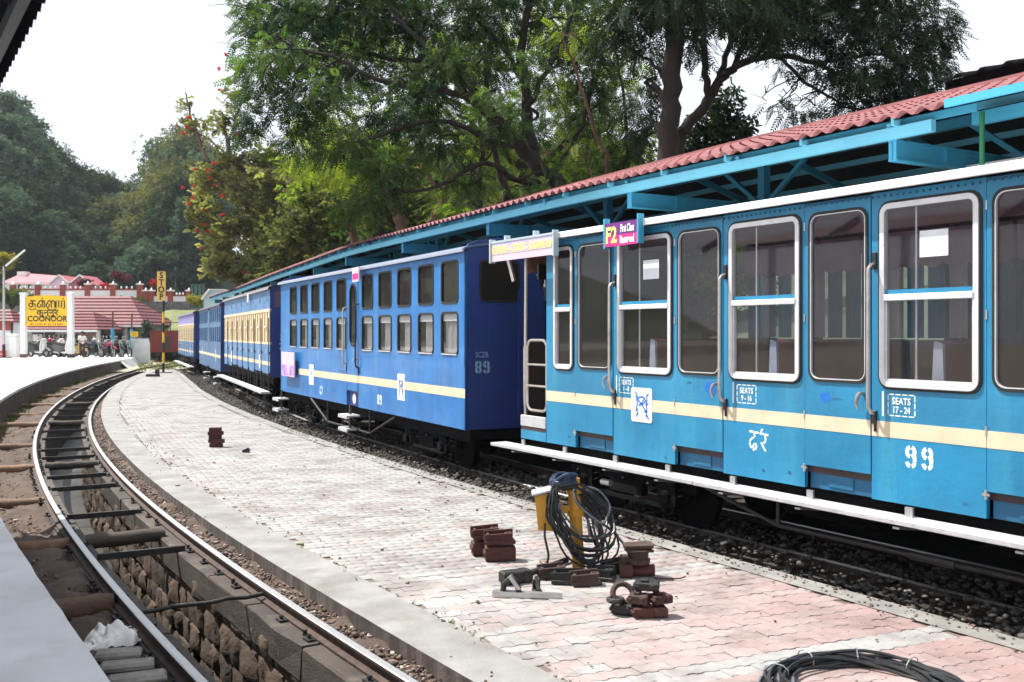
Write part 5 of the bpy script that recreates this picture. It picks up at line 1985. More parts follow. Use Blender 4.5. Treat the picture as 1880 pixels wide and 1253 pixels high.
# r with dot
tam([(2.26, .0), (2.26, .46), (2.46, .46), (2.46, .0)]); tam([(2.34, .58), (2.40, .64)], .10); tam([(2.46, .02), (2.40, -.08)])
tm.build('lettering', M['black'], bo)
text_obj('lettering', '\u0915\u0941\u0928\u094d\u0928\u0942\u0930', .56, M['black'], bo, (xm + .02, -.054, 3.02), sx=1.15, bold=.012)
text_obj('lettering', 'COONOOR', .52, M['black'], bo, (xm + .02, -.054, 2.60), sx=.95, bold=.016)
sm = MB()
for i in range(15):
    xx = x0 + .30 + i * (x1 - x0 - .6) / 15
    sm.box(xx, xx + rnd.uniform(.05, .12), -.053, -.0505, 2.20, 2.30)
sm.build('lettering', plain('red_lettering', (.55, .06, .02)), bo)

YS = 51.8
st = empty('stop_post', (sx(300, YS), YS, Z_IS), 0, 'black and yellow banded post carrying a tall STOP board', 'stop sign')
zz = lambda py: EYE + (HY - py) * YS / FPX - Z_IS
bands = [(685, 667, 0), (667, 648, 1), (648, 629, 0), (629, 611, 1), (611, 593, 0), (593, 573, 1), (573, 545, 0)]
for a, b, yel in bands:
    MB().cyl((0, 0, zz(a)), (0, 0, zz(b)), .062, 12).build('band', M['signyellow'] if yel else M['black'], st, smooth=True)
hw = .19
bd = MB().box(-hw - .10, hw - .04, -.11, -.075, zz(552.5), zz(499)).build('board', mat('stop_board_yellow', (.72, .46, .10), .5, var=.05), st)
for i, ch in enumerate('STOP'):
    text_obj('lettering', ch, .44, M['black'], bd, (-.068, -.113, zz(506.5 + 13.1 * i)), sx=.92, bold=.016)
bp_ = MB().box(-.55, .45, -.06, .06, 0, .04)
bp_.build('base_bar', M['black'], st)

YL = 67.0
lp = empty('lamp_post', (sx(14, YL), YL - .5, Z_PL), 0, 'silver lamp post with a black foot and a slanting tube light', 'lamp post')
zz = lambda py: EYE + (HY - py) * YL / FPX - Z_PL
MB().cyl((0, 0, .9), (0, 0, zz(490)), .085, 12, .07).build('pole', M['steel'], lp, smooth=True)
MB().cyl((0, 0, 0.06), (0, 0, .9), .10, 12).build('pole_foot', M['black'], lp, smooth=True)
MB().box(-.35, .45, -.2, .2, 0, .06).build('base', M['iron'], lp)
hd = MB()
hd.bar((-.5, 0, zz(500)), (.1, 0, zz(488)), .10, .10)
hd.bar((.05, 0, zz(489)), (.12, 0, zz(495)), .12, .12)
hd.build('arm', M['iron'], lp)
MB().bar((.1, 0, zz(490)), (1.5, -.2, zz(461)), .10, .09).build('lamp', M['lampglass'], lp)

YF = 73.5
def pole_thing(px, ytop, ybot, m1, m2, label, Y=YF):
    r0 = empty('pole', (sx(px, Y), Y, EYE + (HY - ybot) * Y / FPX), 0, label, 'pole')
    h = (ybot - ytop) * Y / FPX
    MB().cyl((0, 0, 0), (0, 0, h * .55), .11, 10).build('pole_foot', M[m1], r0, smooth=True)
    MB().cyl((0, 0, h * .55), (.03, 0, h), .06, 10).build('pole_top', M[m2], r0, smooth=True)
pole_thing(206.5, 571, 640, 'canopyblue', 'barkred', 'thin pole with a pale blue foot before the veranda, left of the yellow sign')
pole_thing(241.5, 576, 640, 'canopyblue', 'barkred', 'thin blue-footed pole beside the small yellow sign and white fence')
ys_ = empty('notice_sign', (sx(249.5, YF), YF - .3, 1.2), 0, 'small yellow notice board on a post above the white fence', 'sign')
b_ = MB().prism(rr_pts(-.28, .28, .62, 1.02, .12), lambda a, b, d: (a, d, b), -.03, .03).build('board', M['signyellow'], ys_)
for i, z in enumerate((.92, .83, .74)):
    MB().box(-.18, .18 - .04 * i, -.033, -.0305, z - .012, z + .012).build('text_line', plain('brown_text', (.25, .12, .01)), b_)
MB().cyl((0, .0, -.9), (0, 0, .62), .03, 8).build('post', M['steel'], ys_)

# picket fence
pf = empty('picket_fence', (sx(257, 71.5), 71.5, .1), 0, 'weathered white picket fence at the end of the forecourt', 'fence')
for i in range(15):
    x = sx(241.5 + i * 2.05, 71.5) - sx(257, 71.5)
    h = 1.62 + .04 * (i % 2)
    MB().prism([(x - .035, 0), (x + .035, 0), (x + .035, h - .1), (x, h), (x - .035, h - .1)], lambda a, b, d: (a, d + i * .02, b), -.02, .02).build('picket', M['fencewhite'], pf)
ra = MB()
ra.box(-.62, .62, .03, .30, -.2, 1.32)
ra.build('panel', M['fencewhite'], pf)
tag(MB().box(-.24, .24, -.22, .22, 0, 1.45, .03).box(-.30, .30, -.28, .28, 1.451, 1.6, .04).build('gate_pillar', M['white']), 'squat white gate pillar standing beside the lamp post', 'pillar').location = (sx(23.5, 68), 68.2, Z_PL - .01)
crt = empty('crate', (sx(6, 68), 67.8, Z_PL), 0, 'red crate at the foot of the lamp post', 'crate')
MB().box(-.35, .25, -.2, .2, 0, .46, .01).build('body', plain('red_plastic', (.55, .06, .05)), crt)
MB().box(-.33, .23, -.202, -.2005, .2, .24).build('slot', M['white'], crt)

# ------------------------------------------------------------------ station building and houses beyond
def hip_roof(x0, x1, y0, y1, z0, z1, inl, inr, m, parent, name='roof', ridge=.2, nrows=9):
    """hipped roof with courses of tiles standing proud"""
    mb = MB()
    ym = (y0 + y1) / 2
    e = [Vector((x0, y0, z0)), Vector((x1, y0, z0)), Vector((x1, y1, z0)), Vector((x0, y1, z0))]
    r0, r1 = Vector((x0 + inl, ym, z1)), Vector((x1 - inr, ym, z1))
    def slope(a, b, c, d):
        for i in range(nrows):
            u0, u1 = i / nrows, (i + 1) / nrows
            p = [a.lerp(d, u0), b.lerp(c, u0), b.lerp(c, u1), a.lerp(d, u1)]
            lift = Vector((0, 0, .10))
            v = [p[0], p[1], p[0] + lift, p[1] + lift, p[3] + Vector((0, 0, .005)), p[2] + Vector((0, 0, .005))]
            mb.add(v, [(0, 1, 3, 2), (2, 3, 5, 4)])
    slope(e[0], e[1], r1, r0)
    slope(e[2], e[3], r0, r1)
    slope(e[1], e[2], r1, r1 + Vector((0, .01, 0)))
    slope(e[3], e[0], r0, r0 - Vector((0, .01, 0)))
    return mb.build(name, m, parent)
stn = empty('station_building', (sx(150, 82), 82, .35), 0, 'station building with a big red tiled roof and shaded veranda', 'building')
X0, X1 = sx(10, 82) - stn.location.x, sx(266, 82) - stn.location.x
zz = lambda py, Y: EYE + (HY - py) * Y / FPX - .35
rf = hip_roof(X0, X1, 0, 8.6, zz(597.5, 82), zz(544, 86), .5, 2.9, M['redroof'], stn)
MB().box(X0 + .1, X1 - .1, -.06, -.01, zz(597.5, 82) - .14, zz(597.5, 82) + .02).build('gutter', M['white'], stn)
MB().box(X0 + .6, X1 - .6, 2.6, 8, 0, zz(597.5, 82)).build('wall', M['wallshade'], stn)
for px in (182, 205, 228, 262):
    x = sx(px, 82) - stn.location.x
    MB().box(x - .14, x + .14, .2, .5, 0, zz(597.5, 82) - .05).build('veranda_post', plain('veranda_teal', (.05, .10, .13)) if px < 200 else M['wallshade'], stn)
for px0, px1, z0, z1, m in ((187, 193, 0, 1.7, 'black'), (196, 202, .6, 1.5, 'corr'), (211, 222, 0, 1.75, 'interior'), (236, 246, .5, 1.6, 'corr')):
    a, b = sx(px0, 84.4) - stn.location.x, sx(px1, 84.4) - stn.location.x
    MB().box(a, b, 2.54, 2.59, z0, z1).build('door' if z0 == 0 else 'window', M[m], stn)
po = empty('porch', (sx(100, 77), 77, .35), 0, 'low porch with its own red roof in front of the station building', 'porch')
X0, X1 = sx(30, 77) - po.location.x, sx(180, 77) - po.location.x
ze = zz(606.5, 77)
hip_roof(X0, X1, 0, 7.6, ze, zz(573, 80.5), .4, 2.0, M['redroof'], po, nrows=6)
MB().box(X0 + .05, X1 - .05, -.06, -.01, ze - .14, ze + .02).build('gutter', M['white'], po)
MB().box(X0 + .3, X1 - 1.6, 1.9, 4.6, 0, ze + .3).build('wall', M['wallshade'], po)
for px in (34, 178):
    x = sx(px, 77) - po.location.x
    MB().box(x - .12, x + .12, .1, .34, 0, ze).build('post', M['wallshade'], po)
for px0, px1, z1, m in ((58, 78, 1.75, 'black'), (82, 100, 1.9, 'interior'), (110, 118, 1.6, 'corr'), (138, 143, 1.7, 'black'), (150, 158, 1.75, 'pillarred')):
    a, b = sx(px0, 78.8) - po.location.x, sx(px1, 78.8) - po.location.x
    MB().box(a, b, 1.83, 1.89, 0, z1).build('door', M[m], po)
MB().box(sx(59.5, 78.7) - po.location.x, sx(76, 78.7) - po.location.x, 1.74, 1.82, .9, 1.65).build('notice_panel', M['white'], po)
kb = empty('kiosk', (sx(8, 72), 72, .4), 0, 'small kiosk with a dark red roof at the left behind the lamp post', 'kiosk')
zk = lambda py: EYE + (HY - py) * 72 / FPX - .4
MB().box(-1.4, .62, 0, 1.6, 0, zk(592)).build('wall', M['fencewhite'], kb)
MB().box(-1.4, .66, -.04, -.01, zk(607), zk(592)).build('fascia', M['pillarred'], kb)
hip_roof(-2.2, .85, -.3, 2.4, zk(592), zk(568), 1, 1, M['redroof'], kb, nrows=4)
for x in (-.72, .58): MB().box(x - .05, x + .05, -.14, -.06, 0, zk(592)).build('post', M['black'], kb)
MB().box(.05, .50, -.08, -.045, zk(616), zk(610.5)).build('panel', M['white'], kb)
MB().box(-.62, -.08, -.06, -.03, .3, zk(618)).build('panel', M['signpink'], kb)

# upper terrace
YT = 96.0
zt = lambda py, Y=YT: EYE + (HY - py) * Y / FPX
terr_w = MB()
def terrace(px0, px1, pytop, name, Y=YT, depth=26):
    x0, x1 = sx(px0, Y), sx(px1, Y)
    return x0, x1, zt(pytop, Y)
def stone_wall(px0, px1, pytop, Y, label):
    x0, x1, z1 = terrace(px0, px1, pytop, '', Y)
    root = empty('retaining_wall', ((x0 + x1) / 2, Y, 0), 0, label, 'wall')
    MB().box(x0 - root.location.x, x1 - root.location.x, .06, 9, -.4, z1).build('core', M['rubblewall'], root)
    mb = MB()
    r_ = random.Random(int(px0))
    z = .0
    while z < z1 - .1:
        h = r_.uniform(.22, .34)
        x = x0
        while x < x1:
            w_ = r_.uniform(.25, .55)
            xx1 = min(x + w_, x1)
            zz1 = min(z + h, z1)
            d = r_.uniform(.02, .12)
            mb.box(x - root.location.x + .01, xx1 - root.location.x - .01, -d, .06, z + .01, zz1 - .01)
            x += w_
        z += h
    mb.build('stones', M['rubblewall'], root, kind='stuff')
stone_wall(-40, 262, 548, YT, 'stone retaining wall below the upper balustrade of the terrace')
stone_wall(262.5, 352, 554, YT - 1.0, 'grey stone retaining wall right behind the STOP post')
def balustrade(pxs, pyb, pyt, Y, label):
    root = empty('balustrade', (sx(pxs[0], Y), Y, zt(pyb, Y)), 0, label, 'balustrade')
    ox = root.location.x
    h = (pyb - pyt) * Y / FPX
    for i, px in enumerate(pxs):
        x = sx(px, Y) - ox
        p = MB().box(x - .24, x + .24, -.22, .22, 0, h + .30).build('pillar', M['pillarred'], root)
        c = MB().box(x - .30, x + .30, -.28, .28, h + .302, h + .42)
        c.lathe([(.16, 0), (.12, .06), (.04, .09), (.09, .16), (.02, .22)], 10, (x, 0, h + .42))
        c.build('cap', M['white'], p)
        if i:
            xa = sx(pxs[i - 1], Y) - ox + .25
            MB().box(xa, x - .25, -.10, .10, 0, h * .75).build('panel', M['white'], root)
            MB().box(xa, x - .25, -.14, .14, h * .752, h * .90).build('coping', M['pillarred'], root)
            nf = 4
            for q in range(1, nf):
                xx = xa + (x - .25 - xa) * q / nf
                MB().lathe([(.03, 0), (.10, .06), (.10, .16), (.02, .28)], 8, (xx, 0, h * .9)).build('finial', M['white'], root)
balustrade([24, 70, 116, 161.5, 208, 257], 547, 529, YT + .3, 'white balustrade with brick-red pillars along the upper terrace')
balustrade([268, 278, 313.5, 347], 554.5, 541, YT - .6, 'shorter white balustrade with red pillars behind the STOP board')
hb = empty('white_house', (sx(85, 106), 106, zt(536, 106)), 0, 'long white house under a pink roof on the terrace', 'house')
zh = lambda py: EYE + (HY - py) * 106 / FPX - hb.location.z
X0, X1 = sx(6, 106) - hb.location.x, sx(160, 106) - hb.location.x
MB().box(X0, X1 - .3, .3, 6, 0, zh(517)).build('wall', M['white'], hb)
rf = MB()
rf.add([(X0 - .2, 0, zh(519)), (X1, 0, zh(526)), (X1 - 1.5, 3.5, zh(507)), (X0 + .3, 3.5, zh(498)), (X1, 7, zh(526)), (X0 - .2, 7, zh(519))], [(0, 1, 2, 3), (3, 2, 4, 5), (1, 4, 2)])
rf.build('roof', M['pinkroof'], hb)
for px in (103, 141):
    x = sx(px, 104) - hb.location.x
    g = MB()
    h0, h1 = zh(523), zh(506.5)
    g.add([(x - 1.15, -1.3, h0), (x + 1.15, -1.3, h0), (x, -1.3, h1), (x - 1.15, 3, h0), (x + 1.15, 3, h0), (x, 3, h1)], [(0, 3, 5, 2), (1, 2, 5, 4)])
    gr = g.build('gable_roof', M['pinkroof'], hb)
    g = MB()
    g.bar((x - 1.15, -1.33, h0), (x, -1.33, h1), .06, .16)
    g.bar((x + 1.15, -1.33, h0), (x, -1.33, h1), .06, .16)
    g.build('barge_board', M['white'], gr)
    g = MB()
    g.prism([(x - 1.0, 0), (x + 1.0, 0), (x + 1.0, h0), (x, h1 - .1), (x - 1.0, h0)], lambda a, b, d: (a, d, b), -1.2, 0)
    g.build('gable_wall', M['signpink'] if px < 120 else M['pinkroof'], hb)
MB().box(sx(26, 108) - hb.location.x, sx(42, 108) - hb.location.x, 2.6, 3.6, zh(510), zh(496)).build('chimney', M['white'], hb)
for px in (33, 52, 66): 
    x = sx(px, 106) - hb.location.x
    MB().box(x - .16, x + .16, .24, .295, zh(530), zh(523)).build('window', M['black'], hb)
# red wagon at the end of the line
rw = empty('wagon', (sx(305, 76), 76, -.12), R(18), 'oxide red goods wagon standing at the end of the line', 'wagon')
b_ = MB()
b_.box(-1.15, 1.15, 0, 5.5, .75, 2.35)
b_.build('body', M['wagonred'], rw)
for x in (-1.1, -.4, .4, 1.1):
    MB().box(x - .05, x + .05, -.06, 0, .75, 2.35).build('stanchion', M['wagonred'], rw)
MB().box(-.38, .38, -.04, 0, .95, 2.0).build('end_door', M['interior'], rw)
MB().box(-1.2, 1.2, -.08, 5.6, 2.351, 2.43).build('roof', M['wagonred'], rw)
for x in (-1.0, -.3, .3, 1.0): MB().box(x - .03, x + .03, 0, .06, 2.43, 3.0).build('rail_post', M['iron'], rw)
MB().box(-1.05, 1.05, 0, .05, 3.0, 3.05).build('rail_bar', M['iron'], rw)
MB().box(-1.1, 1.1, .1, 5.4, .35, .745).build('underframe', M['under'], rw)
for x in (-.6, .6):
    MB().lathe([(.12, 0), (.16, -.05), (.16, -.12), (.02, -.12)], 12, (x, 0, .62), 'y').build('buffer', M['iron'], rw)
for yy_ in (1.2, 4.2):
    mb = MB()
    for x in (-.52, .52): mb.lathe([(.4, -.05), (.4, .05), (.1, .06)], 18, (x, yy_, .4), 'x')
    mb.build('wheelset', M['iron'], rw)
# grass bank, green netting and pale house at the right of the stone wall
bank = []
for i in range(9):
    for j in range(7):
        px = 300 + i * 18
        Y = 78 + j * 2.6
        z = -.1 + j * .72 + .15 * noise.noise(Vector((i * .7, j * .8, 0))) + i * .03
        bank.append((sx(px, Y), Y, min(z, 4.6)))
me = bpy.data.meshes.new('bank')
me.from_pydata(bank, [], [(i * 7 + j, (i + 1) * 7 + j, (i + 1) * 7 + j + 1, i * 7 + j + 1) for i in range(8) for j in range(6)])
me.polygons.foreach_set('use_smooth', [True] * len(me.polygons))
structure('grass_bank', me, M['lawn'])
gf = empty('net_fence', (sx(362, 92), 92, 4.4), 0, 'green net fence on poles beside the pale blue house', 'fence')
MB().box(sx(349, 92) - gf.location.x, sx(377, 92) - gf.location.x, 0, .04, 0, 2.2).build('netting', M['greennet'], gf)
for px in (350, 356, 363, 370, 376):
    MB().cyl((sx(px, 92) - gf.location.x, -.05, 0), (sx(px, 92) - gf.location.x, -.05, 2.3), .04, 6).build('pole', M['iron'], gf)
hc = empty('pale_house', (sx(389, 82), 82, 3.0), 0, 'pale blue house end rising behind the far tip of the canopy', 'house')
zc = lambda py: EYE + (HY - py) * 82 / FPX - 3.0
xa, xb = sx(374, 82) - hc.location.x, sx(412, 82) - hc.location.x
MB().prism([(xa, -2.2), (xb, -2.2), (xb, zc(533)), (sx(385, 82) - hc.location.x, zc(533)), (xa, zc(549))], lambda a, b, d: (a, d, b), 0, 6).build('wall', M['housecyan'], hc)
MB().bar((xa - .1, 2.8, zc(550)), (sx(385.5, 82) - hc.location.x, 2.8, zc(532)), 6.3, .12).build('roof', M['white'], hc)
MB().box(sx(385, 82) - hc.location.x, xb, -.2, 6.1, zc(533), zc(531.5)).build('roof', M['white'], hc)
# round star emblem and small flag above the far canopy end
se = empty('star_emblem', (sx(438, 57), 57, 4.4), 0, 'round white ring with an orange star above the far canopy', 'emblem')
mb = MB()
zc_ = EYE + (HY - 506.5) * 57 / FPX - 4.4
mb.tube([(.26 * math.cos(i * .2618), 0, zc_ + .26 * math.sin(i * .2618)) for i in range(24)], .03, 6, closed=True)
mb.build('ring', M['white'], se, smooth=True)
MB().lathe([(.235, 0), (.235, .03), (.01, .03)], 20, (0, 0, zc_), 'y').build('disc', M['black'], se)
pts = [((.13 if i % 2 == 0 else .055) * math.sin(i * math.pi / 5), (.13 if i % 2 == 0 else .055) * math.cos(i * math.pi / 5) + zc_) for i in range(10)]
MB().prism(pts[::-1], lambda a, b, d: (a, d, b), -.02, -.002).build('star', plain('orange_star', (.75, .22, .02)), se)
MB().cyl((0, .02, -.6), (0, .02, zc_ - .26), .025, 6).build('stem', M['iron'], se)
fl = empty('flag', (sx(459, 57), 57, 4.4), 0, 'little blue and white flag right of the star emblem', 'flag')
MB().cyl((0, 0, -.5), (0, 0, 1.35), .02, 6).build('pole', M['iron'], fl)
MB().box(.02, .24, -.01, .01, .85, 1.22).build('cloth', plain('flag_blue', (.02, .12, .45)), fl)
MB().box(.02, .24, -.01, .01, 1.222, 1.33).build('cloth', M['white'], fl)

# ------------------------------------------------------------------ parked two-wheelers
def wheel(parent, x, r_, w=.09):
    t = MB()
    t.tube([(x + (r_ - w / 2) * math.cos(a * .3491), 0, r_ + (r_ - w / 2) * math.sin(a * .3491)) for a in range(18)], w / 2, 8, closed=True)
    o = t.build('wheel', M['tyre'], parent, smooth=True)
    m_ = MB()
    for a in range(6):
        m_.bar((x, 0, r_), (x + (r_ - w) * math.cos(a * 1.047), 0, r_ + (r_ - w) * math.sin(a * 1.047)), .02, .025)
    m_.lathe([(.05, -.05), (.05, .05)], 10, (x, 0, r_), 'y')
    m_.tube([(x + (r_ - w) * math.cos(a * .3491), 0, r_ + (r_ - w) * math.sin(a * .3491)) for a in range(18)], .012, 5, closed=True)
    m_.build('rim', M['steel'], o)
GP = 'two-wheelers parked on the forecourt'
def motorbike(px, Y, rz, z, label, body, seat='black'):
    b = empty('motorbike', (sx(px, Y), Y, z), rz, label, 'motorbike', GP)
    b.scale = (BS, BS, BS)
    wheel(b, -.62, .31)
    wheel(b, .66, .31, .08)
    m_ = MB()
    prof = [(-.12, .70), (.0, .84), (.22, .92), (.38, .84), (.40, .72), (.18, .66)]
    m_.prism(prof, lambda a, c, d: (a, d, c), -.13, .13)
    m_.build('tank', body, b)
    m_ = MB()
    m_.prism([(-.80, .84), (-.55, .76), (-.12, .70), (-.08, .80), (-.3, .83), (-.6, .88), (-.85, .92)], lambda a, c, d: (a, d, c), -.12, .12)
    m_.build('seat', M[seat], b)
    m_ = MB()
    m_.prism([(-.95, .80), (-.55, .72), (-.40, .55), (-.30, .62), (-.15, .70), (-.6, .80)], lambda a, c, d: (a, d, c), -.09, .09)
    m_.build('side_cover', body, b)
    m_ = MB()
    m_.box(-.18, .24, -.14, .14, .28, .62, .03)
    m_.cyl((-.05, 0, .5), (.18, 0, .68), .10, 10)
    m_.cyl((.1, .16, .32), (-.75, .18, .40), .05, 8)
    m_.bar((.42, 0, .86), (.1, 0, .35), .05, .06)
    m_.bar((-.2, .08, .6), (-.62, .1, .31), .05, .04)
    m_.bar((-.2, -.08, .6), (-.62, -.1, .31), .05, .04)
    m_.build('engine', M['iron'], b)
    m_ = MB()
    for y in (-.07, .07): m_.cyl((.66, y, .31), (.42, y, .95), .022, 8)
    m_.tube([(.30, -.36, 1.02), (.40, -.2, 1.04), (.42, 0, 1.0), (.40, .2, 1.04), (.30, .36, 1.02)], .016, 6)
    for y in (-.3, .3):
        m_.cyl((.40, y, 1.04), (.44, y * 1.05, 1.2), .008, 5)
        m_.lathe([(.01, -.01), (.055, 0), (.01, .012)], 8, (.44, y * 1.05, 1.22), 'x')
    m_.build('fork', M['steel'], b)
    MB().lathe([(.04, -.06), (.095, 0), (.09, .04), (.01, .05)], 12, (.50, 0, .90), 'x').build('headlight', M['steel'], b)
    for xc, rr in ((.66, .35), (-.62, .36)):
        m_ = MB()
        for a in range(6):
            t0, t1 = R(35 + a * 18), R(53 + a * 18)
            m_.obox((xc + rr * math.cos((t0 + t1) / 2), 0, .31 + rr * math.sin((t0 + t1) / 2)), ((-math.sin((t0 + t1) / 2), 0, math.cos((t0 + t1) / 2)), (0, 1, 0), (math.cos((t0 + t1) / 2), 0, math.sin((t0 + t1) / 2))), .12, .13, .012)
        m_.build('mudguard', body, b)
    return b
def scooter(px, Y, rz, z, label, body, accent):
    b = empty('scooter', (sx(px, Y), Y, z), rz, label, 'scooter', GP)
    b.scale = (BS, BS, BS)
    wheel(b, -.55, .24, .11)
    wheel(b, .62, .24, .10)
    m_ = MB()
    m_.prism([(-.86, .62), (-.70, .36), (-.25, .28), (-.10, .40), (-.12, .66), (-.5, .72), (-.86, .74)], lambda a, c, d: (a, d, c), -.17, .17)
    m_.build('rear_body', accent, b)
    m_ = MB()
    m_.prism([(-.86, .76), (-.10, .68), (-.06, .76), (-.3, .82), (-.88, .86)], lambda a, c, d: (a, d, c), -.14, .14)
    m_.build('seat', M['black'], b)
    m_ = MB()
    m_.prism([(-.12, .26), (.32, .24), (.34, .30), (-.12, .33)], lambda a, c, d: (a, d, c), -.15, .15)
    m_.prism([(.30, .24), (.40, .30), (.36, .66), (.46, .92), (.38, .95), (.29, .66)], lambda a, c, d: (a, d, c), -.19, .19)
    m_.prism([(.40, .32), (.56, .50), (.50, .92), (.46, .92), (.37, .66)], lambda a, c, d: (a, d, c), -.11, .11)
    m_.build('front_shield', body, b)
    m_ = MB()
    for a in range(5):
        t0 = R(40 + a * 24)
        m_.obox((.62 + .29 * math.cos(t0), 0, .24 + .29 * math.sin(t0)), ((-math.sin(t0), 0, math.cos(t0)), (0, 1, 0), (math.cos(t0), 0, math.sin(t0))), .14, .16, .02)
    m_.build('mudguard', body, b)
    m_ = MB()
    m_.box(.34, .50, -.13, .13, .94, 1.08, .03)
    m_.build('head_cowl', body, b)
    MB().lathe([(.07, 0), (.06, .025), (.01, .03)], 10, (.50, 0, 1.01), 'x').build('headlight', M['lampglass'], b)
    m_ = MB()
    m_.tube([(.28, -.34, 1.02), (.40, -.12, 1.06), (.40, .12, 1.06), (.28, .34, 1.02)], .016, 6)
    for y in (-.28, .28):
        m_.cyl((.34, y, 1.04), (.38, y * 1.1, 1.22), .008, 5)
        m_.lathe([(.01, -.01), (.06, 0), (.01, .012)], 8, (.38, y * 1.1, 1.24), 'x')
    m_.cyl((.42, 0, .94), (.62, 0, .24), .03, 8)
    m_.build('handlebar', M['iron'], b)
    return b
pb_ = lambda n, c, r_=.3: plain(n, c, r_)
BS = 1.22
motorbike(72, 71.5, R(-20), .40, 'dark motorbike with upright mirrors, half hidden behind the dark scooter', M['black'])
scooter(70, 69.3, R(-22), .42, 'dark scooter with a white front, nearest the left sign post', pb_('scooter_white', (.7, .7, .7)), pb_('scooter_dark', (.03, .035, .04)))
motorbike(60, 71.8, R(-28), .40, 'black motorbike close behind the left sign post', M['black'])
motorbike(126, 71.8, R(-30), .40, 'black motorbike behind the right-hand sign post', M['black'])
motorbike(186, 71.6, R(-38), .38, 'black motorbike squeezed between the navy and the red-tank ones', M['black'])
motorbike(97, 71.5, R(-25), .40, 'black motorbike parked behind the white scooters under the board', M['black'])
scooter(104, 69.2, R(-28), .42, 'white scooter beneath the middle of the yellow station board', pb_('scooter_white2', (.74, .74, .74)), pb_('scooter_white3', (.10, .10, .11)))
scooter(119, 68.6, R(-30), .42, 'white scooter immediately left of the right-hand sign post', pb_('scooter_pale', (.75, .75, .72)), pb_('scooter_grey', (.08, .08, .09)))
scooter(143, 69.5, R(-35), .40, 'cream yellow scooter parked between the sign post and the man', pb_('scooter_cream', (.60, .45, .20)), pb_('scooter_cream2', (.55, .42, .2)))
motorbike(172, 70.0, R(-32), .38, 'navy blue motorbike just right of the standing man', pb_('bike_navy', (.03, .05, .09)))
motorbike(198, 70.6, R(-40), .36, 'black motorbike with a red tank, third from the white fence', pb_('bike_red', (.45, .03, .09)))
motorbike(214, 70.9, R(-42), .36, 'black motorbike in the middle of the three by the white fence', pb_('bike_black', (.02, .02, .022)))
motorbike(229, 71.1, R(-45), .34, 'dark teal motorbike parked closest to the white fence', pb_('bike_teal', (.02, .07, .07)), 'black')
for px, Y, z, c, lb in ((92, 69.6, 1.62, (.65, .05, .12), 'pink-red crash helmet resting on a parked scooter'), (173.5, 70, 1.62, (.6, .6, .6), 'grey crash helmet on the navy motorbike')):
    h = MB()
    h.lathe([(.10, -.13), (.14, -.08), (.15, 0), (.13, .08), (.07, .13), (.01, .145)], 14)
    hh = tag(h.build('helmet', plain('helmet_shell', c, .25), smooth=True), lb, 'helmet')
    hh.location = (sx(px, Y), Y, z)
    v = MB()
    v.prism([(-.10, -.05), (.10, -.05), (.10, .03), (-.10, .03)], lambda a, b, d: (a, d, b), -.152, -.12)
    v.build('visor', M['black'], hh)
# small shrubs in pots etc. come with the plants
# ------------------------------------------------------------------ man standing by the bikes
def skin_mesh(name, verts, edges, radii, root=0, levels=1):
    me = bpy.data.meshes.new(name)
    me.from_pydata(verts, edges, [])
    o = bpy.data.objects.new(name, me)
    COL.objects.link(o)
    o.modifiers.new('skin', 'SKIN')
    for i, r_ in enumerate(radii):
        me.skin_vertices[0].data[i].radius = (r_, r_) if not isinstance(r_, tuple) else r_
    me.skin_vertices[0].data[root].use_root = True
    s = o.modifiers.new('sub', 'SUBSURF')
    s.levels = s.render_levels = levels
    dg = bpy.context.evaluated_depsgraph_get()
    m2 = bpy.data.meshes.new_from_object(o.evaluated_get(dg))
    bpy.data.objects.remove(o)
    m2.name = name
    m2.polygons.foreach_set('use_smooth', [True] * len(m2.polygons))
    return m2
man = empty('person', (sx(151, 68.2), 68.2, Z_PL), R(35), 'person in a loose white shirt and dark trousers looking down at their hands', 'person')
bv = [(0, 0, .95), (0, -.01, 1.15), (0, .0, 1.36), (0, -.02, 1.46), (0, -.04, 1.54), (0, -.06, 1.66),
      (.10, 0, .92), (.11, -.02, .50), (.11, .02, .10), (.11, -.12, .04), (-.10, 0, .92), (-.11, .0, .50), (-.11, .04, .10), (-.11, -.10, .04),
      (.19, 0, 1.38), (.24, -.03, 1.12), (.12, -.27, 1.08), (.05, -.34, 1.10), (-.19, 0, 1.38), (-.24, -.03, 1.12), (-.12, -.27, 1.08), (-.05, -.34, 1.10)]
be = [(0, 1), (1, 2), (2, 3), (3, 4), (4, 5), (0, 6), (6, 7), (7, 8), (8, 9), (0, 10), (10, 11), (11, 12), (12, 13), (2, 14), (14, 15), (15, 16), (16, 17), (2, 18), (18, 19), (19, 20), (20, 21)]
br_ = [.13, .12, .14, .07, .055, .095, .085, .06, .045, .04, .085, .06, .045, .04, .06, .045, .035, .04, .06, .045, .035, .04]
link('body', skin_mesh('body', bv, be, br_), M['skin'], man)
link('shirt', skin_mesh('shirt', [(0, 0, .80), (0, -.01, 1.1), (0, 0, 1.36), (0, -.02, 1.45), (.19, 0, 1.385), (.245, -.03, 1.14), (-.19, 0, 1.385), (-.245, -.03, 1.14)], [(0, 1), (1, 2), (2, 3), (2, 4), (4, 5), (2, 6), (6, 7)], [(.20, .17), .175, .17, .08, .085, .075, .085, .075]), M['shirt'], man)
link('trousers', skin_mesh('trousers', [(0, 0, .93), (.10, 0, .88), (.11, -.02, .50), (.11, .02, .11), (-.10, 0, .88), (-.11, 0, .50), (-.11, .04, .11)], [(0, 1), (1, 2), (2, 3), (0, 4), (4, 5), (5, 6)], [.15, .11, .085, .075, .11, .085, .075]), M['trouser'], man)
hm = MB()
hm.lathe([(.105, -.02), (.115, .04), (.09, .10), (.03, .125), (.005, .127)], 12, (0, -.045, 1.66))
hm.build('hair', M['hair'], man, smooth=True)

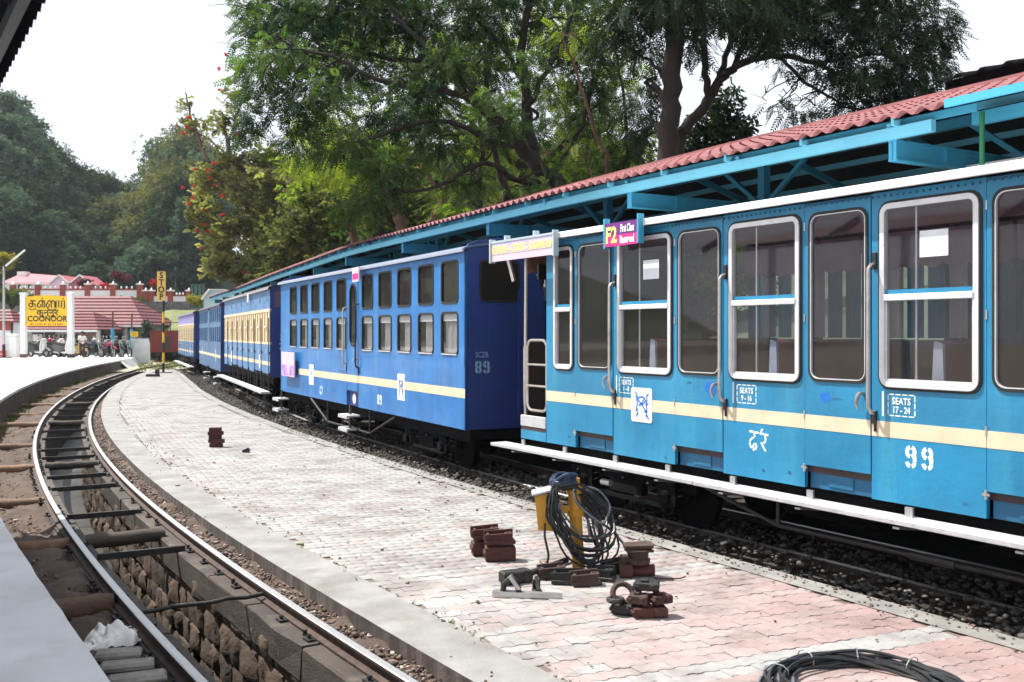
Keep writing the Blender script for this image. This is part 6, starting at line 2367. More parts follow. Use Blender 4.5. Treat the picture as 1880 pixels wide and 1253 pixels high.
# ------------------------------------------------------------------ things lying on the island
def brick_mesh(l, w, h, seed, c=.006):
    r_ = random.Random(seed)
    mb = MB()
    mb.box(-l / 2, l / 2, -w / 2, w / 2, 0, h, c)
    mb.v = [(x + r_.uniform(-.003, .003), y + r_.uniform(-.003, .003), z + r_.uniform(-.002, .002)) for x, y, z in mb.v]
    return mb
bs = gp(397, 821, Z_IS)
nm = ('lowest', 'second lowest', 'middle', 'second highest', 'topmost')
for i in range(5):
    l = (.235, .27, .225, .26, .215)[i]
    o = brick_mesh(l, .115, .068, i).build('brick', M['brick'])
    tag(o, f'{nm[i]} of the five dark red bricks stacked alone on the far paving', 'brick', 'bricks stacked on the island')
    o.location = bs + Vector(((.0, .005, -.02, -.01, -.015)[i], 0, .0705 * i + .004))
    o.rotation_euler = (0, 0, (.25, -.2, .35, .05, .15)[i])
lump = MB()
lump.prism([(-.06, 0), (.05, 0), (.065, .03), (.03, .075), (-.02, .05), (-.06, .04)], lambda a, b, d: (a, d, b), -.04, .04)
o = tag(lump.build('stone_lump', M['iron']), 'small dark lump lying alone right of the brick stack', 'lump')
o.location = gp(452, 831, Z_IS) + Vector((0, 0, .006))
bl = MB()
bl.box(-.30, .30, -.10, .10, 0, .12, .01)
bl.box(.12, .28, -.08, .08, .121, .34, .01)
o = tag(bl.build('iron_block', M['iron']), 'dark iron block lying before the STOP post', 'iron block')
o.location = gp(281, 692, Z_IS) + Vector((0, 0, .006))
def lump_small(px, py, w, label, m='iron'):
    mb = MB()
    r_ = random.Random(px)
    pts = [(w * math.cos(t * .785) * r_.uniform(.6, 1.1), w * .6 * math.sin(t * .785) * r_.uniform(.6, 1.1)) for t in range(8)]
    mb.prism(pts, lambda a, b, d: (a * (1 - d * 6), b * (1 - d * 6), d), 0, w * .35)
    o = tag(mb.build('scrap', M[m]), label, 'scrap')
    o.location = gp(px, py, Z_IS) + Vector((0, 0, .005))
lump_small(326, 894, .045, 'tiny dark scrap on the pale concrete margin of the island', 'navy')
lump_small(552, 1002, .05, 'dry leaf scrap on the paving below the lone brick stack', 'lawn')
lump_small(393, 851, .03, 'little dark pebble on the paving below the brick stack')

def chair_mb(l=.27, w=.13, seed=0):
    """cast-iron rail chair: base plate, two upright jaws and a bolt eye"""
    r_ = random.Random(seed)
    mb = MB()
    mb.box(-l / 2, l / 2, -w / 2, w / 2, 0, .035, .006)
    mb.obox((-.01, w * .36, .072), (Vector((1, .08, .03)).normalized(), Vector((-.08, 1, 0)).normalized(), (0, 0, 1)), l * 1.0, .022, .085)
    mb.obox((-.02, -w * .30, .062), (Vector((1, -.05, .05)).normalized(), Vector((.05, 1, 0)).normalized(), (0, 0, 1)), l * .94, .024, .062)
    mb.box(-l / 2 + .01, -l / 2 + .035, -w * .3, w * .36, .0351, .095, .004)
    mb.box(-.02, .01, -w * .3, w * .36, .0351, .07, .004)
    ring = [(.075 + .028 * math.cos(t * .5236), .028 * math.sin(t * .5236)) for t in range(12)]
    mb.tube([(a, b, .088) for a, b in ring], .012, 6, closed=True)
    return mb
def block_mb(l=.27, w=.14, h=.12):
    mb = MB()
    mb.box(-l / 2, l / 2, -w / 2, w / 2, 0, h, .008)
    mb.box(-l / 2 - .012, -l / 2 + .03, -w / 2 - .006, w / 2 + .006, h * .35, h * .7, .004)
    mb.box(l * .1, l * .32, -w / 2 - .008, w / 2 + .008, h * .15, h * .8, .004)
    mb.box(-l * .25, l * .05, -w * .3, w * .3, h + .0005, h + .018, .004)
    return mb
GI = 'rusty iron rail chairs piled round the yellow post'
def put(mb, name, m, loc, rz, label, cat, group=GI, rx=0, ry=0):
    o = tag(mb.build(name, M[m]), label, cat, group)
    o.location = loc
    o.rotation_euler = (rx, ry, rz)
    return o
pa, pb2 = gp(893, 1019, Z_IS), gp(918, 1029, Z_IS)
put(block_mb(.27, .14, .125), 'iron_block', 'rustred', pa + Vector((0, 0, .005)), .20, 'rusty iron block under the back rail chair left of the yellow post', 'iron block')
put(chair_mb(.27, .13, 1), 'rail_chair', 'rustred', pa + Vector((0, 0, .155)), .28, 'red rusty rail chair on top of the back column left of the yellow post', 'rail chair')
put(block_mb(.275, .14, .125), 'iron_block', 'rustred', pb2 + Vector((0, 0, .005)), .12, 'rusty iron block under the front rail chair left of the yellow post', 'iron block')
put(chair_mb(.27, .13, 2), 'rail_chair', 'rustred', pb2 + Vector((0, 0, .155)), .16, 'red rusty rail chair on top of the front column left of the yellow post', 'rail chair')
# stack at the lower right
q = gp(1197, 1132, Z_IS)
put(block_mb(.25, .13, .07), 'iron_block', 'rustred', q + Vector((-.02, 0, .005)), .10, 'rusty iron block at the very bottom of the pile nearest the camera', 'iron block')
put(block_mb(.16, .12, .075), 'iron_block', 'iron', q + Vector((-.20, .07, .005)), -.35, 'black iron block at the left foot of the pile nearest the camera', 'iron block')
put(block_mb(.15, .12, .062), 'iron_block', 'rustred', q + Vector((.06, .02, .095)), .42, 'red-brown block on the right of the second layer of the nearest pile', 'iron block')
put(block_mb(.14, .12, .066), 'iron_block', 'rust', q + Vector((-.09, .01, .095)), -.4, 'pale topped iron block in the second layer of the nearest pile', 'iron block')
put(block_mb(.18, .11, .06), 'iron_block', 'iron', q + Vector((-.03, .05, .182)), -.2, 'black ribbed block crowning the pile nearest the camera', 'iron block')
ringc = MB()
ringc.tube([(.075 * math.cos(t * .35), .075 * math.sin(t * .35), 0) for t in range(18)], .022, 8, closed=True)
put(ringc, 'iron_ring', 'rust', q + Vector((-.20, .12, .135)), 0, 'rusty iron ring leaning on the pile nearest the camera', 'iron ring', rx=R(55), ry=.2)
ringc = MB()
ringc.tube([(.05 * math.cos(t * .35), .05 * math.sin(t * .35), 0) for t in range(18)], .02, 8, closed=True)
put(ringc, 'iron_ring', 'iron', q + Vector((-.26, .06, .105)), 0, 'small dark iron ring lying flat left of the nearest pile', 'iron ring')
# stack behind it, right of the post
q = gp(1172, 1060, Z_IS)
cylb = MB()
cylb.cyl((-.12, 0, .055), (.14, 0, .055), .05, 14)
cylb.box(-.16, -.05, -.08, .08, .005, .115, .008)
put(cylb, 'iron_cylinder', 'rustred', q + Vector((.0, .02, 0)), -.05, 'red rusty iron cylinder at the bottom of the stack right of the yellow post', 'iron cylinder')
pot = MB()
pot.lathe([(.10, 0), (.105, .035), (.085, .045), (.09, .09), (.12, .105), (.12, .12)], 14)
pot.box(-.15, -.09, -.04, .04, .02, .07, .006)
put(pot, 'iron_casting', 'rust', q + Vector((.0, .02, .118)), .2, 'dark round iron casting in the middle of the stack right of the yellow post', 'iron casting')
pl = MB()
pl.prism(rr_pts(-.125, .125, -.075, .075, .03), lambda a, b, d: (a, b, d), 0, .028)
pl.prism([(-.125, -.02), (.12, -.03), (.12, .03)], lambda a, b, d: (a, -.078 + d * .1, b * .4 - .02), 0, .1)
put(pl, 'iron_plate', 'rust', q + Vector((.0, .02, .252)), .05, 'flat rusty plate on top of the stack right of the yellow post', 'iron plate', rx=.05, ry=-.03)
rod = MB()
rod.tube([(0, 0, .01), (.12, -.02, .012), (.22, .0, .014), (.26, .04, .02)], .006, 6)
put(rod, 'iron_rod', 'rustred', gp(1195, 1064, Z_IS) + Vector((.03, 0, 0)), -.1, 'thin red iron rod poking out right of the stacks', 'iron rod')
# castings round the foot of the post
for i, (px, py, rz, m, lb) in enumerate(((1015, 1062, .3, 'rust', 'rusty rail chair lying left of the yellow post foot'), (1040, 1072, -.15, 'iron', 'dark rail chair lying flat in front of the yellow post'), (1076, 1075, .2, 'rust', 'rusty rail chair under the hanging cable loops'),
                                (1103, 1066, -.4, 'iron', 'dark rail chair between the cable loops and the right stack'), (1130, 1052, .5, 'rust', 'rusty rail chair behind the cable loops by the right stack'))):
    put(chair_mb(.24, .12, 10 + i), 'rail_chair', m, gp(px, py, Z_IS) + Vector((0, 0, .004)), rz, lb, 'rail chair')
jaw = MB()
jaw.box(-.035, .035, -.05, .05, 0, .03, .004)
jaw.box(-.03, .03, .02, .05, .0301, .10, .004)
jaw.bar((0, -.05, .03), (0, .04, .12), .025, .03)
put(jaw, 'iron_clamp', 'iron', gp(986, 1090, Z_IS) + Vector((0, 0, .004)), .15, 'small black iron clamp on the paving before the yellow post', 'iron clamp')
kw = gp(905, 1095, Z_IS)
wd = MB()
wd.prism([(0, -.03), (.08, -.045), (.50, -.012), (.55, 0), (.50, .022), (.08, .045), (0, .03)], lambda a, b, d: (a, b, d), .004, .045)
wo = put(wd, 'iron_wedge', 'steel', kw, -.16, 'long steel wedge with a looped handle lying left of the yellow post', 'tool', None)
wh = MB()
wh.tube([(.08, 0, .04), (.085, .01, .09), (.13, .02, .135), (.18, .01, .12), (.21, -.01, .045)], [.022, .026, .028, .026, .02], 8)
wh.build('handle', M['iron'], wo, smooth=True)
MB().obox((.175, .0, .115), (Vector((.6, 0, -.8)), Vector((0, 1, 0)), Vector((.8, 0, .6))), .13, .05, .03).build('strike_face', M['steel'], wo)
hh = gp(925, 1073, Z_IS)
hm_ = MB()
hm_.box(-.02, .24, -.06, .06, .005, .105, .012)
hm_.box(.16, .22, -.065, .065, .004, .106, .004)
hm_.cyl((.22, 0, .06), (.66, .12, .11), .026, 10)
put(hm_, 'iron_jack', 'iron', hh, .45, 'black iron jack head with a steel tube, left of the yellow post', 'tool', None)
ro = MB()
a0 = gp(1020, 1050, Z_IS)
ro.cyl((0, 0, .03), (.24, .10, .08), .014, 8)
put(ro, 'steel_rod', 'steel', a0, .1, 'short bright steel rod leaning on the scrap before the post', 'rod', None)

# yellow post with its box
yp = gp(1056, 1047, Z_IS)
yr = empty('signal_post', yp, 0, 'rusty yellow post holding a wedge-shaped yellow junction box', 'post')
pm = MB()
pm.cyl((.03, 0, 0), (-.015, 0, .80), .055, 16)
pm.build('pole', M['yellow'], yr, smooth=True)
for z in (.50, .70):
    x = .03 - .045 * z / .8
    MB().lathe([(.058, -.028), (.072, -.024), (.072, .024), (.058, .028)], 16, (x, 0, z)).build('collar', M['yellow'], yr)
bx = MB()
fr_ = [(-.36, .58), (-.11, .66), (-.13, .36), (-.31, .31)]
bx.prism([(-.355, .66), (-.325, .365), (-.19, .355), (-.15, .70)][::-1], lambda a, b, d: (a, d, b), -.085, .11)
box_ = bx.build('junction_box', M['yellow'], yr)
ld = MB()
ld.prism([(-.38, .662), (-.12, .725), (-.12, .74), (-.38, .677)], lambda a, b, d: (a, d, b), -.12, .15)
ld.build('lid', plain('grey_lid', (.36, .37, .42), .45), box_)
MB().box(-.20, -.03, -.03, .03, .50, .56).build('bracket', M['yellow'], yr)
cw = MB()
for s in range(9):
    a0 = rnd.uniform(0, 6)
    cw.tube([(-.12 + rnd.uniform(-.07, .07), -.10 + rnd.uniform(-.07, .07), .02 + .10 * rnd.random() * math.sin(t * .6)) for t in range(7)], .0035, 5)
tag(cw.build('copper_wires', M['copper']), 'tangle of bare copper wire at the foot of the yellow post', 'wire').location = yp + Vector((-.13, -.03, 0))

# coil of black cable hung over the post
cc = empty('cable_coil', yp + Vector((0, -.07, .02)), 0, 'big coil of black cable hanging over the yellow post', 'cable coil')
NL = 20
for k in range(NL):
    r_ = random.Random(50 + k)
    top = .72 + r_.uniform(-.02, .04)
    bot = r_.uniform(.03, .30)
    xl = -.20 + r_.uniform(-.04, .10)
    xr = r_.uniform(.08, .40)
    y0 = -.02 + r_.uniform(-.05, .06)
    pts = []
    n = 26
    for t in range(n):
        u = 2 * math.pi * t / n
        z = bot + (top - bot) * (.5 + .5 * math.cos(u))
        wv = math.sin(u)
        fw = (.5 - .5 * math.cos(u)) ** .6
        cx_ = -.06 + .17 * (1 - (z - bot) / (top - bot)) * (1 if r_.random() < 2 else 0)
        x = cx_ + (xr - .05 if wv > 0 else -(xl + .02)) * abs(wv) ** .75 * (1 if wv > 0 else -1) * (.55 + .5 * fw)
        zf = (z - bot) / (top - bot)
        y = y0 - .07 * fw + .012 * math.sin(3 * u + k) + (.17 * wv * min(1, zf * 2.2) if wv > 0 else .03 * wv)
        x -= .085 * (1 if wv < 0 else 0) * min(1, zf * 1.6)
        pts.append((x + .016 * math.sin(2.7 * u + k * 1.7) * math.sin(u * .5) + .007 * math.sin(6 * u + k), y, z + .012 * math.sin(3 * u + k * 2.1)))
    m_ = 'cablegrey' if k in (3, 9, 15) else 'cable'
    MB().tube(pts, .0095, 6, closed=True).build('cable', M[m_], cc, smooth=True)
for k, pts in enumerate(([(-.02, -.09, .70), (.03, -.11, .58), (.15, -.10, .46), (.30, -.06, .36), (.42, -.02, .22), (.47, 0, .16)], [(-.02, -.08, .71), (.0, -.12, .60), (.14, -.11, .47), (.31, -.05, .345), (.43, -.03, .20), (.46, 0, .12)], [(-.27, -.08, .42), (-.27, -.10, .30), (-.24, -.1, .15), (-.26, -.1, .05)], [(.05, .04, .72), (.20, .05, .68), (.30, .05, .55), (.27, .0, .45), (.24, -.02, .40)])):
    P = [Vector(p) for p in pts]
    sm_ = []
    for i in range(len(P) - 1):
        for t in range(4):
            u = t / 4
            p0, p1, p2, p3 = P[max(i - 1, 0)], P[i], P[i + 1], P[min(i + 2, len(P) - 1)]
            sm_.append(.5 * ((2 * p1) + (p2 - p0) * u + (2 * p0 - 5 * p1 + 4 * p2 - p3) * u * u + (3 * p1 - p0 - 3 * p2 + p3) * u ** 3))
    sm_.append(P[-1])
    MB().tube(sm_, .010, 6).build('cable', M['cablegrey' if k in (1, 3) else 'cable'], cc, smooth=True)
wr = MB()
for k in range(5):
    r_ = random.Random(90 + k)
    pts = []
    for t in range(16):
        u = 2 * math.pi * t / 16
        pts.append((-.105 + (.10 + r_.uniform(-.02, .01)) * math.cos(u), .05 + .085 * math.sin(u), .755 + .018 * k * .6 + .02 * math.sin(2 * u + k) + .02 * math.cos(u)))
    wr.tube(pts, .021, 7, closed=True)
wr.build('plastic_wrap', M['bluewrap'], cc, smooth=True)

# coil of cable on the paving at the near right
c2c = gp(1592, 1272, Z_IS)
c2 = empty('cable_coil', c2c, 0, 'flat coil of black cable lying on the pink paving', 'cable coil')
for k in range(20):
    r_ = random.Random(200 + k)
    Rr = .46 + .11 * r_.random()
    ox, oy = r_.uniform(-.05, .05), r_.uniform(-.04, .04)
    zb_ = .012 + .07 * r_.random() * (1 - abs(Rr - .515) / .08)
    ph = r_.uniform(0, 6.28)
    pts = []
    for t in range(48):
        u = 2 * math.pi * t / 48
        rr = Rr + .022 * math.sin(2 * u + ph) + .010 * math.sin(5 * u + ph * 2)
        pts.append((ox + rr * math.cos(u), oy + rr * math.sin(u), max(.011, zb_ + .018 * math.sin(3 * u + ph))))
    MB().tube(pts, .0105, 6, closed=True).build('cable', M['cablegrey'] if k % 7 == 3 else M['cable'], c2, smooth=True)
for u in (.7, 1.35, 2.0, 2.7):
    tb = MB()
    tb.tube([(.515 * math.cos(u) + .075 * math.cos(t * .7) * math.cos(u), .515 * math.sin(u) + .075 * math.cos(t * .7) * math.sin(u), .045 + .05 * math.sin(t * .7)) for t in range(9)], .004, 5, closed=True)
    tb.build('cable_tie', M['steel'], c2)

# ------------------------------------------------------------------ rag and slabs beside the pit at the lower left
def rag(px, py, w, d, h, seed, label):
    n = 30
    V, F = [], []
    c = gp(px, py, -.14)
    for i in range(n + 1):
        for j in range(n + 1):
            u, v = i / n - .5, j / n - .5
            e = (1 - (2 * u) ** 2) * (1 - (2 * v) ** 2)
            x = u * w * (1 + .3 * noise.noise(Vector((v * 3, seed, 0)))) + .05 * noise.noise(Vector((u * 4, v * 4, seed)))
            y = v * d * (1 + .3 * noise.noise(Vector((u * 3, seed, 5)))) + .05 * noise.noise(Vector((u * 4, v * 4, seed + 9)))
            z = .02 + h * e ** .5 * (.35 + .65 * abs(noise.noise(Vector((u * 3.5, v * 3.5, seed)))) * 1.8) + .022 * abs(noise.noise(Vector((u * 11, v * 11, seed + 3)))) 
            V.append((x, y, z))
    for i in range(n):
        for j in range(n):
            F.append((i * (n + 1) + j, (i + 1) * (n + 1) + j, (i + 1) * (n + 1) + j + 1, i * (n + 1) + j + 1))
    me = bpy.data.meshes.new('rag')
    me.from_pydata(V, [], F)
    me.polygons.foreach_set('use_smooth', [True] * len(F))
    o = tag(link('rag', me, M['cloth']), label, 'rag')
    o.location = c
    return o
rag(208, 1180, .34, .40, .13, 3, 'crumpled white rag beside the rail, upper one by the slabs').rotation_euler = (0, 0, .6)
rag(162, 1195, .20, .16, .05, 8, 'smaller white rag at the platform edge left of the slabs')
slab_m = mat('grey_slab', (.28, .255, .235), .85, var=.35, scale=6, bump=.5, bscale=30, dirt_or_sheen=((.36, .33, .31), .4, 4))
for i, (px, py, l, w, lb) in enumerate(((217, 1207, .30, .14, 'worn stone slab lying just below the white rag'), (233, 1228, .34, .13, 'middle worn stone slab between rail and platform'), (252, 1252, .36, .14, 'lowest worn stone slab at the picture bottom'), (265, 1282, .36, .15, 'hidden stone slab nearest the camera'))):
    if i == 3: continue
    mb = brick_mesh(l, w, .06, 30 + i, .02)
    o = tag(mb.build('stone_slab', slab_m), lb, 'stone slab')
    o.location = gp(px, py, -.12) - Vector((0, 0, .01))
    o.rotation_euler = (.05, 0, R(14 + 4 * i))
# ------------------------------------------------------------------ trees and plants
def frond_tpl(pairs=7):
    V, Q = [], []
    for k in range(pairs):
        x = .12 + .82 * k / (pairs - 1)
        L = .30 * (1 - .55 * abs(k / (pairs - 1) - .35))
        for s in (-1, 1):
            d = np.array([.55, s * .83, 0])
            w = np.array([.83, -s * .55, 0]) * .048
            p = np.array([x, 0, 0])
            pts = [p, p + d * L * .5 + w, p + d * L, p + d * L * .5 - w]
            b = len(V)
            for q in pts:
                V.append([q[0], q[1], -.30 * q[0] ** 2 - .35 * abs(q[1]) ** 1.5])
            Q.append((b, b + 1, b + 2, b + 3))
    V += [[0, .012, 0], [0, -.012, 0], [1, -.006, -.30], [1, .006, -.30]]
    b = len(V) - 4
    Q.append((b, b + 1, b + 2, b + 3))
    return np.array(V), np.array(Q)
def cluster_tpl(n=6, seed=0, L=.55, W=.17):
    g = np.random.default_rng(seed)
    V, Q = [], []
    for k in range(n):
        a = 2 * math.pi * k / n + g.uniform(-.4, .4)
        el = g.uniform(-.5, .6)
        d = np.array([math.cos(a) * math.cos(el), math.sin(a) * math.cos(el), math.sin(el)])
        s = np.cross(d, [0, 0, 1.0]) + g.normal(0, .35, 3)
        s /= np.linalg.norm(s)
        p = g.uniform(-.12, .12, 3)
        b = len(V)
        l_ = L * g.uniform(.7, 1.15)
        V += [p, p + d * l_ * .45 + s * W, p + d * l_ + np.array([0, 0, -.06]), p + d * l_ * .45 - s * W]
        Q.append((b, b + 1, b + 2, b + 3))
    return np.array(V), np.array(Q)
FROND = frond_tpl()
CLUS = [cluster_tpl(6, s) for s in range(3)]
SMALL = cluster_tpl(4, 5, .6, .26)
def leaf_arrays(cent, dirs, scale, shade, tpl, g):
    V0, Q0 = tpl
    n = len(cent)
    X = dirs / np.linalg.norm(dirs, axis=1, keepdims=True)
    up_ = np.tile(np.array([0, 0, 1.0]), (n, 1)) + g.normal(0, .45, (n, 3))
    Y = np.cross(up_, X)
    Y /= np.linalg.norm(Y, axis=1, keepdims=True) + 1e-9
    Z = np.cross(X, Y)
    Rm = np.stack([X, Y, Z], 1)
    V = np.einsum('vi,nij->nvj', V0, Rm) * scale[:, None, None] + cent[:, None, :]
    Q = Q0[None] + (np.arange(n) * len(V0))[:, None, None]
    sh = np.clip(np.repeat(shade, len(Q0)) + g.normal(0, .07, n * len(Q0)), 0, 1)
    return V.reshape(-1, 3), Q.reshape(-1, Q0.shape[1]), sh
def clump_leaves(clumps, tpl, g, size, dens, sh_base=.35, sh_var=.25, droop=.25):
    """clumps: (centre, (rx, ry, rz), weight, shade offset)"""
    C, D, S, H = [], [], [], []
    for c, rad, wgt, so in clumps:
        n = max(6, int(dens * wgt * (rad[0] * rad[1] + rad[0] * rad[2] + rad[1] * rad[2])))
        d = g.normal(0, 1, (n, 3))
        d /= np.linalg.norm(d, axis=1, keepdims=True)
        r_ = g.random(n) ** .45
        p = d * r_[:, None] * np.array(rad) * (1 + .25 * np.sin(d[:, :1] * 7 + d[:, 1:2] * 5))
        C.append(p + np.array(c))
        dd = d * np.array([1, 1, .5]) + g.normal(0, .55, (n, 3))
        dd[:, 2] -= droop
        D.append(dd)
        S.append(size * g.uniform(.65, 1.25, n))
        so = so + g.normal(0, .10)
        sub = g.normal(0, .13, 8)
        idx = ((d[:, 0] > 0).astype(int) + 2 * (d[:, 1] > 0) + 4 * (d[:, 2] > 0))
        H.append(sh_base + so + sub[idx] + g.normal(0, sh_var * .5, n))
    C, D, S, H = map(np.concatenate, (C, D, S, H))
    return leaf_arrays(C, D, S, H, tpl, g)
def cat_arrays(parts):
    V, Q, S, o = [], [], [], 0
    for v, q, s in parts:
        V.append(v)
        Q.append(q + o)
        S.append(s)
        o += len(v)
    return np.concatenate(V), np.concatenate(Q), np.concatenate(S)
def limb_pts(pts, sub=4, wob=.06, seed=0):
    P = [Vector(p) for p in pts]
    r_ = random.Random(seed)
    out = []
    for i in range(len(P) - 1):
        p0, p1, p2, p3 = P[max(i - 1, 0)], P[i], P[i + 1], P[min(i + 2, len(P) - 1)]
        for t in range(sub):
            u = t / sub
            q = .5 * ((2 * p1) + (p2 - p0) * u + (2 * p0 - 5 * p1 + 4 * p2 - p3) * u * u + (3 * p1 - p0 - 3 * p2 + p3) * u ** 3)
            out.append(q + Vector((r_.uniform(-wob, wob), r_.uniform(-wob, wob), r_.uniform(-wob, wob) * .5)))
    out.append(P[-1])
    return out
def big_tree(name, limbs, clumps, lmat, bmat, label, tpl, size, dens, seed, cat='tree', group=None, sh=.35, twigs=3, base=None, droop=.25, extra=None):
    g = np.random.default_rng(seed)
    r_ = random.Random(seed)
    b0 = Vector(limbs[0][0][0])
    root = empty(name, (b0.x, b0.y, b0.z), 0, label, cat, group)
    mb = MB()
    nodes = []
    for pts, ra, rb in limbs:
        P = limb_pts(pts, 5, .05, r_.random())
        n = len(P)
        rs = [ra + (rb - ra) * (i / (n - 1)) ** .8 for i in range(n)]
        mb.tube(P, rs, 9)
        nodes += [(p, q) for p, q in zip(P, rs)]
    trunk_n = len(nodes)
    for c, rad, wgt, so in clumps:
        cv = Vector(c)
        p, q = min(nodes[:trunk_n], key=lambda t: (t[0] - cv).length)
        for k in range(twigs):
            e = cv + Vector((r_.uniform(-.8, .8) * rad[0], r_.uniform(-.8, .8) * rad[1], r_.uniform(-.7, .7) * rad[2]))
            m1 = p.lerp(e, .35) + Vector((r_.uniform(-.3, .3), r_.uniform(-.3, .3), r_.uniform(-.1, .4)))
            m2 = p.lerp(e, .7) + Vector((r_.uniform(-.3, .3), r_.uniform(-.3, .3), r_.uniform(-.1, .3)))
            tw = limb_pts([p, m1, m2, e], 3, .03, k)
            n = len(tw)
            q0 = min(q * .55, .06)
            mb.tube(tw, [q0 + (.008 - q0) * i / (n - 1) for i in range(n)], 5)
            for kk in range(2):
                e2 = tw[int(n * .6)] + Vector((r_.uniform(-1, 1) * rad[0], r_.uniform(-1, 1) * rad[1], r_.uniform(-.9, .9) * rad[2])) * .8
                mb.tube([tw[int(n * .6)], tw[int(n * .6)].lerp(e2, .5) + Vector((0, 0, .1)), e2], [.014, .01, .005], 4)
    mb.build('trunk', bmat, None, root, smooth=True, angle=180)
    V, Q, S = clump_leaves(clumps, tpl, g, size, dens, sh, droop=droop)
    if extra:
        V2, Q2, S2 = extra
        Q = np.concatenate([Q, Q2 + len(V)])
        V = np.concatenate([V, V2])
        S = np.concatenate([S, S2])
    link('crown', np_mesh('crown', V, Q, {'shade': S}), lmat, None, root)
    return root
def CL(px, py, Y, rw, rh, w=1.0, so=0.0, dy=None):
    c = at(px, py, Y)
    k = Y / FPX
    return ((c.x, c.y, c.z), (rw * k, (dy if dy else max(rw, rh) * k * .9), rh * k), w, so)
def LM(pts, Y, ra, rb, dY=0.0):
    n = len(pts)
    return ([at(p[0], p[1], (p[2] if len(p) > 2 else Y + dY * i / max(1, n - 1))) for i, p in enumerate(pts)], ra, rb)

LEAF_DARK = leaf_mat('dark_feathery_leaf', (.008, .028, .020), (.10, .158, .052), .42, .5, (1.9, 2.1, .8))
LEAF_LIT = leaf_mat('sunlit_feathery_leaf', (.020, .052, .014), (.26, .32, .060), .48, .6, (1.8, 2.0, .8))  # paler twin of the dark leaf, with sunlight put into the colour
LEAF_OAK = leaf_mat('silver_oak_leaf', (.007, .016, .012), (.045, .075, .034), .22, .55, (1.8, 2.0, .7))
LEAF_TULIP = leaf_mat('broad_leaf', (.036, .040, .018), (.37, .355, .16), .38, .6, (1.5, 1.7, .7))
LEAF_FOREST = leaf_mat('hazy_forest_leaf', (.026, .055, .054), (.11, .155, .115), .25, .65, (1.6, 1.9, .8))  # bluish and paled: distance haze is put into the leaf colour
LEAF_FOREST2 = leaf_mat('forest_leaf_olive', (.045, .058, .028), (.17, .18, .075), .25, .65)
LEAF_BUSH = leaf_mat('bush_leaf', (.025, .05, .014), (.14, .17, .04), .3, .6)
LEAF_PURPLE = leaf_mat('purple_leaf', (.06, .012, .025), (.16, .03, .05), .2, .6, (1.4, 1, 1))
LEAF_BACK = leaf_mat('olive_leaf', (.022, .036, .014), (.15, .165, .06), .35, .6, (1.7, 1.8, .8))
LEAF_RED = leaf_mat('red_flower', (.30, .010, .012), (.62, .04, .045), .3, .6, (1.2, .8, .8))
LEAF_YEL = leaf_mat('yellow_green_leaf', (.14, .15, .02), (.32, .30, .04), .35, .6)

# feathery tree leaning over the canopy
YA = 25.0
gz = Vector((0, 0, 0))
base = at(1062, 410, YA)
base.z = .6
limbsA = [([base, at(1030, 372, YA), at(1000, 322, YA), at(955, 268, YA - .3), at(905, 215, YA - .6), at(878, 185, YA - .8)], .25, .14),
          LM([(905, 217), (862, 182), (810, 166), (740, 158), (680, 140), (610, 105), (540, 90)], YA - .6, .12, .03, -1.0),
          LM([(880, 187), (842, 132), (780, 82), (720, 22), (690, -45)], YA - .8, .10, .035, 1.0),
          LM([(990, 305), (970, 245), (966, 160), (956, 80), (976, 0), (986, -70)], YA, .15, .08, .5),
          LM([(966, 200), (1000, 140), (1032, 80), (1062, -10)], YA, .08, .04, -1),
          LM([(960, 150), (925, 90), (880, 40), (860, -40)], YA, .07, .035, 1),
          LM([(955, 270), (905, 262), (850, 232), (790, 222), (720, 240), (660, 262)], YA - .2, .09, .03, -2),
          LM([(1010, 335), (955, 335), (900, 300), (850, 318), (800, 345), (740, 352)], YA, .09, .03, -2.2),
          LM([(866, 180), (800, 120), (700, 105), (600, 60), (500, 40)], YA, .09, .03, 1.4),
          LM([(1005, 330), (1040, 280), (1075, 210), (1090, 140)], YA, .09, .03, .8)]
cA = [CL(520, 55, 25.5, 95, 55), CL(478, 135, 25, 55, 55), CL(455, 215, 24.5, 26, 46, 1.2), CL(560, 185, 24.3, 80, 40), CL(640, 120, 25.5, 95, 50), CL(690, 30, 26, 110, 45), CL(740, 205, 24, 85, 42, 1, -.05),
      CL(640, 262, 23.5, 70, 36), CL(715, 312, 23, 55, 40, 1.2, -.08), CL(680, 365, 23, 52, 32, 1.1, -.05), CL(800, 255, 24, 62, 38), CL(790, 60, 26, 90, 48), CL(900, 30, 25.5, 90, 48), CL(880, 120, 25, 70, 32), CL(545, 262, 24.5, 48, 36),
      CL(1030, 60, 25.5, 65, 55), CL(1080, 130, 25.5, 50, 55), CL(1082, 215, 26, 45, 50), CL(600, 10, 26, 110, 34), CL(480, 10, 26, 60, 45), CL(860, 335, 24, 46, 24, .8), CL(770, 150, 25, 75, 34, .8), CL(980, 250, 27, 40, 36, .7),
      CL(585, 105, 26.5, 60, 34, .8), CL(1000, -40, 26, 160, 40), CL(750, -50, 26, 200, 40), CL(930, 225, 23, 40, 26, .8, .1), CL(985, 130, 23.5, 40, 36, .8, .1), CL(1010, 345, 23, 44, 20, .7), CL(900, 175, 23.2, 34, 22, .6, .15), CL(820, 120, 24, 60, 30, .8, .1), CL(600, 160, 23.5, 60, 28, .8, .12), CL(500, 100, 23.6, 60, 32, .8, .12)]
big_tree('feathery_tree', limbsA, cA, LEAF_DARK, M['bark'], 'large dark feathery tree leaning left over the middle of the canopy', FROND, .42, 118, 21)
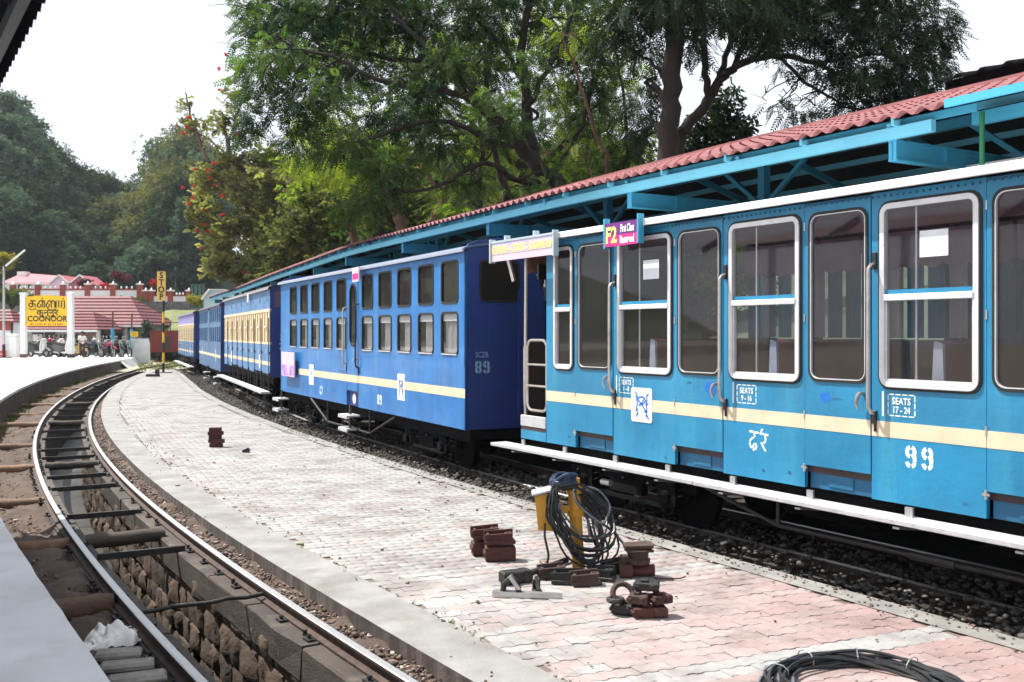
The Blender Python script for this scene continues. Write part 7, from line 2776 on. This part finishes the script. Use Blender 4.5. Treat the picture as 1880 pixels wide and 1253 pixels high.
# sunlit tree behind it
YB = 36.0
b2 = at(1000, 420, YB); b2.z = 1.0
limbsB = [([b2, at(985, 360, YB), at(930, 280, YB), at(900, 200, YB), at(890, 100, YB)], .25, .08),
          LM([(960, 330), (1040, 260), (1080, 180), (1110, 90)], YB, .14, .05), LM([(925, 280), (850, 250), (760, 240), (680, 250)], YB, .12, .04), LM([(905, 215), (820, 180), (740, 120)], YB, .1, .03), LM([(1040, 260), (1110, 240), (1160, 190)], YB, .08, .03)]
cB = [CL(1010, 160, 36, 60, 45), CL(1060, 220, 36, 60, 50), CL(1130, 150, 36, 50, 60), CL(900, 190, 36, 60, 40), CL(840, 270, 36, 60, 40), CL(770, 200, 36, 70, 40), CL(940, 250, 36, 50, 40), CL(690, 250, 36, 60, 40), CL(1140, 260, 36, 50, 50),
      CL(880, 90, 37, 80, 45), CL(1040, 60, 37, 80, 45), CL(760, 110, 37, 70, 45), CL(600, 225, 37, 70, 35), CL(870, 330, 35, 45, 35), CL(1000, 320, 36, 60, 40), CL(560, 290, 37, 44, 30), CL(640, 320, 37, 60, 35, 1, .1), CL(820, 380, 35, 35, 28), CL(1090, 320, 36, 60, 40, 1, -.2), CL(660, 60, 38, 80, 50)]
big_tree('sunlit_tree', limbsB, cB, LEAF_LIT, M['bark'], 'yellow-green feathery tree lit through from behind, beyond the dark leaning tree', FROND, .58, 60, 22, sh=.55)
# tall trunk and its dark crown
YO = 21.5
b3 = at(1222, 400, YO); b3.z = .6
limbsO = [([b3, at(1224, 300, YO), at(1230, 200, YO), at(1236, 100, YO), at(1240, 0, YO), at(1244, -120, YO)], .25, .18),
          LM([(1236, 60), (1200, 20), (1150, -10)], YO, .07, .03), LM([(1240, 30), (1290, -10), (1340, -40)], YO, .07, .03), LM([(1232, 150), (1190, 110), (1140, 80)], YO, .05, .02)]
cO = [CL(1150, 30, 21, 75, 40), CL(1230, 10, 20.5, 80, 38), CL(1310, 20, 20.5, 75, 40), CL(1110, 80, 21, 36, 34, .8, .1), CL(1180, 95, 22, 44, 34), CL(1390, 20, 20.5, 70, 42), CL(1240, -60, 21.5, 200, 40), CL(1175, 200, 23, 36, 60, .8), CL(1160, 280, 23.5, 40, 45, .8), CL(1285, 90, 22.5, 30, 34, .7)]
big_tree('silver_oak', limbsO, cO, LEAF_OAK, M['bark'], 'tall straight dark trunk with drooping dark foliage, behind the red canopy', FROND, .38, 165, 23, sh=.45, droop=.5)
# forked tree right of it
b4 = at(1236, 400, YO + 1); b4.z = .6
YC_ = YO + 1
limbsC = [([b4, at(1244, 300, YC_), at(1262, 235, YC_), at(1300, 186, YC_), at(1330, 140, YC_), at(1372, 112, YC_), at(1430, 104, YC_), at(1500, 118, YC_), at(1570, 150, YC_)], .18, .04),
          LM([(1300, 186), (1296, 120), (1290, 50), (1296, -30)], YC_, .095, .05), LM([(1318, 158), (1336, 90), (1344, 30), (1350, -40)], YC_, .085, .04), LM([(1340, 134), (1372, 70), (1410, 20), (1440, -40)], YC_, .08, .035),
          LM([(1372, 113), (1430, 70), (1500, 40), (1580, 20), (1660, 30)], YC_, .07, .02, -1), LM([(1430, 104), (1480, 150), (1540, 190), (1600, 210)], YC_, .05, .02), LM([(1340, 140), (1350, 180), (1360, 230), (1400, 250)], YC_, .02, .008), LM([(1500, 118), (1600, 100), (1680, 110)], YC_, .05, .02)]
cC = [CL(1440, 40, 21, 75, 45), CL(1520, 50, 21.5, 80, 52), CL(1610, 40, 21.5, 85, 55), CL(1690, 40, 22, 60, 60), CL(1735, 60, 22, 34, 40, .9), CL(1600, 125, 21.5, 85, 45, 1.15), CL(1680, 130, 21.5, 60, 52, 1.15), CL(1530, 125, 22, 46, 30, .9), CL(1640, 190, 21.5, 72, 34, 1.1), CL(1560, 190, 22, 46, 28, .8),
      CL(1470, 205, 22, 44, 24, .6), CL(1425, 190, 22.5, 24, 20, .4), CL(1440, -20, 21.5, 120, 40), CL(1600, -30, 21.5, 140, 40), CL(1725, 120, 22, 30, 40, .6), CL(1540, 240, 22, 40, 20, .5), CL(1690, 195, 22, 45, 25, .8), CL(1440, 120, 21.5, 36, 20, .5), CL(1400, 70, 21, 40, 30, .8)]
big_tree('forked_tree', limbsC, cC, LEAF_OAK, M['bark'], 'dark forked tree reaching right against the white sky above the canopy', FROND, .36, 175, 24, sh=.42, droop=.4)
# bushy tree low behind the canopy at the forked tree's foot
b5 = at(1330, 330, 24); b5.z = .6
big_tree('bushy_tree', [([b5, at(1332, 280, 24), at(1336, 220, 24)], .1, .03)], [CL(1330, 200, 24, 40, 34, .9), CL(1300, 245, 24, 45, 36), CL(1355, 245, 24, 36, 34, .9), CL(1330, 285, 24, 60, 26), CL(1270, 280, 24, 40, 26), CL(1380, 280, 24, 30, 18, .7)], LEAF_OAK, M['bark'], 'small bushy dark tree low between the tall trunk and the sky gap', CLUS[0], .30, 150, 25, sh=.5)
# thin slanting saplings
for i, (pts, Y, r_, lb) in enumerate((([(1114, 330), (1104, 270), (1078, 200), (1052, 110), (1030, 60)], 23, .06, 'thin pale slanting sapling in front of the dark trees'), ([(1150, 340), (1150, 250), (1140, 150), (1120, 60)], 24, .06, 'thin upright dark sapling left of the tall trunk'), ([(1082, 318), (1060, 290), (1035, 268)], 22.5, .035, 'short pale dead branch stub right of the leaning trunk'))):
    bb = at(pts[0][0] + 3, pts[0][1] + 70, Y)
    bb.z = .6
    big_tree('sapling', [([bb] + [at(p[0], p[1], Y) for p in pts], r_, r_ * .4)], [CL(pts[-1][0] + 10, pts[-1][1], Y, 34, 30, .6)], LEAF_LIT if i != 1 else LEAF_DARK, M['barkred'] if i != 1 else M['bark'], lb, FROND, .45, 60, 40 + i, twigs=1)
# flowering tree at the left
YT_ = 50.0
b6 = at(470, 560, YT_); b6.z = .3
limbsT = [([b6, at(472, 520, YT_), at(470, 440, YT_), at(450, 360, YT_), at(425, 290, YT_), at(410, 220, YT_)], .32, .08), LM([(455, 380), (410, 340), (370, 270), (350, 210), (340, 170)], YT_, .14, .03), LM([(470, 430), (510, 380), (540, 300)], YT_, .14, .05), LM([(470, 440), (430, 420), (385, 400), (350, 380)], YT_, .12, .03),
          LM([(425, 290), (380, 255), (345, 235), (325, 215)], YT_, .05, .015), LM([(420, 260), (440, 200), (450, 150)], YT_, .05, .015), LM([(540, 480), (560, 400), (555, 330)], YT_, .12, .05)]
cT = [CL(420, 300, 50, 34, 26, .8), CL(375, 330, 50, 30, 34, .9), CL(440, 345, 50, 46, 34), CL(370, 395, 49, 34, 34, 1), CL(410, 430, 49, 46, 36, 1, .06), CL(470, 400, 49.5, 50, 36), CL(520, 350, 50, 40, 36, .9), CL(540, 430, 49.5, 46, 40, .9), CL(480, 470, 49, 46, 32, 1, .05), CL(400, 485, 49, 36, 30, 1, .08), CL(440, 505, 49, 30, 20), CL(500, 300, 50.5, 40, 30, .7, .05),
      CL(355, 230, 50, 30, 18, .3), CL(340, 200, 50, 22, 22, .2), CL(400, 230, 50, 36, 30, .4), CL(425, 180, 50, 28, 34, .3), CL(440, 130, 50, 14, 26, .2), CL(450, 250, 50, 30, 24, .35), CL(590, 400, 51, 40, 40, .8, -.05), CL(470, 300, 50, 40, 30, .6), CL(560, 345, 49, 50, 36, .7, -.05), CL(570, 455, 48, 44, 34, .7), CL(520, 490, 48, 40, 26, .7, .05), CL(610, 430, 47, 36, 34, .5, -.1), CL(480, 340, 49, 50, 34, .8, .05)]
tt = big_tree('flowering_tree', limbsT, cT, LEAF_TULIP, M['barkred'], 'sunlit yellow-green tree with red flowers at the far end of the canopy', CLUS[1], .44, 84, 26, sh=.5, twigs=6)
g = np.random.default_rng(5)
fl_c = []
for px, py in ((392, 300), (384, 312), (386, 328), (355, 342), (337, 345), (345, 375), (410, 360), (372, 385), (375, 412), (362, 425), (380, 425), (365, 456), (345, 235), (335, 245), (402, 166), (415, 100), (430, 245), (437, 250), (411, 395), (350, 363), (345, 215), (400, 126), (472, 505), (448, 500), (570, 345), (360, 310), (395, 340)):
    fl_c.append((tuple(at(px + rnd.uniform(-3, 3), py, YT_ - 1.9)), (.085, .08, .07), 1, 0))
V, Q, S = clump_leaves(fl_c, SMALL, g, .17, 420, .5)
link('flowers', np_mesh('flowers', V, Q, {'shade': S}), LEAF_RED, None, tt)['kind'] = 'stuff'
# reddish trunks behind the canopy between the two
for i, (pts, Y, r_, cl, lb) in enumerate((
        ([(742, 470), (738, 420), (720, 372), (690, 320), (660, 280)], 34, .30, [(700, 290, 60, 40), (640, 300, 50, 40)], 'reddish trunk with buttressed foot just above the canopy, below the dark fronds'),
        ([(790, 440), (796, 400), (815, 360), (825, 300)], 33, .16, [(830, 300, 40, 40)], 'short reddish forked trunk right of the buttressed one'),
        ([(655, 490), (650, 440), (640, 380), (610, 320), (600, 260)], 40, .22, [(600, 300, 60, 40), (640, 400, 40, 30)], 'leaning dark trunk left of the buttressed reddish one'),
        ([(700, 480), (700, 420), (690, 360), (700, 300)], 42, .20, [(700, 330, 60, 40), (660, 430, 36, 24)], 'upright trunk among the shade left of the buttressed one'),
        ([(880, 420), (876, 360), (885, 290), (880, 200)], 31, .20, [(880, 250, 50, 40), (840, 380, 30, 20)], 'dark upright trunk left of the leaning feathery tree'),
        ([(930, 400), (925, 340), (908, 280), (900, 220)], 29, .17, [(900, 210, 50, 36), (960, 370, 36, 20)], 'second dark trunk close behind the leaning feathery tree'),
        ([(600, 520), (590, 460), (585, 390), (570, 330)], 45, .2, [(560, 350, 50, 40), (600, 440, 34, 26)], 'brown trunk right of the flowering tree'))):
    bb = at(pts[0][0] + 4, pts[0][1] + 60, Y)
    bb.z = .4
    big_tree('shade_tree', [([bb] + [at(p[0], p[1], Y) for p in pts], r_, r_ * .35), ([at(pts[-2][0], pts[-2][1], Y), at(pts[-2][0] - 40, pts[-2][1] - 50, Y), at(pts[-2][0] - 70, pts[-2][1] - 70, Y)], r_ * .4, .03)],
             [CL(c[0], c[1], Y, c[2], c[3], .8) for c in cl], LEAF_DARK if i % 2 else LEAF_LIT, M['barkred'] if i in (0, 1, 2, 6) else M['bark'], lb, FROND if i not in (6, 2) else CLUS[0], .52, 50, 60 + i, sh=.35)

# ---- generic trees built once per kind and copied
def tree_proto(name, h, w, lmat, bmat, seed, ncl, tpl, size, dens, shape='round'):
    g = np.random.default_rng(seed)
    r_ = random.Random(seed)
    root = empty(name, (0, 0, 0))
    cl = []
    for i in range(ncl):
        u = (i + .5) / ncl
        z = h * (.28 + .68 * u)
        if shape == 'round': rad = w * math.sin(math.pi * min(.97, .18 + .80 * u)) ** .8
        else: rad = w * (1.08 - u) * .9
        a = i * 2.4 + r_.uniform(-.4, .4)
        rr = rad * r_.uniform(.35, .85)
        s = w * r_.uniform(.30, .46) * (1 if shape == 'round' else (1.15 - .7 * u))
        cl.append(((rr * math.cos(a), rr * math.sin(a), z), (s, s, s * .68), 1.0, r_.uniform(-.13, .13)))
    mb = MB()
    mb.tube(limb_pts([(0, 0, -1.5), (.05 * h * .3, 0, h * .3), (0, .1, h * .6), (0, 0, h * .85)], 3, .05, seed), [h * .028 * (1 - .075 * i) for i in range(10)], 7)
    for c, s, _, _ in cl[::2]:
        mb.tube([(0, 0, c[2] * .55), (c[0] * .5, c[1] * .5, c[2] * .8), c], [h * .010, h * .006, .02], 5)
    mb.build('trunk', bmat, root, smooth=True, angle=180)
    V, Q, S = clump_leaves(cl, tpl, g, size, dens, .42)
    link('crown', np_mesh('crown', V, Q, {'shade': S}), lmat, root)
    return root
KINDS_ = [tree_proto('forest_tree', 14, 5.2, LEAF_FOREST, M['bark'], 1, 20, CLUS[0], .62, 18),
          tree_proto('forest_tree', 17, 4.8, LEAF_FOREST, M['bark'], 2, 24, CLUS[1], .60, 18),
          tree_proto('forest_tree', 12, 5.6, LEAF_FOREST2, M['bark'], 3, 18, CLUS[2], .60, 18),
          tree_proto('forest_tree', 18, 4.2, LEAF_FOREST, M['bark'], 4, 22, SMALL, .55, 22, 'cone'),
          tree_proto('forest_tree', 13, 5.0, LEAF_OAK, M['bark'], 6, 20, CLUS[0], .62, 18)]
KL = ['broad blue-green tree in the forest on the far hillside', 'tall blue-green tree in the forest on the far hillside', 'olive-tinted broad tree in the forest on the far hillside', 'narrow pointed tree in the forest on the far hillside', 'very dark round tree in the forest on the far hillside']
used = [False] * 5
def place(kind, x, y, z, s, label=None, group='trees of the far hillside forest', sx_=1.0):
    p = KINDS_[kind]
    if used[kind]:
        o = copy_tree(p)
    else:
        o = p
        used[kind] = True
    o.location = (x, y, z)
    o.rotation_euler = (0, 0, rnd.uniform(0, 6.28))
    o.scale = (s * sx_, s * sx_, s)
    tag(o, label or KL[kind], 'tree', group)
    return o
def hill_tree(px, Y, kind, s, label=None, dz=0, top=None):
    x = sx(px, Y)
    z = terr(x, Y) - .3 + dz
    H_ = (14, 17, 12, 18, 13)[kind]
    if top is not None:
        s = max(.35, (EYE + (HY - top) * Y / FPX - z) / H_)
    return place(kind, x, Y, z, s, label, 'trees of the far hillside forest', min(1.3, 1 / s ** .4))
def sky_y(px):
    return float(np.interp(px, [-60, 0, 40, 80, 110, 135, 165, 200, 225, 240, 265, 290, 330, 400, 520, 700, 1000, 1300], [150, 165, 175, 235, 275, 300, 312, 315, 345, 368, 330, 270, 230, 260, 300, 300, 300, 330]))
rr_ = random.Random(99)
# skyline row, then fuller rows in front of it
ORD = ('first', 'second', 'third', 'fourth', 'fifth', 'sixth', 'seventh', 'eighth', 'ninth', 'tenth', 'eleventh', 'twelfth', 'thirteenth', 'fourteenth')
for oi_, px in enumerate((-30, 5, 30, 62, 92, 118, 150, 178, 200, 228, 262, 285, 310, 345)):
    hill_tree(px, rr_.uniform(150, 165), (1, 0, 1, 1, 0, 4, 4, 4, 4, 0, 3, 3, 0, 2)[[-30, 5, 30, 62, 92, 118, 150, 178, 200, 228, 262, 285, 310, 345].index(px)], 1, 'dark tree on the skyline of the left hill, ' + ORD[oi_] + ' from the left', top=sky_y(px) + rr_.uniform(0, 14))
for row, (Y, n, drop) in enumerate(((146, 17, 45), (138, 17, 90), (130, 17, 135), (122, 19, 175))):
    for i in range(n):
        px = -45 + (i + rr_.uniform(.1, .9)) * 430 / n
        base_top = sky_y(px) + drop * (1 if px < 235 else .75) + rr_.uniform(-14, 18)
        hill_tree(px, Y + rr_.uniform(-4, 4), rr_.choice((0, 0, 1, 4, 4, 2 if px > 150 else 0, 3 if px > 250 else 1)), 1, top=min(base_top, 500))
for i in range(34):
    px = -900 + i * 25
    hill_tree(px, (156, 140, 126)[i % 3] + rr_.uniform(-6, 6), rr_.choice((0, 0, 1, 4)), rr_.uniform(.9, 1.25))
# wood behind the canopy trees
BK = [tree_proto('backdrop_tree', 12, 4.4, LEAF_DARK, M['bark'], 31, 20, CLUS[0], .46, 26), tree_proto('backdrop_tree', 11, 4.2, LEAF_BACK, M['barkred'], 32, 18, CLUS[1], .46, 24)]
BL_ = ['dark green tree in the wood behind the canopy trees', 'olive green tree in the wood behind the canopy trees']
ub = [False, False]
for i in range(30):
    px = 560 + i * 27 + rr_.uniform(-10, 10)
    if 1335 < px: break
    for Y, tp in ((60, 330), (47, 400)):
        if Y == 47 and i % 3: continue
        k = 1 if rr_.random() < .55 else 0
        p = BK[k]
        o = copy_tree(p) if ub[k] else p
        ub[k] = True
        x = sx(px, Y)
        z = terr(x, Y) - .2
        tpy = tp + rr_.uniform(-35, 30) - (40 if 600 < px < 1150 else 0)
        s = (EYE + (HY - tpy) * Y / FPX - z) / (12, 11)[k]
        o.location = (x, Y + rr_.uniform(-3, 3), z)
        o.rotation_euler = (0, 0, rr_.uniform(0, 6.28))
        o.scale = (s, s, s)
        tag(o, BL_[k], 'tree', 'trees of the wood behind the canopy')
# bushes
def bush(name, px, py, Y, rw, rh, m, label, seed, size=.22, dens=190, cat='bush', tpl=None, ncl=6):
    c = at(px, py, Y)
    k = Y / FPX
    r_ = random.Random(seed)
    root = empty(name, (c.x, c.y, c.z - rh * k), 0, label, cat)
    cl = []
    for i in range(ncl):
        cl.append(((r_.uniform(-.6, .6) * rw * k, r_.uniform(-.5, .5) * rw * k * .6, rh * k * (1 + r_.uniform(-.5, .55))), (rw * k * .5, rw * k * .42, rh * k * .5), 1, r_.uniform(-.1, .1)))
    mb = MB()
    for c_, *_ in cl:
        mb.tube([(0, 0, 0), (c_[0] * .5, c_[1] * .5, c_[2] * .6), c_], [.05, .035, .012], 5)
    mb.build('stems', M['bark'], root)
    V, Q, S = clump_leaves(cl, tpl or CLUS[2], np.random.default_rng(seed), size, dens, .45)
    link('foliage', np_mesh('foliage', V, Q, {'shade': S}), m, root)
    return root
bush('purple_bush', 226, 512, 99, 22, 15, LEAF_PURPLE, 'dark purple-red bush above the terrace balustrade', 1, .3, 120)
bush('flower_bush', 284, 522, 97, 10, 18, LEAF_RED, 'reddish feathery shrub beside the top of the STOP board', 2, .22, 60)
bush('red_shrub', 192, 526, 98, 13, 7, LEAF_RED, 'bright red shrub behind the terrace balustrade', 3, .22, 110)
bush('yellow_shrub', 210, 527, 98, 7, 6, LEAF_YEL, 'yellow shrub behind the terrace balustrade', 4, .22, 110)
bush('creeper', 230, 556, 94.5, 34, 12, LEAF_BUSH, 'green creeper hanging over the stone wall above the red roof', 5, .26, 120, 'creeper', ncl=9)
bush('hedge', 22, 548, 92, 38, 20, LEAF_BUSH, 'leafy green hedge on the bank left of the station board', 6, .3, 110, 'hedge', ncl=10)
bush('shrub', 34, 582, 84, 22, 14, LEAF_BUSH, 'shrub growing against the roofs behind the lamp post', 7, .26, 120)
bush('dark_bush', 276, 612, 82, 16, 30, LEAF_FOREST, 'dark leafy bush between the picket fence and the red wagon', 8, .3, 130, ncl=10)
bush('yellow_bush', 362, 552, 88, 20, 12, LEAF_YEL, 'yellow-green bush at the top of the grass bank', 9, .26, 130)
bush('flower_bed', 192, 632, 80, 8, 6, LEAF_YEL, 'small yellow flowering plant before the veranda', 10, .18, 140)
bush('tawny_tree', 8, 480, 100, 22, 20, LEAF_YEL, 'tawny yellow tree crown behind the lamp arm at the left', 11, .32, 90, 'tree', ncl=8)
bush('garden_bush', 158, 518, 100, 16, 8, LEAF_PURPLE, 'low maroon bush by the pink roofed house', 12, .26, 110)
# grass tufts in the yard and at the foot of walls
def grass(n, fn, h, seed, name='grass'):
    gg = np.random.default_rng(seed)
    V, Q, S = [], [], []
    for k in range(n):
        p = fn(gg)
        for b in range(5):
            a = gg.uniform(0, 6.28)
            d = np.array([math.cos(a), math.sin(a), 0])
            hh = h * gg.uniform(.5, 1.2)
            w = np.array([-d[1], d[0], 0]) * h * .07
            q = np.array(p) + d * gg.uniform(0, h * .3)
            i = len(V)
            V += [q - w, q + w, q + w * .5 + d * hh * .25 + [0, 0, hh * .7], q - w * .3 + d * hh * .5 + [0, 0, hh]]
            Q.append((i, i + 1, i + 2, i + 3))
            S.append(gg.uniform(.2, 1))
    return tag(link(name, np_mesh(name, np.array(V), np.array(Q), {'shade': S}), LEAF_BUSH), kind='stuff')
def yard_pt(gg):
    y = gg.uniform(57.2, 80)
    x = gg.uniform(-.375, -.27) * y
    return (x, y, -.12 if y > 61 else -.10)
grass(700, yard_pt, .18, 1)
def foot_pt(gg):
    y = 20 + 40 * gg.random()
    return (lx(LP, y) + .05 + abs(gg.normal(0, .22)), y, -.17)
grass(260, foot_pt, .11, 2)
def mid_pt(gg):
    y = 4.8 + 20 * gg.random() ** 1.3
    if gg.random() < .5:
        a, b = lx(S_R, y), lx(LC, y)
        return (b - .03 - abs(gg.normal(0, .04)), y, -.075)
    a, b = lx(band_in, y), lx(band_in, y)
    return (a + gg.normal(0, .03), y, Z_IS)
grass(140, mid_pt, .035, 3)
# rails running on across the yard
for dx_, lab in ((0, 'rusty track crossing the yard ahead of the pit'),):
    yt = empty('yard_track', (lx(LA, 58), 58, -.1), 0, lab, 'track')
    for o_ in (-.53, .53):
        mb = MB()
        p0 = lpt(off_line(LA, o_), 57.6)
        for k in range(12):
            a = Vector((p0.x - .24 * k * 1.5 + .012 * k * k, p0.y + 1.5 * k, -.06))
            b = Vector((p0.x - .24 * (k + 1) * 1.5 + .012 * (k + 1) ** 2, p0.y + 1.5 * (k + 1), -.06))
            mb.bar(a, b, .07, .10)
        mb.build('rail', M['rust'], None, yt)
pwp = empty('utility_pole', (sx(322, 120), 120, terr(sx(322, 120), 120)), 0, 'thin banded pole standing in the dark trees right of the STOP board', 'pole')
MB().cyl((0, 0, 0), (0, 0, EYE + (HY - 488) * 120 / FPX - pwp.location.z), .12, 8).build('shaft', M['concrete'], pwp)
# ------------------------------------------------------------------ thin air between here and the far hill
hb = MB().box(-330, 370, -65, 460, -3, 75)
hm = bpy.data.materials.new('haze')
hm.use_nodes = True
hn, hl = hm.node_tree.nodes, hm.node_tree.links
hn.remove(hn['Principled BSDF'])
hv = hn.new('ShaderNodeVolumePrincipled')
hv.inputs['Color'].default_value = (.80, .88, .95, 1)
hv.inputs['Density'].default_value = .00030
hl.new(hv.outputs[0], hn['Material Output'].inputs['Volume'])
hb.build('haze', hm, kind='stuff')
cy.volume_bounces = 0
